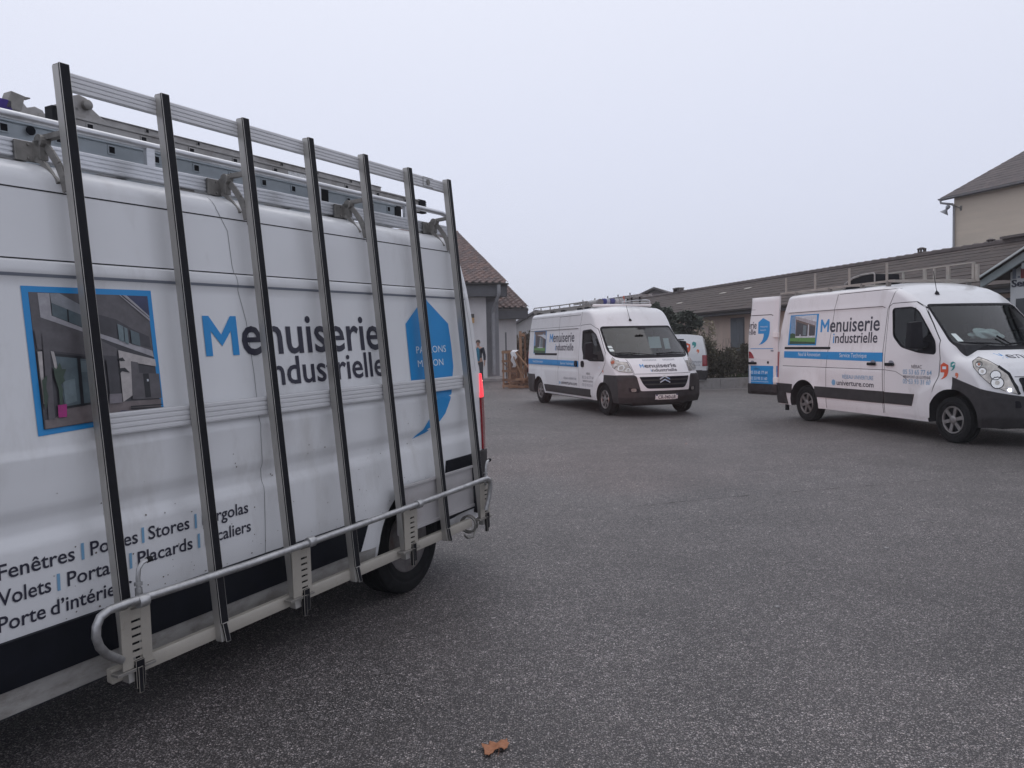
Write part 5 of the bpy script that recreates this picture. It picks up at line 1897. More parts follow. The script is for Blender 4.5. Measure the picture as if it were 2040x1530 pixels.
# ================================================================ the van in the middle, seen from its right front
MIDM = van_matrix((1.7196, 21.3505), -72.297)
midv = thing('cargo_van', 'white van in the middle with double chevron grille and a loaded roof rack', 'van', MIDM, 'white vans of the joinery firm')
WS = [(-0.865, 1.935), (0.865, 1.935), (0.93, 1.42), (0.90, 1.30), (0.78, 1.262), (-0.78, 1.262), (-0.90, 1.30), (-0.93, 1.42)]
SW = [(2.90, 1.865), (3.36, 1.885), (3.62, 1.77), (3.84, 1.56), (4.12, 1.27), (4.15, 1.19), (3.38, 1.19), (3.04, 1.27), (2.92, 1.48)]
CAB = cab_spec(JUMPER, 2.80, [(3.1, 2.36), (3.4, 2.24), (3.68, 1.93), (4.52, 1.22), (4.70, 1.12), (4.76, 1.0)], 2.36, 4.76)
wsp = round_poly(WS, 0.07)
body, SK = cut_body(JUMPER, midv, CAB, [([(3.3, y, z) for y, z in wsp], (3.0, 0, 0)), ([(x, -2, z) for x, z in round_poly(SW, 0.05)], (0, 4, 0))])
body_me = body.data
FR = F_RIGHT
windscreen(SK, midv, WS)
wp = round_poly(SW, 0.05)
for fr in (F_RIGHT, F_LEFT):
    door = lay(SK, fr, [round_poly([(2.740, 0.40), (2.740, 1.94), (2.80, 2.0), (3.30, 2.01), (3.62, 1.90), (3.86, 1.66), (4.155, 1.36), (4.20, 1.15), (4.05, 0.97), (3.90, 0.86), (3.68, 0.62), (3.645, 0.40)],
               [0.03, 0, 0.04, 0.05, 0.08, 0.05, 0.04, 0.04, 0.03, 0.1, 0.05, 0.02]), wp], 0.0035, 0.008, 0.12, 'front_door', M['panel_paint'], midv)
    lay(SK, fr, [wp], -0.006, 0, 0.10, 'window_glass', M['sideglass'], door)
    lay(SK, fr, ribbon_shape(densify(wp, 0.05, True), 0.034, True), 0.006, 0, None, 'window_seal', M['black'], door, smooth=None)
    lay(SK, fr, ribbon_shape([(3.36, 1.19), (3.36, 1.87)], 0.020), 0.004, 0, 0.1, 'window_bar', M['black'], door, smooth=None)
    lay(SK, fr, [round_poly([(3.52, 1.19), (4.15, 1.19), (4.12, 1.27), (3.98, 1.42), (3.60, 1.36)], 0.04)], 0.005, 0.004, 0.1, 'mirror_base', M['plastic'], door)
    seam(SK, fr, [(2.735, 0.40), (2.735, 1.94), (2.795, 2.005), (3.30, 2.016), (3.64, 1.905), (3.87, 1.67), (4.165, 1.36), (4.205, 1.15), (4.05, 0.96), (3.90, 0.85)], door, w=0.010, off=0.0022)
    lay(SK, fr, [round_poly([(2.92, 1.03), (3.06, 1.03), (3.06, 1.175), (2.92, 1.175)], 0.06)], 0.03, 0.03, 0.1, 'handle', M['black'], door)
    for pts in ([(2.73, 2.25), (1.36, 2.25)], [(2.73, 1.992), (-0.80, 1.992)], [(2.73, 2.0), (2.80, 2.25), (2.815, 2.33)], [(1.38, 0.42), (1.38, 2.24)], [(2.62, 1.932), (-0.82, 1.932)]):  # the last line is crease shade painted on, not a gap
        seam(SK, fr, pts, midv, w=0.010)
    seam(SK, fr, [(1.36, 2.262), (-0.72, 2.262)], midv, w=0.006)
    lay(SK, fr, [round_poly([(2.515, 1.03), (2.65, 1.03), (2.65, 1.175), (2.515, 1.175)], 0.06)], 0.03, 0.03, 0.1, 'sliding_door_handle', M['black'], midv)
    lay(SK, fr, [[(-0.36, 1.292), (1.29, 1.292), (1.29, 1.342), (-0.36, 1.342)]], 0.010, 0.012, 0.2, 'door_track', M['moulding'], midv)
    s = -1 if fr is F_RIGHT else 1
    sd = [((0, s * 0.3, 0), (0, s, 0))]
    piece(body_me, sd + [((0, 0, 0.355), (0, 0, 1)), ((0, 0, 0.532), (0, 0, -1)), ((0.47, 0, 0.44), (0.93, 0, 0.35)), ((3.40, 0, 0), (-1, 0, 0))], 0.018, 'side_moulding', M['plastic'], midv)
    piece(body_me, sd + [((0, 0, 0.30), (0, 0, 1)), ((0, 0, 0.770), (0, 0, -1)), ((-0.30, 0, 0.7), (-0.8, 0, -0.6))], 0.020, 'rear_moulding', M['plastic'], midv)
    piece(body_me, [((0, s * 0.80, 0), (0, s, 0)), ((0, 0, 0.812), (0, 0, 1)), ((0, 0, 1.375), (0, 0, -1)), ((-0.945, 0, 1.0), (-1, 0, 0.05))], 0.014, 'tail_lamp', M['red_lens'], midv)
    mirror_arm(midv, 3.72, s * 1.0, 1.31, s, w=0.21, hgt=0.40).data.materials[0] = M['black']
# picture of a glazed veranda, blue band and lettering (right side)
mp = [('brown', [(-0.47, 1.345), (0.43, 1.345), (0.43, 1.92), (-0.47, 1.92)]), ('sky', [(-0.47, 1.92), (0.43, 1.92), (0.43, 1.78), (0.25, 1.86), (-0.2, 1.9), (-0.47, 1.9)]),
      ('pale', [(-0.40, 1.90), (-0.2, 1.91), (0.43, 1.80), (0.43, 1.70), (0.1, 1.78), (-0.38, 1.84)]), ('sky', [(-0.47, 1.85), (-0.40, 1.85), (-0.36, 1.50), (-0.47, 1.50)]),
      ('dark', [(-0.32, 1.80), (-0.02, 1.76), (-0.02, 1.50), (-0.30, 1.50)]), ('glass2', [(0.02, 1.75), (0.20, 1.73), (0.20, 1.50), (0.02, 1.50)]),
      ('pale', [(-0.03, 1.76), (0.01, 1.755), (0.01, 1.49), (-0.03, 1.49)]), ('pale', [(-0.18, 1.50), (0.22, 1.50), (0.22, 1.475), (-0.18, 1.475)]),
      ('dark', [(0.26, 1.72), (0.40, 1.70), (0.40, 1.50), (0.26, 1.50)]), ('green', [(-0.47, 1.345), (0.43, 1.345), (0.43, 1.48), (0.1, 1.47), (-0.47, 1.49)]),
      ('hedge', [(-0.47, 1.47), (-0.30, 1.46), (-0.26, 1.52), (-0.38, 1.54), (-0.47, 1.52)]), ('hedge', [(-0.47, 1.345), (0.43, 1.345), (0.43, 1.40), (-0.47, 1.42)])]
picture_patches(SK, FR, midv, [(-0.50, 1.33), (0.46, 1.33), (0.46, 1.932), (-0.50, 1.932)], mp)
brand_text(SK, FR, 0.715, 2.395, 1.627, 0.215, 1.150, 2.370, 1.415, 0.165, midv)
piece(body_me, [((0, -0.3, 0), (0, -1, 0)), ((0, 0, 1.035), (0.004, 0, 1)), ((0, 0, 1.182), (-0.006, 0, -1)), ((2.715, 0, 0), (-1, 0, 0)), ((-0.93, 0, 0), (1, 0, 0))], 0.0015, 'blue_band', M['blue'], midv)
lay(SK, FR, text_fill('Neuf & Rénovation', -0.52, 0.28, 1.088, 0.060), 0.0035, 0, None, 'lettering', M['white_ink'], midv, smooth=None)
lay(SK, FR, text_fill('Service Technique', 1.55, 2.42, 1.070, 0.062), 0.0035, 0, None, 'lettering', M['white_ink'], midv, smooth=None)
lay(SK, FR, text_fill('RÉSEAU UNIVERTURE', 1.78, 2.60, 0.712, 0.050), 0.003, 0, None, 'lettering', M['grey_ink'], midv, smooth=None)
lay(SK, FR, text_fill('univerture.com', 1.60, 2.62, 0.585, 0.085, bold=0.01), 0.003, 0, None, 'lettering', M['ink'], midv, smooth=None)
lay(SK, FR, [[(1.50 + 0.04 * math.cos(t), 0.61 + 0.04 * math.sin(t)) for t in [k * math.pi / 6 for k in range(12)]]], 0.003, 0, None, 'logo_mark', M['pale_blue_ink'], midv, smooth=None)
lay(SK, FR, text_fill('NÉRAC', 3.20, 3.42, 0.860, 0.050), 0.006, 0, None, 'lettering', M['ink'], midv, smooth=None)
lay(SK, FR, text_fill('05 53 65 77 64', 2.95, 3.60, 0.765, 0.062), 0.006, 0, None, 'lettering', M['grey_ink'], midv, smooth=None)
lay(SK, FR, text_fill('MIRAMONT-DE-GUYENNE', 2.98, 3.58, 0.690, 0.040), 0.006, 0, None, 'lettering', M['ink'], midv, smooth=None)
lay(SK, FR, text_fill('05 53 93 31 60', 2.95, 3.58, 0.590, 0.062), 0.006, 0, None, 'lettering', M['grey_ink'], midv, smooth=None)
logos(SK, FR, 3.90, 1.0, 0.14, midv)

# front end
piece(body_me, [((0, 0, 0.885), (0, 0, -1)), ((4.15, 0, 0), (1, 0, 0))], 0.014, 'front_bumper', M['plastic'], midv)
fr_w = lay(SK, F_FRONT, [round_poly([(-0.69, 0.905), (0.69, 0.905), (0.63, 0.86), (0.565, 0.555), (-0.565, 0.555), (-0.63, 0.86)], 0.03)], 0.024, 0.02, 0.08, 'grille_surround', M['panel_paint'], midv)
lay(SK, F_FRONT, [round_poly([(-0.585, 0.852), (0.585, 0.852), (0.52, 0.70), (0.44, 0.602), (-0.44, 0.602), (-0.52, 0.70)], [0.02, 0.02, 0.05, 0.06, 0.06, 0.05])], 0.027, 0, 0.08, 'grille', M['moulding'], fr_w)
for z, hw in ((0.795, 0.555), (0.705, 0.50)):
    lay(SK, F_FRONT, [[(-hw, z), (hw, z), (hw - 0.015, z - 0.03), (-hw + 0.015, z - 0.03)]], 0.040, 0.014, 0.08, 'grille_slat', M['plastic'], fr_w)
for top in (0.872, 0.803):
    lay(SK, F_FRONT, [[(-0.052, top), (0.068, top - 0.062), (0.068, top - 0.092), (-0.052, top - 0.030), (-0.172, top - 0.092), (-0.172, top - 0.062)]], 0.050, 0.02, 0.06, 'chevron_badge', M['chrome'], fr_w)
pl = lay(SK, F_FRONT, [[(-0.262, 0.364), (0.262, 0.364), (0.262, 0.472), (-0.262, 0.472)]], 0.030, 0.02, 0.13, 'number_plate', M['plate'], midv, smooth=None)
lay(SK, F_FRONT, text_fill('CR-940-LB', -0.205, 0.200, 0.382, 0.074, bold=0.008), 0.033, 0, None, 'lettering', M['ink'], pl, smooth=None)
for a, b in ((-0.262, -0.215), (0.212, 0.262)):
    lay(SK, F_FRONT, [[(a, 0.364), (b, 0.364), (b, 0.472), (a, 0.472)]], 0.0315, 0, None, 'plate_band', M['plate_blue'], pl, smooth=None)
for s in (1, -1):
    o = [(-0.80, 0.625), (-0.60, 0.605), (-0.585, 0.535), (-0.62, 0.515), (-0.78, 0.535)]
    o = [(y * -s, z) for y, z in o]
    lay(SK, F_FRONT, [round_poly(o, 0.02)], 0.017, 0, 0.1, 'fog_lamp_recess', M['black'], midv, smooth=None)
    lay(SK, F_FRONT, [round_poly([(0.70 * s - 0.05, 0.54), (0.70 * s + 0.05, 0.54), (0.70 * s + 0.05, 0.61), (0.70 * s - 0.05, 0.61)], 0.04)], 0.020, 0, None, 'fog_lamp', M['bracket'], midv, smooth=None)
    # head lamp, laid on from the diagonal
    q = 0.7071
    fr = ((8, s * 8, 0), (q, -s * q, 0), (0, 0, 1), (-q, -s * q, 0))
    U = lambda x, y: (x - 8) * q + (abs(y) - 8) * -q
    pts = [(U(4.36, 0.905), 1.262), (U(4.40, 0.975), 1.165), (U(4.52, 0.98), 1.055), (U(4.69, 0.905), 0.968), (U(4.855, 0.678), 0.944), (U(4.80, 0.68), 1.01), (U(4.65, 0.70), 1.155), (U(4.56, 0.825), 1.165), (U(4.47, 0.88), 1.20)]
    hl = lay(SK, fr, [round_poly(pts, 0.03)], 0.004, 0, 0.06, 'head_lamp', M['lamp_inner'], midv)
    lay(SK, fr, [round_poly(pts, 0.03)], 0.022, 0.014, 0.06, 'lamp_cover', M['lamp_glass'], hl)
    for ux, z, r_, mm in ((U(4.66, 0.84), 1.045, 0.070, 'chrome'), (U(4.78, 0.74), 0.995, 0.045, 'chrome'), (U(4.46, 0.95), 1.165, 0.045, 'apricot'), (U(4.55, 0.92), 1.085, 0.040, 'chrome')):
        ring = [(ux + r_ * math.cos(t), z + r_ * 0.9 * math.sin(t)) for t in [k * math.pi / 10 for k in range(20)]]
        rin = [(ux + r_ * 0.72 * math.cos(t), z + r_ * 0.65 * math.sin(t)) for t in [k * math.pi / 10 for k in range(20)]]
        lay(SK, fr, [ring], 0.008, 0, None, 'lamp_bowl', M[mm], hl, smooth=None)
        lay(SK, fr, [rin], 0.012, 0, None, 'lamp_bulb', M['lamp_inner'] if mm != 'apricot' else M['apricot'], hl, smooth=None)
    seam(SK, fr, pts + pts[:1], midv, w=0.012, off=0.003)
    seam(SK, F_FRONT, [(s * 0.70, 1.225), (s * 0.672, 1.13), (s * 0.655, 0.95), (s * 0.66, 0.895)], midv, w=0.008)
    # a row of small grey marks under the screen
    for k in range(9):
        y = s * 0.06 + s * 0.035 * k + (0.02 if s > 0 else -0.04)
        lay(SK, F_FRONT, [[(y, 1.176), (y + 0.014, 1.176), (y + 0.014, 1.212), (y, 1.212)]], 0.002, 0, None, 'bonnet_mark', M['grey_ink'], midv, smooth=None)
lay(SK, F_FRONT, [round_poly([(-0.80, 1.305), (0.80, 1.305), (0.86, 1.268), (0.70, 1.240), (-0.70, 1.240), (-0.86, 1.268)], 0.02)], 0.006, 0.004, 0.12, 'scuttle_panel', M['black'], midv)
seam(SK, F_FRONT, [(-0.69, 0.912), (0.69, 0.912)], midv, w=0.008)
wiper(SK, midv, [(-0.85, 1.335), (-0.55, 1.345), (-0.05, 1.285)])
wiper(SK, midv, [(0.0, 1.31), (0.45, 1.335), (0.80, 1.315)])
# lettering on the bonnet
FB = ((9, 0, 0), (0, 1, 0), (0, 0, 1), (-1, 0, 0))
brand_text(SK, FB, -0.495, 0.340, 1.040, 0.076, -0.300, 0.320, 0.955, 0.062, midv, bold=0.02)
cabin(midv, 3.30, 4.66, 0.42)
for (y0, y1, z0, z1, x, nm) in ((0.28, 0.58, 1.44, 1.70, 3.82, 'paper_sheet'), (0.62, 0.76, 1.42, 1.66, 3.90, 'paper_sheet')):
    mb = MB()
    mb.hexa([(x, y0, z0), (x + 0.004, y0, z0), (x + 0.004, y1, z0), (x, y1, z0), (x - 0.10, y0, z1), (x - 0.096, y0, z1), (x - 0.096, y1, z1), (x - 0.10, y1, z1)])
    o = mb.build(nm, M['paper'], midv)
for z in (1.49, 1.42):
    lay(SK, F_FRONT, [round_poly([(-0.90, z - 0.028), (-0.82, z - 0.028), (-0.83, z + 0.025), (-0.905, z + 0.025)], 0.006)], 0.003, 0, None, 'windscreen_sticker', M['paper'], midv, smooth=None)
mb = MB()
mb.box(4.02, 4.06, -0.14, 0.05, 1.86, 1.93)
mb.build('rear_view_mirror', M['dark_in'], midv, bevel=0.01)
antenna(midv, SK, 3.69, -0.14, 0.40, -0.55)
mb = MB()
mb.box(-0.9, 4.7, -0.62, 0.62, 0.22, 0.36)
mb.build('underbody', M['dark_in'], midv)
for x in (0, 4.127):
    for s in (1, -1):
        wheel(midv, x, s * 1.0, s, 'seven')

# roof rack of the middle van
roof = holder('roof_rack', midv)
for s in (-1, 1):
    mb = MB()
    mb.box(-1.0, 2.86, s * 0.78 - 0.012, s * 0.78 + 0.012, 2.415, 2.490)
    mb.build('side_profile', M['bracket'], roof, bevel=0.003)
    mb = MB()
    mb.tube([(2.80, s * 0.78, 2.45), (2.81, s * 0.78, 2.53), (2.78, s * 0.78, 2.555), (2.72, s * 0.78, 2.562), (1.0, s * 0.78, 2.563), (-0.95, s * 0.78, 2.585), (-1.03, s * 0.78, 2.575), (-1.05, s * 0.78, 2.54), (-1.05, s * 0.78, 2.46), (-1.0, s * 0.78, 2.44)], 0.014, 8)
    mb.build('guard_tube', M['bracket'], roof, smooth=60)
    for x in (-0.45, 0.26, 0.95, 1.64, 2.31, 2.6):
        mb = MB()
        mb.box(x - 0.018, x + 0.018, s * 0.78 - 0.01, s * 0.78 + 0.01, 2.49, 2.56)
        mb.build('stanchion', M['alu_old'], roof)
    for x in (-0.6, 0.47, 1.23, 2.3, 2.75):
        mb = MB()
        mb.box(x - 0.10, x + 0.10, s * 0.77 - 0.05, s * 0.77 + 0.03, 2.330, 2.43)
        mb.build('roof_foot', M['black'], roof, bevel=0.01)
for x in (-0.9, -0.2, 0.5, 1.2, 1.9, 2.5):
    mb = MB()
    mb.box(x - 0.02, x + 0.02, -0.77, 0.77, 2.46, 2.50)
    mb.build('cross_bar', M['alu_old'], roof)
mb = MB()
mb.lathe([(0.028, -0.76), (0.032, -0.74), (0.032, 0.72), (0.028, 0.74)], (3.02, 0, 2.452), (0, 1, 0), 12)
mb.build('front_roller', M['plate'], roof, smooth=40)
mb = MB()
mb.tube([(3.02, -0.02, 2.53), (3.02, 0.35, 2.57), (3.02, 0.62, 2.580), (3.02, 0.70, 2.565), (3.02, 0.715, 2.53), (3.02, 0.715, 2.46)], 0.012, 8)
mb.tube([(3.02, -0.02, 2.50), (3.02, 0.70, 2.52)], 0.010, 8)
mb.build('front_guard', M['alu'], roof, smooth=60)
pt = thing('tube_carrier', 'grey plastic tube carrier lying on the near side of the middle van roof rack', 'pipe', MIDM)
mb = MB()
mb.lathe([(0.060, 0), (0.066, 0.006), (0.066, 0.55), (0.060, 0.555)], (2.30, -0.52, 2.540), (1, 0, 0), 24)
mb.build('tube', mat('grey_pvc', (0.30, 0.30, 0.305), rough=0.5, var=0.15), pt, smooth=40)
mb = MB()
mb.lathe([(0.074, 0), (0.074, 0.09), (0.068, 0.10), (0.056, 0.09), (0.0, 0.09)], (2.84, -0.52, 2.540), (1, 0, 0), 24)
mb.build('end_cap', mat('grey_cap', (0.17, 0.17, 0.175), rough=0.6), pt, smooth=40)
bn = thing('strap_bundle', 'blue and white bundle of rolled straps beside the tube carrier on the middle van roof', 'bundle', MIDM)
for k, (y, m_) in enumerate(((-0.33, (0.05, 0.055, 0.20)), (-0.22, (0.40, 0.42, 0.48)), (-0.12, (0.06, 0.065, 0.19)), (0.02, (0.42, 0.43, 0.44)), (0.12, (0.35, 0.36, 0.37)))):
    mb = MB()
    mb.lathe([(0.02, -0.05), (0.065, -0.05), (0.07, -0.03), (0.07, 0.03), (0.065, 0.05), (0.02, 0.05)], (2.70 - 0.05 * (k % 2), y, 2.565), (0, 1, 0), 14)
    mb.build('strap_roll', mat('strap_colour', m_, rough=0.8, var=0.2, vscale=25), bn, smooth=40)
lad = ladder('ladder', 'grey aluminium ladder strapped along the far side of the middle van roof', -0.6, 3.50, 0.52, 0.24, 2.640, 0.055, M['alu_old'], [x * 0.3 for x in range(-1, 12)], 'ladders on the middle van', mw=MIDM)
mb = MB()
for x in (2.95, 2.3, 1.7, 0.9, 0.1):
    mb.box(x - 0.01, x + 0.01, 0.22, 0.24, 2.70, 2.75)
    mb.box(x - 0.012, x + 0.012, 0.26, 0.29, 2.45, 2.655)
    mb.box(x - 0.012, x + 0.012, 0.47, 0.50, 2.45, 2.655)
mb.build('ladder_hook', M['black'], lad)
mb = MB()
mb.box(2.58, 2.62, 0.23, 0.25, 2.52, 2.70)
mb.build('red_clamp', M['orange'], lad)

# ================================================================ the van on the right with its rear door swung open
RM = van_matrix((6.6232, 15.2594), -76.42)
rv = thing('cargo_van', 'white van at the right edge with its rear door swung wide open', 'van', RM, 'white vans of the joinery firm')
WS = [(-0.80, 2.075), (0.80, 2.075), (0.875, 1.50), (0.84, 1.415), (0.70, 1.385), (-0.70, 1.385), (-0.84, 1.415), (-0.875, 1.50)]
SW = [(2.305, 2.045), (2.72, 2.050), (2.84, 1.985), (3.06, 1.73), (3.25, 1.50), (3.28, 1.315), (2.92, 1.345), (2.55, 1.43), (2.36, 1.60)]
CAB = cab_spec(MASTER, 2.22, [(2.3, 2.34), (2.6, 2.22), (2.90, 2.05), (3.62, 1.37), (3.85, 1.25), (3.92, 1.15)], 2.34, 3.92, zb=0.88)
CAB['tumx'] = 2.2
wsp = round_poly(WS, 0.06)
body, SK = cut_body(MASTER, rv, CAB, [([(2.6, y, z) for y, z in wsp], (3.0, 0, 0)), ([(x, -2, z) for x, z in round_poly(SW, 0.06)], (0, 4, 0))])
body_me = body.data
FR = F_RIGHT
windscreen(SK, rv, WS, 0.06)
wp = round_poly(SW, 0.06)
for fr in (F_RIGHT, F_LEFT):
    door = lay(SK, fr, [round_poly([(2.195, 0.34), (2.195, 1.2), (2.225, 2.08), (2.30, 2.125), (2.74, 2.128), (2.89, 2.03), (3.11, 1.77), (3.31, 1.52), (3.365, 1.25), (3.35, 1.0), (3.29, 0.86), (3.205, 0.60), (3.19, 0.34)],
               [0.03, 0, 0.04, 0.05, 0.08, 0.05, 0.05, 0.05, 0.06, 0.06, 0.1, 0.05, 0.02]), wp], 0.0035, 0.008, 0.12, 'front_door', M['panel_paint'], rv)
    lay(SK, fr, [wp], -0.006, 0, 0.10, 'window_glass', M['sideglass'], door)
    lay(SK, fr, ribbon_shape(densify(wp, 0.05, True), 0.024, True), 0.006, 0, None, 'window_seal', M['black'], door, smooth=None)
    lay(SK, fr, ribbon_shape([(2.78, 1.40), (2.78, 2.04)], 0.014), 0.004, 0, 0.1, 'window_bar', M['black'], door, smooth=None)
    lay(SK, fr, [round_poly([(2.90, 1.345), (3.28, 1.315), (3.25, 1.50), (3.13, 1.62), (3.00, 1.56)], 0.04)], 0.006, 0.004, 0.1, 'mirror_base', M['black'], door)
    seam(SK, fr, [(2.19, 0.34), (2.19, 1.2), (2.22, 2.085), (2.295, 2.132), (2.74, 2.135), (2.895, 2.036), (3.12, 1.773), (3.32, 1.52), (3.375, 1.25), (3.36, 1.0), (3.30, 0.86), (3.25, 0.74)], door, w=0.010, off=0.0022)
    h = lay(SK, fr, [round_poly([(2.22, 1.115), (2.43, 1.115), (2.43, 1.165), (2.22, 1.165)], 0.02)], 0.032, 0.012, 0.1, 'handle', M['black'], door)
    lay(SK, fr, [round_poly([(2.28, 1.165), (2.42, 1.165), (2.37, 1.205), (2.31, 1.205)], 0.02)], 0.008, 0.004, 0.1, 'handle_cup', M['grey_ink'], h)
    h = lay(SK, fr, [round_poly([(1.79, 1.115), (2.00, 1.115), (2.00, 1.165), (1.79, 1.165)], 0.02)], 0.032, 0.012, 0.1, 'sliding_door_handle', M['black'], rv)
    lay(SK, fr, [round_poly([(1.85, 1.165), (1.99, 1.165), (1.94, 1.205), (1.88, 1.205)], 0.02)], 0.008, 0.004, 0.1, 'handle_cup', M['grey_ink'], h)
    for pts in ([(0.90, 2.372), (2.32, 2.372), (2.31, 2.30), (2.20, 2.06)], [(-0.62, 2.098), (2.06, 2.095), (2.12, 2.07)], [(0.87, 2.37), (0.80, 2.10), (0.70, 1.42), (0.655, 1.10), (0.655, 0.30)],
                [(-0.74, 1.052), (2.19, 1.048)], [(2.19, 2.06), (2.14, 1.40), (2.14, 1.1), (2.16, 0.33)]):
        seam(SK, fr, pts, rv, w=0.010)
    seam(SK, fr, [(2.20, 1.05), (2.45, 1.03), (2.62, 0.96), (2.75, 0.88)], door, w=0.007, off=0.005)
    lay(SK, fr, [[(-0.69, 1.385), (0.745, 1.385), (0.745, 1.428), (-0.69, 1.428)]], 0.010, 0.012, 0.2, 'door_track', M['moulding'], rv)
    s = -1 if fr is F_RIGHT else 1
    sd = [((0, s * 0.3, 0), (0, s, 0))]
    piece(body_me, sd + [((0, 0, 0.495), (0, 0, 1)), ((0, 0, 0.692), (0, 0, -1)), ((0.36, 0, 0), (1, 0, 0)), ((2.18, 0, 0), (-1, 0, 0))], 0.016, 'side_moulding', M['plastic'], rv)
    piece(body_me, sd + [((0, 0, 0.500), (0, 0, 1)), ((0, 0, 0.685), (0, 0, -1)), ((2.205, 0, 0), (1, 0, 0)), ((2.84, 0, 0.6), (-1, 0, 0.25))], 0.018, 'side_moulding', M['plastic'], rv)
    piece(body_me, sd + [((0, 0, 0.52), (0, 0, 1)), ((0, 0, 0.700), (0, 0, -1)), ((-0.38, 0, 0), (-1, 0, 0))], 0.018, 'rear_moulding', M['plastic'], rv)
    piece(body_me, sd + [((0, 0, 0.30), (0, 0, 1)), ((0, 0, 0.53), (0, 0, -1)), ((-0.62, 0, 0.5), (-0.95, 0, -0.3))], 0.024, 'rear_bumper', M['plastic'], rv)
    piece(body_me, [((0, s * 0.80, 0), (0, s, 0)), ((0, 0, 0.74), (0, 0, 1)), ((0, 0, 1.33), (0, 0, -1)), ((-0.905, 0, 1.0), (-1, 0, 0.08))], 0.016, 'tail_lamp', M['red_lens'], rv)
    mo = mirror_arm(rv, 3.02, s * 0.975, 1.49, s, w=0.20, hgt=0.44)
    mo.data.materials[0] = M['black']
    mb = MB()
    mb.hexa([(3.05, s * 1.17, 1.40), (3.10, s * 1.17, 1.40), (3.09, s * 1.19, 1.41), (3.05, s * 1.19, 1.41), (2.98, s * 1.16, 1.49), (3.06, s * 1.17, 1.475), (3.05, s * 1.19, 1.47), (2.98, s * 1.18, 1.49)])
    mb.build('mirror_indicator', M['plate'], mo, bevel=0.004)
mp = [('pale', [(-0.54, 1.485), (0.285, 1.485), (0.285, 2.03), (-0.54, 2.03)]), ('sky', [(-0.54, 2.03), (-0.40, 2.03), (-0.36, 1.62), (-0.54, 1.62)]), ('slab', [(-0.42, 2.03), (0.28, 1.90), (0.28, 1.83), (-0.40, 1.98)]),
      ('brown', [(-0.38, 1.97), (0.26, 1.83), (0.26, 1.66), (-0.36, 1.64)]), ('dark', [(-0.35, 1.92), (0.02, 1.84), (0.03, 1.63), (-0.34, 1.64)]), ('pale', [(0.03, 1.86), (0.06, 1.85), (0.07, 1.62), (0.03, 1.62)]),
      ('dark', [(0.09, 1.84), (0.26, 1.80), (0.26, 1.63), (0.09, 1.63)]), ('glass2', [(-0.12, 1.85), (-0.02, 1.83), (-0.02, 1.65), (-0.12, 1.65)]), ('pale', [(-0.22, 1.63), (0.285, 1.64), (0.285, 1.61), (-0.22, 1.60)]),
      ('green', [(-0.54, 1.485), (0.285, 1.485), (0.285, 1.60), (-0.54, 1.61)]), ('hedge', [(-0.54, 1.60), (-0.36, 1.60), (-0.37, 1.68), (-0.46, 1.70), (-0.54, 1.68)]), ('hedge', [(-0.54, 1.485), (0.285, 1.485), (0.285, 1.52), (-0.54, 1.54)]),
      ('pale', [(-0.22, 1.67), (-0.19, 1.67), (-0.18, 1.62), (-0.22, 1.62)])]
picture_patches(SK, FR, rv, [(-0.60, 1.462), (0.315, 1.455), (0.345, 2.048), (-0.565, 2.050)], mp)
brand_text(SK, FR, 0.420, 2.015, 1.700, 0.235, 0.810, 1.980, 1.498, 0.175, rv)
piece(body_me, [((0, -0.3, 0), (0, -1, 0)), ((0, 0, 1.205), (0.012, 0, 1)), ((0, 0, 1.340), (-0.004, 0, -1)), ((2.138, 0, 0), (-1, 0, 0)), ((-0.70, 0, 0), (1, 0, 0))], 0.0015, 'blue_band', M['blue'], rv)
lay(SK, FR, text_fill('Neuf & Rénovation', -0.22, 0.47, 1.252, 0.070), 0.0035, 0, None, 'lettering', M['white_ink'], rv, smooth=None)
lay(SK, FR, text_fill('Service Technique', 1.03, 1.75, 1.243, 0.072), 0.0035, 0, None, 'lettering', M['white_ink'], rv, smooth=None)
lay(SK, FR, text_fill('RÉSEAU UNIVERTURE', 1.13, 1.93, 0.868, 0.066, bold=0.004), 0.003, 0, None, 'lettering', M['pale_blue_ink'], rv, smooth=None)
lay(SK, FR, text_fill('univerture.com', 0.97, 1.94, 0.745, 0.090, bold=0.010), 0.003, 0, None, 'lettering', M['ink'], rv, smooth=None)
lay(SK, FR, [[(0.88 + 0.055 * math.cos(t), 0.785 + 0.055 * math.sin(t)) for t in [k * math.pi / 6 for k in range(12)]]], 0.003, 0, None, 'logo_mark', M['pale_blue_ink'], rv, smooth=None)
lay(SK, FR, text_fill('NÉRAC', 2.80, 3.02, 1.090, 0.052), 0.006, 0, None, 'lettering', M['ink'], rv, smooth=None)
lay(SK, FR, text_fill('05 53 65 77 64', 2.62, 3.22, 0.995, 0.072, bold=0.004), 0.006, 0, None, 'lettering', M['pale_blue_ink'], rv, smooth=None)
lay(SK, FR, text_fill('MIRAMONT-DE-GUYENNE', 2.63, 3.20, 0.930, 0.045), 0.006, 0, None, 'lettering', M['ink'], rv, smooth=None)
lay(SK, FR, text_fill('05 53 93 31 60', 2.62, 3.21, 0.845, 0.072, bold=0.004), 0.006, 0, None, 'lettering', M['pale_blue_ink'], rv, smooth=None)
logos(SK, FR, 3.46, 1.065, 0.17, rv)
mb = MB()
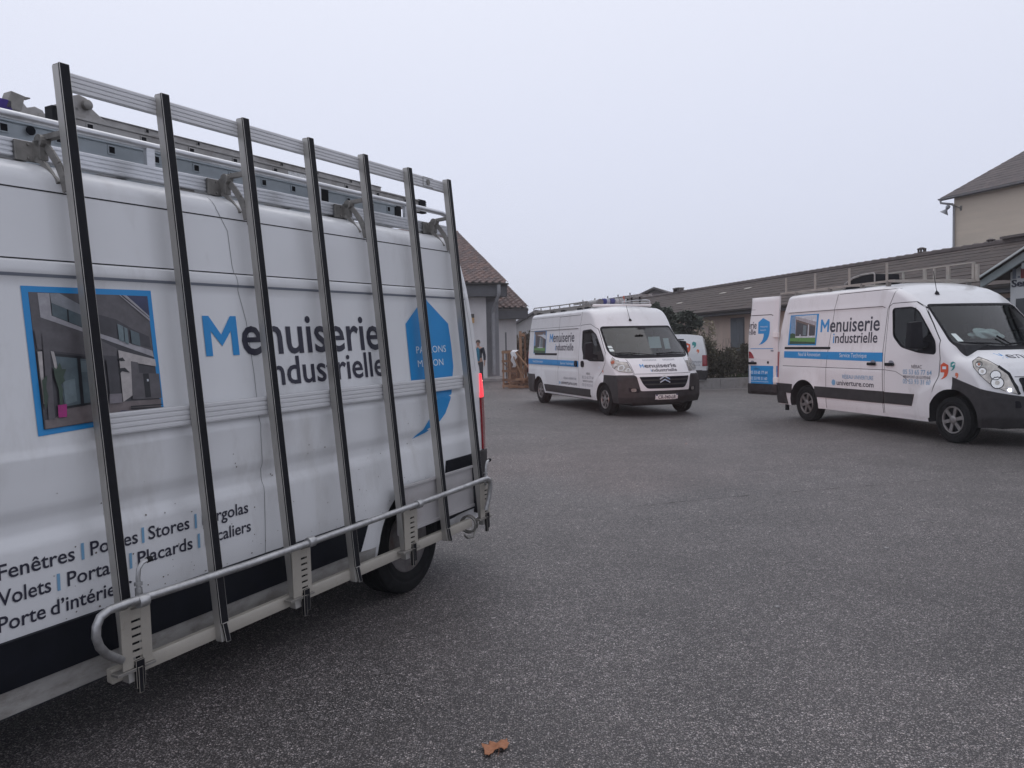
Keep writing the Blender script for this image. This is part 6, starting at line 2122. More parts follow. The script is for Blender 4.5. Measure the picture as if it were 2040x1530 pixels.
# front end
piece(body_me, [((4.02, 0, 0.845), (-0.32, 0, -0.95)), ((3.62, 0, 0), (1, 0, 0))], 0.014, 'front_bumper', M['plastic'], rv)
for s in (1, -1):
    q = 0.7071
    fr = ((8, s * 8, 0), (q, -s * q, 0), (0, 0, 1), (-q, -s * q, 0))
    U = lambda x, y: (x - 8) * q + (abs(y) - 8) * -q
    pts = [(U(3.834, 0.777), 1.272), (U(3.86, 0.90), 1.215), (U(3.918, 0.938), 1.133), (U(4.03, 0.92), 1.01), (U(4.14, 0.883), 0.905), (U(4.26, 0.76), 0.81), (U(4.36, 0.593), 0.752), (U(4.33, 0.60), 0.86), (U(4.279, 0.636), 0.958), (U(4.19, 0.67), 1.06), (U(4.101, 0.70), 1.145), (U(3.96, 0.74), 1.225)]
    hl = lay(SK, fr, [round_poly(pts, 0.03)], 0.004, 0, 0.06, 'head_lamp', M['lamp_inner'], rv)
    lay(SK, fr, [round_poly(pts, 0.03)], 0.022, 0.014, 0.06, 'lamp_cover', M['lamp_glass'], hl)
    for (x, y, z, r_, mm, b) in ((3.93, 0.86, 1.175, 0.045, 'black', 'apricot'), (3.99, 0.86, 1.075, 0.055, 'black', 'lamp_inner'), (4.13, 0.77, 1.02, 0.070, 'black', 'chrome'), (4.17, 0.78, 0.915, 0.085, 'black', 'lamp_inner'), (4.29, 0.69, 0.815, 0.045, 'chrome', 'lamp_lit')):
        ux = U(x, y)
        ring = [(ux + r_ * math.cos(t), z + r_ * math.sin(t)) for t in [k * math.pi / 10 for k in range(20)]]
        ri2 = [(ux + r_ * 0.86 * math.cos(t), z + r_ * 0.86 * math.sin(t)) for t in [k * math.pi / 10 for k in range(20)]]
        rin = [(ux + r_ * (0.35 if mm == 'black' else 0.5) * math.cos(t), z + r_ * (0.35 if mm == 'black' else 0.5) * math.sin(t)) for t in [k * math.pi / 10 for k in range(20)]]
        lay(SK, fr, [ring, ri2], 0.009, 0, None, 'lamp_bowl', M[mm], hl, smooth=None)
        lay(SK, fr, [ri2], 0.008, 0, None, 'lamp_bowl', M['chrome'], hl, smooth=None)
        lay(SK, fr, [rin], 0.012, 0, None, 'lamp_bulb', M[b], hl, smooth=None)
    seam(SK, fr, pts + pts[:1], rv, w=0.014, off=0.003, m=M['black'])
    seam(SK, fr, [pts[10], (U(4.24, 0.655), 1.04), pts[6]], rv, w=0.035, off=0.006, m=M['black'])
gr = lay(SK, F_FRONT, [round_poly([(-0.57, 0.985), (0.57, 0.985), (0.55, 0.76), (0.30, 0.70), (-0.30, 0.70), (-0.55, 0.76)], 0.05)], 0.016, 0.01, 0.08, 'grille', M['black'], rv)
for z in (0.93, 0.87, 0.81, 0.75):
    lay(SK, F_FRONT, [[(-0.53, z), (0.53, z), (0.53, z - 0.012), (-0.53, z - 0.012)]], 0.026, 0.01, 0.08, 'grille_slat', M['plastic'], gr)
lay(SK, F_FRONT, [[(-0.26, 0.44), (0.26, 0.44), (0.26, 0.55), (-0.26, 0.55)]], 0.03, 0.02, 0.13, 'number_plate', M['plate'], rv, smooth=None)
for s in (1, -1):
    lay(SK, F_FRONT, [round_poly([(s * 0.95, 0.66), (s * 0.60, 0.66), (s * 0.58, 0.56), (s * 0.90, 0.57)], 0.03)], 0.0165, 0, 0.08, 'fog_lamp_recess', M['black'], rv, smooth=None)
seam(SK, F_FRONT, [(-0.60, 0.995), (0.60, 0.995)], rv, w=0.010)
brand_text(SK, F_FRONT, -0.540, 0.42, 1.252, 0.066, -0.25, 0.38, 1.170, 0.050, rv)
lay(SK, F_FRONT, [round_poly([(-0.74, 1.425), (0.74, 1.425), (0.80, 1.395), (0.66, 1.372), (-0.66, 1.372), (-0.80, 1.395)], 0.02)], 0.006, 0.004, 0.12, 'scuttle_panel', M['black'], rv)
wiper(SK, rv, [(-0.80, 1.47), (-0.45, 1.455), (-0.12, 1.425)])
wiper(SK, rv, [(-0.22, 1.56), (-0.14, 1.47), (-0.10, 1.43)])
wiper(SK, rv, [(-0.10, 1.44), (0.30, 1.46), (0.62, 1.44)])
cabin(rv, 2.62, 3.80, 0.42, 0.25)
lay(SK, F_FRONT, [round_poly([(-0.79, 1.50), (-0.72, 1.50), (-0.74, 1.62), (-0.80, 1.62)], 0.006)], 0.003, 0, None, 'windscreen_sticker', M['paper'], rv, smooth=None)
# crumpled pale cloth on the dashboard
cl = thing('plastic_bag', 'crumpled pale green plastic sheet lying on the dashboard of the right van', 'plastic bag', RM)
bm = bmesh.new()
bmesh.ops.create_icosphere(bm, subdivisions=4, radius=1.0)
rnd = random.Random(4)
ph = [(rnd.uniform(2, 7), rnd.uniform(2, 7), rnd.uniform(2, 7), rnd.uniform(0, 6)) for _ in range(9)]
for p in bm.verts:
    n = p.co.copy()
    d = sum(math.sin(n.x * a + n.y * b + n.z * c + e) for a, b, c, e in ph) / 9
    p.co = n * (1 + 0.55 * d)
    p.co = Vector((3.38 + p.co.x * 0.10, -0.20 + p.co.y * 0.30, 1.585 + max(p.co.z, -0.5) * 0.10))
me = D.meshes.new('sheet')
bm.to_mesh(me)
bm.free()
me.materials.append(mat('pale_green_film', (0.72, 0.80, 0.76), rough=0.5, var=0.12, vscale=20))
link(D.objects.new('sheet', me), cl)
antenna(rv, SK, 2.69, -0.46, 0.38, -0.22)
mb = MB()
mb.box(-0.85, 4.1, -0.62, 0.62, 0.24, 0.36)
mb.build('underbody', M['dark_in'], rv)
mb = MB()
mb.box(-0.70, -0.62, -1.0, -0.96, 0.16, 0.32)
mb.build('mud_flap', M['black'], rv)
for x in (0, 3.599):
    for s in (1, -1):
        wheel(rv, x, s * 1.0, s, 'six', r=0.345)
seam(SK, F_REAR, [(0, 0.5), (0, 2.3)], rv, w=0.012)
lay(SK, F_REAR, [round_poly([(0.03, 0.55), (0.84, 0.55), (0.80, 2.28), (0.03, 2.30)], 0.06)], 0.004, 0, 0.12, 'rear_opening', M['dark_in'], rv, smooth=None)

# open rear door: a thick leaf turned about its hinge
a = rad(105)
dd = Vector((-math.sin(a), math.cos(a), 0))          # from the hinge to the free edge
nn = Vector((dd.y, -dd.x, 0))                        # outer face of the door
if nn.y > 0:
    nn = -nn
hg = Vector((-0.955, -1.03, 0))
DM = frame_matrix(hg, -dd, -nn, (0, 0, 1))           # local x runs from the free edge (-0.80) to the hinge (0); outer face looks to -y
door = holder('rear_door', rv, DM)
def dsec(z):
    return -0.17 * sstep(1.55, 2.5, z) ** 1.2         # the upper part leans like the rear of the body
V, F = [], []
zs = [0.46 + (2.46 - 0.46) * k / 40 for k in range(41)]
xs = [-0.80 + 0.80 * k / 12 for k in range(13)]
def dpt(x, z, back):
    xx = x
    if z > 1.5:
        xx = -0.80 + (x + 0.80) * 1.0 + 0.06 * sstep(1.5, 2.46, z) * (1 - (x + 0.8) / 0.8)
    ycur = -dsec(z) * 0.35
    edge = min((x + 0.80), -x, z - 0.46, 2.46 - z)
    rnd_ = 0.035 * (1 - sstep(0.0, 0.05, edge))
    return (xx, (0.075 if back else rnd_) + ycur, z)
for back in (0, 1):
    for z in zs:
        for x in xs:
            V.append(dpt(x, z, back))
nx, nz = len(xs), len(zs)
for b in (0, 1):
    for k in range(nz - 1):
        for j in range(nx - 1):
            q = b * nx * nz + k * nx + j
            F.append((q, q + 1, q + nx + 1, q + nx))
for k in range(nz - 1):
    for j in (0, nx - 1):
        q = k * nx + j
        F.append((q, q + nx, q + nx + nx * nz, q + nx * nz))
for j in range(nx - 1):
    for k in (0, nz - 1):
        q = k * nx + j
        F.append((q, q + 1, q + 1 + nx * nz, q + nx * nz))
mb = MB()
mb.v, mb.f, mb.mi = V, F, [0] * len(F)
mb.build('door_panel', M['panel_paint'], door, smooth=40)
DS = Skin([Vector(p) for p in V], F)
FD = F_RIGHT
def dl(shape, off, thick, step, name, m):
    return lay(DS, FD, shape, off, thick, step, name, m, door, smooth=None)
dl([[(-0.785, 0.665), (-0.01, 0.665), (-0.01, 1.04), (-0.785, 1.04)]], 0.003, 0.006, 0.1, 'blue_panel', M['blue'])
dl([round_poly([(-0.79, 0.44), (0.0, 0.44), (0.0, 0.665), (-0.79, 0.665)], 0.04)], 0.035, 0.05, 0.1, 'lower_moulding', M['plastic'])
dl([[(-0.77, 1.388), (-0.09, 1.388), (-0.09, 1.402), (-0.77, 1.402)]], 0.003, 0, 0.1, 'blue_line', M['blue'])
dl([bubble(-0.50, 1.47, 0.32, 0.56)], 0.003, 0, 0.08, 'logo_mark', M['blue'])
dl(text_fill('PARLONS', -0.435, -0.245, 1.835, 0.026), 0.0045, 0, None, 'lettering', M['white_ink'])
dl(text_fill('MAISON', -0.435, -0.285, 1.765, 0.026), 0.0045, 0, None, 'lettering', M['white_ink'])
dl(text_fill('erie', -0.785, -0.545, 1.815, 0.150, bold=0.012), 0.003, 0, None, 'lettering', M['ink'])
dl(text_fill('elle', -0.770, -0.560, 1.690, 0.112, bold=0.012), 0.003, 0, None, 'lettering', M['ink'])
dl(text_fill('NÉRAC', -0.62, -0.45, 0.955, 0.040), 0.005, 0, None, 'lettering', M['ink'])
dl(text_fill('05 53 65 77 64', -0.705, -0.24, 0.870, 0.060, bold=0.006), 0.005, 0, None, 'lettering', M['white_ink'])
dl(text_fill('MIRAMONT-DE-GUYENNE', -0.695, -0.26, 0.818, 0.030), 0.005, 0, None, 'lettering', M['ink'])
dl(text_fill('05 53 93 31 60', -0.705, -0.25, 0.745, 0.060, bold=0.006), 0.005, 0, None, 'lettering', M['white_ink'])
dl(text_fill('www.univerture.com', -0.72, -0.22, 0.698, 0.030), 0.005, 0, None, 'lettering', M['white_ink'])
seamd = lambda pts, w=0.010: lay(DS, FD, ribbon_shape(densify(pts, 0.04), w), 0.002, 0, None, 'panel_gap_or_crease', M['gap'], door, smooth=None)
seamd([(-0.77, 2.09), (-0.16, 2.09), (-0.11, 2.07)], 0.014)
seamd([(-0.60, 2.21), (-0.77, 2.21)], 0.006)
dl([round_poly([(-0.765, 1.19), (-0.60, 1.19), (-0.64, 1.27), (-0.70, 1.33), (-0.765, 1.345)], 0.02)], 0.012, 0.012, 0.08, 'door_reflector', M['red_lens'])
dl([round_poly([(-0.795, 1.17), (-0.58, 1.17), (-0.10, 1.155), (-0.10, 1.175), (-0.52, 1.195), (-0.62, 1.28), (-0.70, 1.37), (-0.795, 1.39)], 0.02)], 0.006, 0.008, 0.08, 'pressed_edge', M['panel_paint'])
dl([round_poly([(-0.765, 1.065), (-0.54, 1.065), (-0.54, 1.115), (-0.765, 1.115)], 0.02)], 0.03, 0.03, 0.08, 'handle', M['black'])
dl([round_poly([(-0.70, 1.115), (-0.60, 1.115), (-0.62, 1.145), (-0.68, 1.145)], 0.015)], 0.014, 0.012, None, 'handle_cup', M['grey_ink'])
dl([round_poly([(-0.25, 1.085), (-0.205, 1.085), (-0.205, 1.135), (-0.25, 1.135)], 0.01)], 0.008, 0.008, None, 'lock_cover', M['black'])
dl([round_poly([(-0.15, 1.335), (-0.08, 1.335), (-0.08, 1.365), (-0.15, 1.365)], 0.008)], 0.008, 0.008, None, 'emblem', M['grey_ink'])
for z in (0.70, 1.62):
    mb = MB()
    mb.box(-0.06, 0.06, -0.045, 0.02, z, z + 0.11)
    mb.build('door_hinge', M['plate'], door, bevel=0.01)

# roof rack of the right van
roof = holder('roof_rack', rv)
CR = mat('cream_rack_steel', (0.30, 0.28, 0.25), rough=0.5, var=0.15, vscale=7, dirt=(0.2, 0.16, 0.12), dscale=6, dcut=(0.58, 0.8))
for s in (-1, 1):
    mb = MB()
    mb.box(-1.14, 2.14, s * 0.80 - 0.02, s * 0.80 + 0.02, 2.498, 2.533)
    mb.build('side_beam', CR, roof, bevel=0.004)
for x in (-0.96, 0.006, 1.005, 1.967):
    mb = MB()
    mb.box(x - 0.017, x + 0.017, -0.818, -0.790, 2.50, 2.825)
    mb.build('upright', CR, roof, bevel=0.003)
    mb = MB()
    mb.box(x - 0.02, x + 0.02, -0.79, 0.79, 2.500, 2.535)
    mb.build('cross_bar', CR, roof, bevel=0.003)
for x in (-0.6, 0.45, 1.35, 2.0):
    for s in (-1, 1):
        mb = MB()
        mb.box(x - 0.03, x + 0.03, s * 0.80 - 0.03, s * 0.80 + 0.03, 2.39, 2.50)
        mb.lathe([(0.02, 0), (0.02, 0.05)], (x, s * 0.80 - 0.025, 2.512), (0, 1, 0), 8)
        mb.build('roof_foot', M['bracket'], roof, bevel=0.003)
mb = MB()
mb.beam((2.03, -0.80, 2.515), (2.14, 0.80, 2.515), 0.04, 0.045)
mb.build('front_beam', CR, roof, bevel=0.003)
mb = MB()
mb.beam((-1.0, 0.80, 2.822), (2.12, 0.80, 2.822), 0.03, 0.024)
mb.build('top_rail', CR, roof, bevel=0.003)
for x, w in ((-0.9, 0.04), (-0.3, 0.04), (0.446, 0.045), (0.995, 0.07), (1.224, 0.035), (1.55, 0.075), (2.105, 0.055)):
    mb = MB()
    mb.box(x - w / 2, x + w / 2, 0.785, 0.815, 2.52, 2.825)
    mb.build('rack_stake', CR, roof, bevel=0.003)
mb = MB()
mb.box(2.15, 2.21, 0.78, 0.82, 2.50, 2.785)
mb.build('rack_stake', CR, roof, bevel=0.003)
cw = thing('roof_cowl', 'black domed roof ventilator between the bars of the right van roof rack', 'roof vent', RM)
mb = MB()
mb.prism([(0.10, -0.22, 2.50), (0.13, -0.22, 2.60), (0.35, -0.22, 2.70), (0.60, -0.22, 2.735), (0.90, -0.22, 2.74), (0.93, -0.22, 2.50)], (0, 0.55, 0))
mb.build('cowl', M['black'], cw, bevel=0.02, smooth=50)
mb = MB()
mb.tube([(0.08, -0.23, 2.50), (0.11, -0.23, 2.61), (0.35, -0.23, 2.715), (0.60, -0.23, 2.75), (0.92, -0.23, 2.755), (0.945, -0.23, 2.72), (0.945, -0.23, 2.50)], 0.014, 6)
mb.build('cowl_rim', M['alu_old'], cw)

# ================================================================ the small white van, rear towards us
a0 = 75.0
SMM = van_matrix((5.62, 26.15), a0)
sm = thing('panel_van', 'small white van parked tail towards us with orange and teal comma logos', 'van', SMM)
body, SK = cut_body(SMALLVAN, sm)
body_me = body.data
for s in (1, -1):
    piece(body_me, [((0, s * 0.55, 0), (0, s, 0)), ((0, 0, 0.76), (0, 0, 1)), ((0, 0, 1.11), (0, 0, -1)), ((0, s * 0.745, 0), (0, s, 0)), ((-0.66, 0, 0), (-1, 0, 0))], 0.014, 'tail_lamp', M['red_lens'], sm)
    for x in (0, 2.69):
        wheel(sm, x, s * 0.87, s, 'steel', r=0.31, w=0.185)
    lay(SK, F_RIGHT if s < 0 else F_LEFT, [round_poly([(1.25, 1.15), (2.25, 1.10), (1.75, 1.50), (1.25, 1.55)], 0.06)], 0.003, 0.004, 0.1, 'side_window', M['black'], sm)
piece(body_me, [((-0.55, 0, 0), (-1, 0, 0)), ((0, 0, 0.32), (0, 0, 1)), ((0, 0, 0.62), (0, 0, -1))], 0.022, 'rear_bumper', M['plastic'], sm)
lay(SK, F_FRONT, [round_poly([(-0.68, 1.66), (0.68, 1.66), (0.76, 1.15), (-0.76, 1.15)], 0.06)], 0.003, 0.004, 0.1, 'windscreen', M['black'], sm)
tg = lay(SK, F_REAR, [round_poly([(-0.735, 0.63), (0.735, 0.63), (0.735, 1.10), (0.66, 1.52), (0.56, 1.63), (-0.56, 1.63), (-0.66, 1.52), (-0.735, 1.10)], 0.06)], 0.005, 0.008, 0.1, 'tailgate', M['panel_paint'], sm)
lay(SK, F_REAR, [round_poly([(-0.63, 1.09), (0.63, 1.09), (0.60, 1.52), (0.53, 1.57), (-0.53, 1.57), (-0.60, 1.52)], 0.06)], 0.009, 0.006, 0.1, 'window_blank', M['panel_paint'], tg)
lay(SK, F_REAR, [round_poly([(-0.17, 1.61), (0.17, 1.61), (0.17, 1.645), (-0.17, 1.645)], 0.01)], 0.012, 0, None, 'high_stop_lamp', M['black'], tg, smooth=None)
seam(SK, F_REAR, [(-0.74, 0.625), (0.74, 0.625)], tg, w=0.012, off=0.006)
logos(SK, F_REAR, 0.26, 1.33, 0.26, tg, 0.008)
for z, hw in ((0.905, 0.28), (0.86, 0.22), (0.82, 0.06), (0.785, 0.22)):
    v, f = [], []
    rn = random.Random(int(z * 1000))
    x = 0.45 - hw
    while x < 0.45 + hw:
        w = rn.uniform(0.02, 0.07)
        n = len(v)
        v += [(x, z), (x + w, z), (x + w, z + 0.018), (x, z + 0.018)]
        f.append((n, n + 1, n + 2, n + 3))
        x += w + 0.014
    lay(SK, F_REAR, (v, f), 0.010, 0, None, 'small_print', M['grey_ink'], tg, smooth=None)
lay(SK, F_REAR, [[(0.05, 0.675), (0.46, 0.675), (0.46, 0.69), (0.05, 0.69)]], 0.010, 0, None, 'trim_strip', M['grey_ink'], tg, smooth=None)
lay(SK, F_REAR, [[(-0.26, 0.68), (0.0, 0.68), (0.0, 0.79), (-0.26, 0.79)]], 0.014, 0.01, None, 'number_plate', M['plate'], tg, smooth=None)
mb = MB()
mb.box(-0.6, 3.1, -0.55, 0.55, 0.2, 0.33)
mb.build('underbody', M['dark_in'], sm)

# ================================================================ planting
def leaf_cloud(n, fn, size, rn, up=0.2):
    V, F = [], []
    for _ in range(n):
        p, d = fn(rn)
        s = size * rn.uniform(0.55, 1.3)
        a = Vector((rn.gauss(0, 1), rn.gauss(0, 1), rn.gauss(up, 1)))
        if d is not None:
            a = Vector(d) + a * 0.35
        a.normalize()
        b = a.cross(Vector((rn.gauss(0, 1), rn.gauss(0, 1), rn.gauss(0, 1)))).normalized()
        k = len(V)
        w = s * 0.38
        V += [p, p + a * s * 0.5 + b * w, p + a * s, p + a * s * 0.5 - b * w]
        F.append((k, k + 1, k + 2, k + 3))
    return V, F


def leaf_mat(name, c1, c2):
    m = mat(name, c1, rough=0.7)
    nt = m.node_tree
    b = nt.nodes['Principled BSDF']
    tc = nt.nodes.new('ShaderNodeTexCoord')
    n = nt.nodes.new('ShaderNodeTexNoise')
    n.inputs['Scale'].default_value = 9
    n.inputs['Detail'].default_value = 5
    nt.links.new(tc.outputs['Object'], n.inputs['Vector'])
    r = nt.nodes.new('ShaderNodeValToRGB')
    r.color_ramp.elements[0].position = 0.32
    r.color_ramp.elements[0].color = (*c1, 1)
    r.color_ramp.elements[1].position = 0.68
    r.color_ramp.elements[1].color = (*c2, 1)
    nt.links.new(n.outputs[0], r.inputs[0])
    nt.links.new(r.outputs[0], b.inputs['Base Color'])
    b.inputs['Subsurface Weight'].default_value = 0.0
    return m


LEAF = dict(dark=leaf_mat('dark_foliage', (0.038, 0.038, 0.026), (0.11, 0.10, 0.066)), olive=leaf_mat('olive_foliage', (0.045, 0.043, 0.028), (0.12, 0.105, 0.062)),
            green=leaf_mat('green_foliage', (0.03, 0.045, 0.022), (0.09, 0.11, 0.05)), conifer=leaf_mat('conifer_needles', (0.036, 0.048, 0.036), (0.085, 0.10, 0.075)),
            brown=leaf_mat('brown_foliage', (0.055, 0.040, 0.028), (0.12, 0.085, 0.05)))
BARK = mat('bark', (0.075, 0.062, 0.052), rough=0.95, var=0.3, vscale=12)


def shrub(x, y, z, w, d, h, kind, label, seed, n=2600, leaf=0.085, twigs=18, group='shrubs behind the planter wall', name='shrub'):
    rn = random.Random(seed)
    t = thing(name, label, 'shrub', Matrix.Translation((x, y, z)), group)
    blobs = [(Vector((rn.uniform(-0.36, 0.36) * w, rn.uniform(-0.36, 0.36) * d, h * rn.uniform(0.25, 0.78))), rn.uniform(0.16, 0.30)) for _ in range(16)]
    def fn(r):
        c, s = r.choice(blobs)
        v = Vector((r.gauss(0, 1), r.gauss(0, 1), r.gauss(0, 1))).normalized() * (r.random() ** 0.4)
        p = c + Vector((v.x * s * w, v.y * s * d, v.z * s * h))
        p.z = max(0.02, p.z)
        return p, v
    V, F = leaf_cloud(n, fn, leaf, rn)
    me = D.meshes.new('foliage')
    me.from_pydata(V, [], F)
    me.materials.append(LEAF[kind])
    link(D.objects.new('foliage', me), t)
    mb = MB()
    for _ in range(twigs):
        a = Vector((rn.uniform(-0.1, 0.1) * w, rn.uniform(-0.1, 0.1) * d, 0))
        b = Vector((rn.uniform(-0.55, 0.55) * w, rn.uniform(-0.5, 0.5) * d, h * rn.uniform(0.7, 1.22)))
        mid = (a + b) / 2 + Vector((rn.uniform(-0.1, 0.1), rn.uniform(-0.1, 0.1), 0.05))
        mb.tube([a, mid, b], [0.014, 0.009, 0.003], 4)
    mb.build('stem', BARK, t)
    return t


pk = lambda q, r: Vector((7.0, 25.5, 0)) + Vector((0.974, 0.225, 0)) * q + Vector((-0.225, 0.974, 0)) * r
for i, (q, r, w, d, h, kind, lab) in enumerate([
        (-0.55, 0.95, 1.0, 0.9, 1.62, 'olive', 'tall pale olive shrub just right of the small van'),
        (0.25, 0.80, 1.0, 0.9, 1.15, 'dark', 'dark mid-height shrub second right of the small van'),
        (1.0, 0.95, 1.0, 1.0, 1.25, 'dark', 'dark dense shrub below the cream wall with bare twigs on top'),
        (1.65, 0.70, 0.9, 0.8, 0.95, 'green', 'low green shrub left of the open van door'),
        (2.4, 1.0, 1.2, 1.0, 1.20, 'brown', 'brownish shrub directly behind the open van door'),
        (-1.6, 1.2, 1.1, 1.0, 1.30, 'dark', 'dark shrub hidden mostly by the small van roof'),
        (3.6, 0.9, 1.2, 1.0, 1.0, 'dark', 'dark shrub seen through the gap beside the right van rear')]):
    p = pk(q, r)
    shrub(p.x, p.y, 0.26, w, d, h, kind, lab, 40 + i)
p = pk(1.3, 0.32)
shrub(p.x, p.y, 0.27, 1.8, 0.25, 0.22, 'green', 'fringe of fresh green weeds along the top of the planter wall', 77, n=900, leaf=0.06, twigs=0, name='weed_clump')


def conifer(x, y, h, w, label, seed):
    rn = random.Random(seed)
    t = thing('conifer', label, 'tree', Matrix.Translation((x, y, 0)), 'dark conifers behind the small van')
    mb = MB()
    mb.tube([(0, 0, 0), (0.03, 0, h * 0.5), (0, 0.02, h * 0.97)], [0.10, 0.07, 0.015], 8)
    mb.build('trunk', BARK, t, smooth=50)
    limbs = []
    for k in range(46):
        z = h * (0.08 + 0.88 * (k / 46))
        l = w * 0.62 * (1 - (z / h) ** 1.35) + 0.12
        a = rn.uniform(0, 6.28)
        limbs.append((Vector((0, 0, z)), Vector((math.cos(a) * l, math.sin(a) * l, z + l * rn.uniform(-0.12, 0.18)))))
    def fn(r):
        a, b = r.choice(limbs)
        s = r.random() ** 0.6
        p = a.lerp(b, s) + Vector((r.gauss(0, 0.07), r.gauss(0, 0.07), r.gauss(0, 0.06)))
        return p, (b - a).normalized()
    V, F = leaf_cloud(7000, fn, 0.13, rn)
    me = D.meshes.new('crown')
    me.from_pydata(V, [], F)
    me.materials.append(LEAF['conifer'])
    link(D.objects.new('crown', me), t)
    mb = MB()
    for a, b in limbs:
        mb.tube([a, b], [0.022, 0.006], 4)
    mb.build('branch', BARK, t)
    return t


conifer(5.55, 29.2, 3.05, 2.1, 'tall dark conifer behind the middle van roof corner', 5)
conifer(6.65, 29.4, 2.75, 1.7, 'dark conifer behind the small white van roof', 6)
conifer(4.5, 30.4, 2.8, 1.9, 'dark conifer mostly hidden behind the middle van windscreen', 9)

# a thin sapling with few leaves in front of the cream wall
rn = random.Random(21)
sp = thing('sapling', 'thin sapling with sparse pale leaves in front of the cream wall by the small van', 'young tree', Matrix.Translation((7.0, 28.0, 0)))
mb = MB()
mb.tube([(0, 0, 0), (0.05, 0, 1.2), (0.08, 0, 2.35)], [0.03, 0.02, 0.006], 6)
mb.build('trunk', BARK, sp)
tips = []
mb = MB()
for k in range(26):
    z = 1.1 + 1.15 * k / 26
    a = rn.choice((0, math.pi)) + rn.uniform(-0.6, 0.6)
    l = 0.45 * (1 - (z - 1.1) / 1.6)
    b = Vector((0.05 + math.cos(a) * l, math.sin(a) * l, z + 0.10))
    mb.tube([(0.05, 0, z), tuple(b)], [0.008, 0.003], 4)
    tips.append((Vector((0.05, 0, z)), b))
mb.build('branch', BARK, sp)
def fnl(r):
    a, b = r.choice(tips)
    return a.lerp(b, r.uniform(0.2, 1.0)), None
V, F = leaf_cloud(260, fnl, 0.09, rn)
me = D.meshes.new('foliage')
me.from_pydata(V, [], F)
me.materials.append(leaf_mat('pale_dry_leaves', (0.20, 0.17, 0.12), (0.32, 0.28, 0.20)))
link(D.objects.new('foliage', me), sp)

# trees beyond the pallets, lost in the fog
def far_tree(x, y, h, w, label, seed, kind):
    rn = random.Random(seed)
    t = thing('tree', label, 'tree', Matrix.Translation((x, y, 0)), 'trees beyond the pallets')
    mb = MB()
    mb.tube([(0, 0, 0), (0.1, 0, h * 0.4), (0, 0.1, h * 0.85)], [0.16, 0.11, 0.03], 8)
    mb.build('trunk', BARK, t, smooth=50)
    bl_ = [(Vector((rn.uniform(-0.4, 0.4) * w, rn.uniform(-0.4, 0.4) * w, h * rn.uniform(0.25, 0.85))), rn.uniform(0.16, 0.30) * w) for _ in range(14)]
    mb = MB()
    for c, s in bl_:
        mb.tube([(0, 0, h * 0.3), tuple(c)], [0.05, 0.015], 5)
    mb.build('limb', BARK, t)
    def fn(r):
        c, s = r.choice(bl_)
        v = Vector((r.gauss(0, 1), r.gauss(0, 1), r.gauss(0, 0.8))).normalized() * (r.random() ** 0.4)
        return c + v * s, v
    V, F = leaf_cloud(3500, fn, 0.2, rn)
    me = D.meshes.new('crown')
    me.from_pydata(V, [], F)
    me.materials.append(LEAF[kind])
    link(D.objects.new('crown', me), t)


far_tree(0.75, 44, 1.9, 2.0, 'brownish bush beyond the pallet stack', 31, 'brown')
far_tree(2.1, 46, 2.2, 2.4, 'green tree beyond the pallets beside the middle van rear', 32, 'olive')
far_tree(-7.0, 49.0, 9.4, 5.0, 'yellowish tree rising behind the tiled roof', 33, 'olive')

# ================================================================ pallets and wooden frames
WOODS = [mat('pallet_wood_a', (0.225, 0.125, 0.075), rough=0.85, var=0.25, vscale=8, stretch=(1, 1, 6)), mat('pallet_wood_b', (0.17, 0.095, 0.06), rough=0.85, var=0.25, vscale=8, stretch=(1, 1, 6)),
         mat('pallet_wood_c', (0.28, 0.165, 0.10), rough=0.85, var=0.2, vscale=8, stretch=(1, 1, 6))]


def planks(parent, lst, rn, name='plank'):
    for (a, b, w, h, up) in lst:
        mb = MB()
        mb.beam(a, b, w, h, up)
        mb.build(name, rn.choice(WOODS), parent, bevel=0.004)


rn = random.Random(14)
PM = frame_matrix((-0.34, 28.35, 0), (0.93, -0.36, 0), (0.36, 0.93, 0), (0, 0, 1))
# flat pallets at the bottom
for k, (x0, z0, lab) in enumerate(((0.22, 0.0, 'flat wooden pallet lowest under the wooden frames'), (0.30, 0.15, 'flat wooden pallet second from the ground under the frames'))):
    t = thing('wooden_pallet', lab, 'pallet', PM @ Matrix.Translation((x0, 0, z0)), 'pallets beside the middle van')
    L_ = []
    for y in (0.05, 0.45, 0.85):
        L_.append(((0, y, 0.055), (1.05, y, 0.055), 0.09, 0.075, (0, 0, 1)))
    for j in range(7):
        L_.append(((0.03 + j * 0.155, 0.0, 0.108), (0.03 + j * 0.155, 0.9, 0.108), 0.10, 0.022, (0, 0, 1)))
    for j in range(3):
        L_.append(((0.05 + j * 0.46, 0.0, 0.009), (0.05 + j * 0.46, 0.9, 0.009), 0.10, 0.018, (0, 0, 1)))
    planks(t, L_, rn)
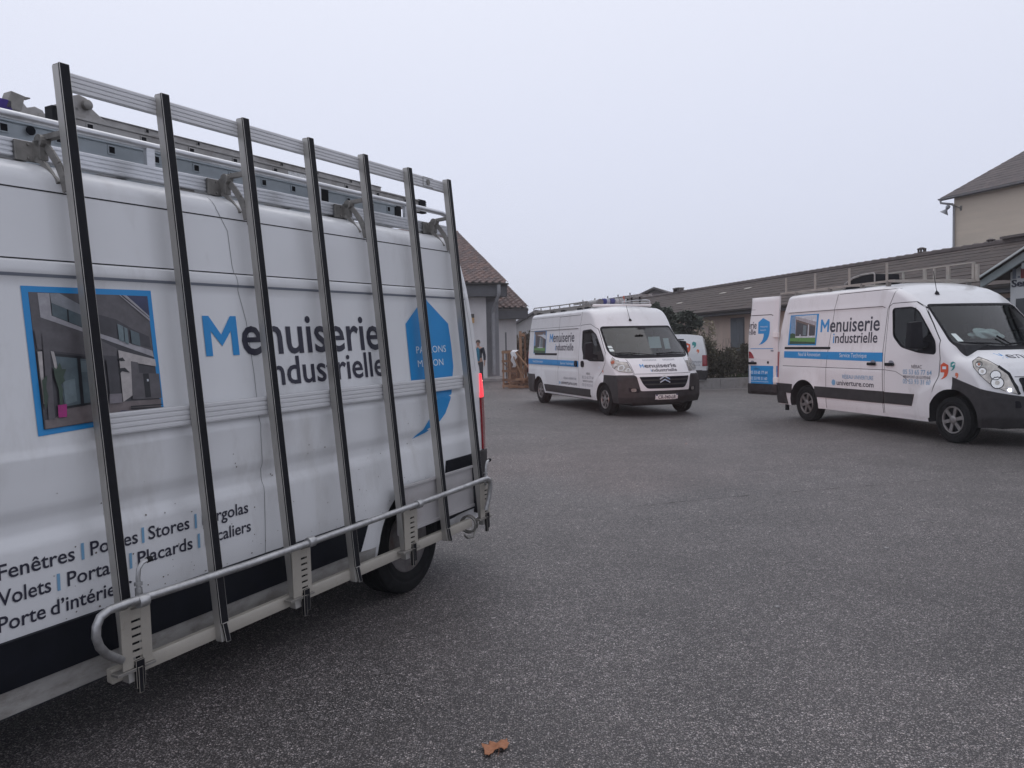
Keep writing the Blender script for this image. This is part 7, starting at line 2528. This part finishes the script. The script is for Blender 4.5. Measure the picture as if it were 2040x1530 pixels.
# upright crate frame on the left
t = thing('wooden_crate', 'upright open wooden crate of thin posts left of the leaning frame', 'crate', PM @ Matrix.Translation((0.0, 0.05, 0.0)), 'wooden crates beside the middle van')
L_ = []
for x in (0.02, 0.28, 0.54):
    L_.append(((x, 0, 0), (x, 0, 1.36), 0.06, 0.035, (0, 1, 0)))
    L_.append(((x, 0.5, 0), (x, 0.5, 1.36), 0.06, 0.035, (0, 1, 0)))
for z in (0.08, 0.30, 0.62, 0.98, 1.30):
    L_.append(((-0.02, -0.03, z), (0.58, -0.03, z), 0.025, 0.085, (0, 0, 1)))
    L_.append(((-0.02, 0.53, z), (0.58, 0.53, z), 0.025, 0.085, (0, 0, 1)))
for x in (0.02, 0.54):
    for z in (0.15, 1.33):
        L_.append(((x, 0, z), (x, 0.5, z), 0.03, 0.07, (0, 0, 1)))
L_.append(((0.0, -0.02, 0.95), (0.56, -0.02, 0.40), 0.02, 0.08, (0, 1, 0)))
L_.append(((0.02, 0.25, 1.36), (0.54, 0.25, 1.36), 0.10, 0.02, (0, 0, 1)))
planks(t, L_, rn)
mb = MB()
mb.box(0.04, 0.52, 0.42, 0.45, 0.35, 1.25)
mb.build('back_board', WOODS[1], t)
# leaning A-frame with diagonals
t = thing('wooden_trestle', 'wooden trestle of diagonal planks leaning beside the middle van', 'trestle', PM @ Matrix.Translation((0.62, -0.05, 0.0)))
L_ = [((0.10, 0.10, 0.0), (0.03, 0.25, 2.05), 0.09, 0.045, (0, 1, 0)), ((0.20, 0.30, 0.2), (0.16, 0.35, 1.95), 0.07, 0.04, (0, 1, 0)),
      ((-0.05, -0.04, 1.30), (0.62, -0.04, 0.52), 0.03, 0.10, (0, 1, 0)), ((0.60, -0.08, 0.62), (0.22, -0.08, 0.20), 0.03, 0.09, (0, 1, 0)), ((-0.12, -0.06, 1.15), (0.26, -0.06, 0.25), 0.03, 0.10, (0, 1, 0)),
      ((0.18, 0.02, 0.30), (0.30, 0.05, 1.10), 0.03, 0.09, (0, 1, 0)), ((0.60, 0.0, 0.10), (0.52, 0.10, 1.50), 0.06, 0.04, (0, 1, 0)), ((0.0, 0.20, 1.94), (0.22, 0.20, 1.90), 0.05, 0.10, (0, 0, 1)),
      ((-0.08, -0.02, 0.33), (0.68, -0.02, 0.33), 0.05, 0.09, (0, 0, 1)), ((0.40, 0.4, 0.3), (0.42, 0.4, 1.25), 0.08, 0.03, (0, 1, 0)), ((0.55, 0.45, 0.3), (0.56, 0.45, 1.15), 0.08, 0.03, (0, 1, 0))]
planks(t, L_, rn)
# film and wraps hanging over the crate
wr = thing('plastic_wrap', 'white plastic wrap hung over the top of the wooden crate', 'plastic wrap', PM @ Matrix.Translation((0.50, -0.09, 0.85)))
bm = bmesh.new()
bmesh.ops.create_grid(bm, x_segments=12, y_segments=20, size=0.5)
for p in bm.verts:
    u, v_ = p.co.x, p.co.y
    hh = 0.55
    wv = 0.12 * (0.55 + 0.45 * (v_ + 0.5))
    p.co = Vector((u * 2 * wv + 0.03 * math.sin(v_ * 14), -0.02 + 0.03 * math.sin(u * 17 + v_ * 9) - 0.02 * math.cos(v_ * 6), v_ * 0.62 + 0.22))
    if v_ > 0.40:
        p.co.y += (v_ - 0.40) * 1.2
r = bmesh.ops.extrude_face_region(bm, geom=bm.faces[:])
for q in r['geom']:
    if isinstance(q, bmesh.types.BMVert):
        q.co.y += 0.012
me = D.meshes.new('film')
bm.to_mesh(me)
bm.free()
me.materials.append(mat('white_film', (0.72, 0.72, 0.73), rough=0.4, var=0.1, vscale=12))
me.shade_smooth()
link(D.objects.new('film', me), wr)
# dark post by the wall
mb = MB()
mb.box(-0.03, 0.03, -0.03, 0.03, 0, 2.05)
tag(mb.build('post', M['fascia']), 'dark thin post standing behind the wooden crate against the white wall', 'post')
D.objects['post'].matrix_world = Matrix.Translation((-0.20, 30.2, 0))

# ================================================================ the person by the white wall
def skin_figure(name, joints, edges, m, parent, sub=2):
    me = D.meshes.new(name)
    me.from_pydata([j[0] for j in joints], edges, [])
    o = D.objects.new(name, me)
    COL.objects.link(o)
    md = o.modifiers.new('skin', 'SKIN')
    sv = me.skin_vertices[0].data if me.skin_vertices else None
    if sv is None:
        bm = bmesh.new()
        bm.from_mesh(me)
        bm.verts.layers.skin.verify()
        bm.to_mesh(me)
        bm.free()
        sv = me.skin_vertices[0].data
    for s, j in zip(sv, joints):
        s.radius = (j[1], j[2] if len(j) > 2 else j[1])
    sv[0].use_root = True
    ms = o.modifiers.new('sub', 'SUBSURF')
    ms.levels = sub
    ms.render_levels = sub
    bpy.context.view_layer.update()
    dg = bpy.context.evaluated_depsgraph_get()
    nm = D.meshes.new_from_object(o.evaluated_get(dg))
    D.objects.remove(o)
    nm.materials.clear()
    nm.materials.append(m)
    nm.shade_smooth()
    return link(D.objects.new(name, nm), parent)


pm = thing('person', 'person in dark jacket and teal shirt standing by the white wall', 'person',
           Matrix.Translation((-1.36, 32.4, 0.0)) @ Matrix.Rotation(rad(-12), 4, 'Z'))
SKINM = mat('skin', (0.42, 0.25, 0.19), rough=0.6, var=0.1, vscale=20)
JACK = mat('dark_navy_jacket', (0.020, 0.022, 0.034), rough=0.85, var=0.2, vscale=14)
TEAL = mat('teal_shirt', (0.03, 0.16, 0.24), rough=0.85, var=0.15, vscale=14)
TROU = mat('dark_trousers', (0.05, 0.052, 0.06), rough=0.9, var=0.2, vscale=14)
# facing -y; pelvis first
J = [((0, 0, 0.95), 0.135, 0.10), ((0, 0, 1.12), 0.135, 0.10), ((0, 0, 1.32), 0.155, 0.11), ((0, 0, 1.45), 0.13, 0.085), ((0, -0.01, 1.53), 0.055), ((0, -0.025, 1.60), 0.062), ((0, -0.03, 1.68), 0.082, 0.092), ((0, -0.025, 1.755), 0.06, 0.07),
     ((0.19, 0, 1.43), 0.062), ((0.25, 0.01, 1.16), 0.048), ((0.27, -0.05, 0.91), 0.034), ((0.27, -0.07, 0.85), 0.028),
     ((-0.19, 0, 1.43), 0.062), ((-0.25, 0.01, 1.16), 0.048), ((-0.27, -0.05, 0.91), 0.034), ((-0.27, -0.07, 0.85), 0.028),
     ((0.095, 0, 0.86), 0.095), ((0.11, -0.01, 0.50), 0.062), ((0.12, 0.01, 0.10), 0.045), ((0.13, -0.14, 0.035), 0.035),
     ((-0.095, 0, 0.86), 0.095), ((-0.11, -0.01, 0.50), 0.062), ((-0.12, 0.01, 0.10), 0.045), ((-0.13, -0.14, 0.035), 0.035)]
E = [(0, 1), (1, 2), (2, 3), (3, 4), (4, 5), (5, 6), (6, 7), (3, 8), (8, 9), (9, 10), (10, 11), (3, 12), (12, 13), (13, 14), (14, 15), (0, 16), (16, 17), (17, 18), (18, 19), (0, 20), (20, 21), (21, 22), (22, 23)]
skin_figure('body', J, E, SKINM, pm)
JT = [((0, 0, 0.93), 0.165, 0.125), ((0, 0, 1.12), 0.155, 0.12), ((0, 0, 1.32), 0.178, 0.128), ((0, 0, 1.46), 0.14, 0.095), ((0.19, 0, 1.435), 0.078), ((0.25, 0.012, 1.16), 0.064), ((0.268, -0.045, 0.93), 0.052),
      ((-0.19, 0, 1.435), 0.078), ((-0.25, 0.012, 1.16), 0.064), ((-0.268, -0.045, 0.93), 0.052)]
skin_figure('jacket', JT, [(0, 1), (1, 2), (2, 3), (3, 4), (4, 5), (5, 6), (3, 7), (7, 8), (8, 9)], JACK, pm)
mb = MB()
mb.prism([(-0.075, -0.150, 0.92), (0.075, -0.150, 0.92), (0.085, -0.155, 1.2), (0.07, -0.145, 1.42), (0, -0.11, 1.50), (-0.07, -0.145, 1.42), (-0.085, -0.155, 1.2)], (0, 0.05, 0))
mb.build('shirt', TEAL, pm, bevel=0.015, smooth=50)
TT = [((0, 0, 0.95), 0.145, 0.115), ((0.095, 0, 0.85), 0.108), ((0.11, -0.01, 0.50), 0.078), ((0.12, 0.01, 0.11), 0.064), ((-0.095, 0, 0.85), 0.108), ((-0.11, -0.01, 0.50), 0.078), ((-0.12, 0.01, 0.11), 0.064)]
skin_figure('trousers', TT, [(0, 1), (1, 2), (2, 3), (0, 4), (4, 5), (5, 6)], TROU, pm)
for s in (1, -1):
    mb = MB()
    mb.prism([(s * 0.075, 0.07, 0.0), (s * 0.075, -0.20, 0.0), (s * 0.17, -0.20, 0.0), (s * 0.17, 0.07, 0.0)], (0, 0, 0.075))
    mb.build('shoe', JACK, pm, bevel=0.025, smooth=50)
    # hand: palm, four unequal curled fingers and a thumb
    base = Vector((s * 0.27, -0.075, 0.85))
    HJ = [(tuple(base), 0.030, 0.020), (tuple(base + Vector((0, -0.012, -0.075))), 0.040, 0.018)]
    HE = [(0, 1)]
    for k, (dy, l) in enumerate(((-0.032, 0.070), (-0.011, 0.080), (0.011, 0.074), (0.031, 0.058))):
        a = base + Vector((0, -0.012 + dy, -0.085))
        i = len(HJ)
        HJ += [(tuple(a), 0.010), (tuple(a + Vector((-s * 0.008, -0.002, -l * 0.5))), 0.009), (tuple(a + Vector((-s * 0.030, -0.004, -l * 0.9))), 0.008)]
        HE += [(1, i), (i, i + 1), (i + 1, i + 2)]
    i = len(HJ)
    HJ += [(tuple(base + Vector((-s * 0.012, -0.045, -0.040))), 0.012), (tuple(base + Vector((-s * 0.022, -0.062, -0.085))), 0.009)]
    HE += [(0, i), (i, i + 1)]
    skin_figure('hand', HJ, HE, SKINM, pm, sub=1)
mb = MB()
mb.lathe([(0.0, 0.10), (0.055, 0.085), (0.085, 0.045), (0.092, 0.0), (0.088, -0.03)], (0, -0.012, 1.70), (0, 0.25, 1), 16)
mb.build('hair', mat('grey_brown_hair', (0.07, 0.055, 0.05), rough=0.9, var=0.2, vscale=30), pm, smooth=60)
mb = MB()
mb.prism([(-0.014, -0.118, 1.655), (0.014, -0.118, 1.655), (0.006, -0.118, 1.70), (-0.006, -0.118, 1.70)], (0, -0.022, 0))
mb.build('nose', SKINM, pm, bevel=0.004)
for s in (1, -1):
    mb = MB()
    mb.lathe([(0.009, 0), (0.006, 0.004), (0, 0.005)], (s * 0.030, -0.117, 1.695), (0, -1, 0), 8)
    mb.build('eye', M['ink'], pm)
    mb = MB()
    mb.lathe([(0.020, 0), (0.024, 0.008), (0.012, 0.014)], (s * 0.080, -0.02, 1.675), (s, 0, 0), 10)
    mb.build('ear', SKINM, pm, smooth=50)
mb = MB()
mb.box(-0.022, 0.022, -0.122, -0.110, 1.620, 1.628)
mb.build('mouth', mat('lips', (0.25, 0.10, 0.09), rough=0.6), pm)

# ================================================================ the fallen leaf and litter in front
lf = thing('fallen_leaf', 'curled brown plane leaf lying on the asphalt in the foreground', 'leaf', Matrix.Translation((-0.095, 3.035, 0.0)) @ Matrix.Rotation(rad(4), 4, 'Z'))
out = [(-0.056, 0.012), (-0.040, 0.010), (-0.026, 0.006), (-0.027, 0.022), (-0.020, 0.034), (-0.010, 0.025), (0.004, 0.016), (0.016, 0.020), (0.030, 0.034), (0.040, 0.028), (0.048, 0.034), (0.050, 0.012), (0.056, 0.004), (0.044, -0.016), (0.032, -0.030),
       (0.020, -0.024), (0.008, -0.022), (-0.004, -0.024), (-0.016, -0.036), (-0.030, -0.050), (-0.036, -0.048), (-0.046, -0.050), (-0.046, -0.026), (-0.052, -0.008)]
v, f = fill_loops([out])
bm = bmesh.new()
vs = [bm.verts.new((p[0], p[1] * 1.35, 0)) for p in v]
for q in f:
    bm.faces.new([vs[i] for i in q])
for ax in (0, 1):
    for k in range(-6, 7):
        no = [0, 0, 0]
        no[ax] = 1
        co = [0, 0, 0]
        co[ax] = k * 0.009
        bmesh.ops.bisect_plane(bm, geom=bm.verts[:] + bm.edges[:] + bm.faces[:], plane_co=co, plane_no=no, dist=1e-6)
for p in bm.verts:
    x, y = p.co.x, p.co.y
    p.co.z = 0.004 + 0.014 * math.exp(-((x - 0.012) / 0.018) ** 2) * (1 - y * 6) * 0.8 + 0.010 * abs(x) / 0.05 + 0.004 * math.sin(x * 160) * math.cos(y * 120)
r = bmesh.ops.extrude_face_region(bm, geom=bm.faces[:])
for q in r['geom']:
    if isinstance(q, bmesh.types.BMVert):
        q.co.z += 0.0012
bmesh.ops.recalc_face_normals(bm, faces=bm.faces)
me = D.meshes.new('leaf_blade')
bm.to_mesh(me)
bm.free()
me.materials.append(mat('brown_leaf', (0.34, 0.145, 0.072), rough=0.75, var=0.22, vscale=70, bump=0.2, bscale=150))
me.shade_smooth()
link(D.objects.new('leaf_blade', me), lf)
mb = MB()
mb.tube([(0.012, -0.030, 0.022), (0.010, -0.05, 0.012), (0.004, -0.075, 0.006)], [0.0016, 0.0013, 0.001], 5)
mb.build('leaf_stalk', mat('leaf_stalk', (0.16, 0.07, 0.04), rough=0.8), lf)
rn = random.Random(6)
mb = MB()
for _ in range(46):
    x, y = rn.uniform(-1.5, 9), rn.uniform(4.5, 20)
    s = rn.uniform(0.008, 0.022)
    a = rn.uniform(0, 6.28)
    c, q = math.cos(a), math.sin(a)
    mb.hexa([(x + s * (c * i - q * j), y + s * (q * i + c * j), z) for z in (0.0, s * 0.7) for i, j in ((-1, -0.7), (1, -0.6), (0.8, 0.8), (-0.7, 0.6))])
o = mb.build('grit', M['concrete'], bevel=0.0)
o['kind'] = 'stuff'
o['label'] = 'loose grit scattered over the asphalt'

# ================================================================ fog between here and the far houses
hm = D.materials.new('fog_air')
hm.use_nodes = True
hm.node_tree.nodes.clear()
ho = hm.node_tree.nodes.new('ShaderNodeOutputMaterial')
hv = hm.node_tree.nodes.new('ShaderNodeVolumePrincipled')
hv.inputs['Color'].default_value = (0.97, 0.98, 1.0, 1)
hv.inputs["Density"].default_value = 0.0012
hm.node_tree.links.new(hv.outputs[0], ho.inputs['Volume'])
mb = MB()
mb.box(-310, 310, -70, 430, -1.0, 16.0)
hz = mb.build('haze', hm)
hz['kind'] = 'stuff'
hz['label'] = 'thin autumn fog hanging over the yard'
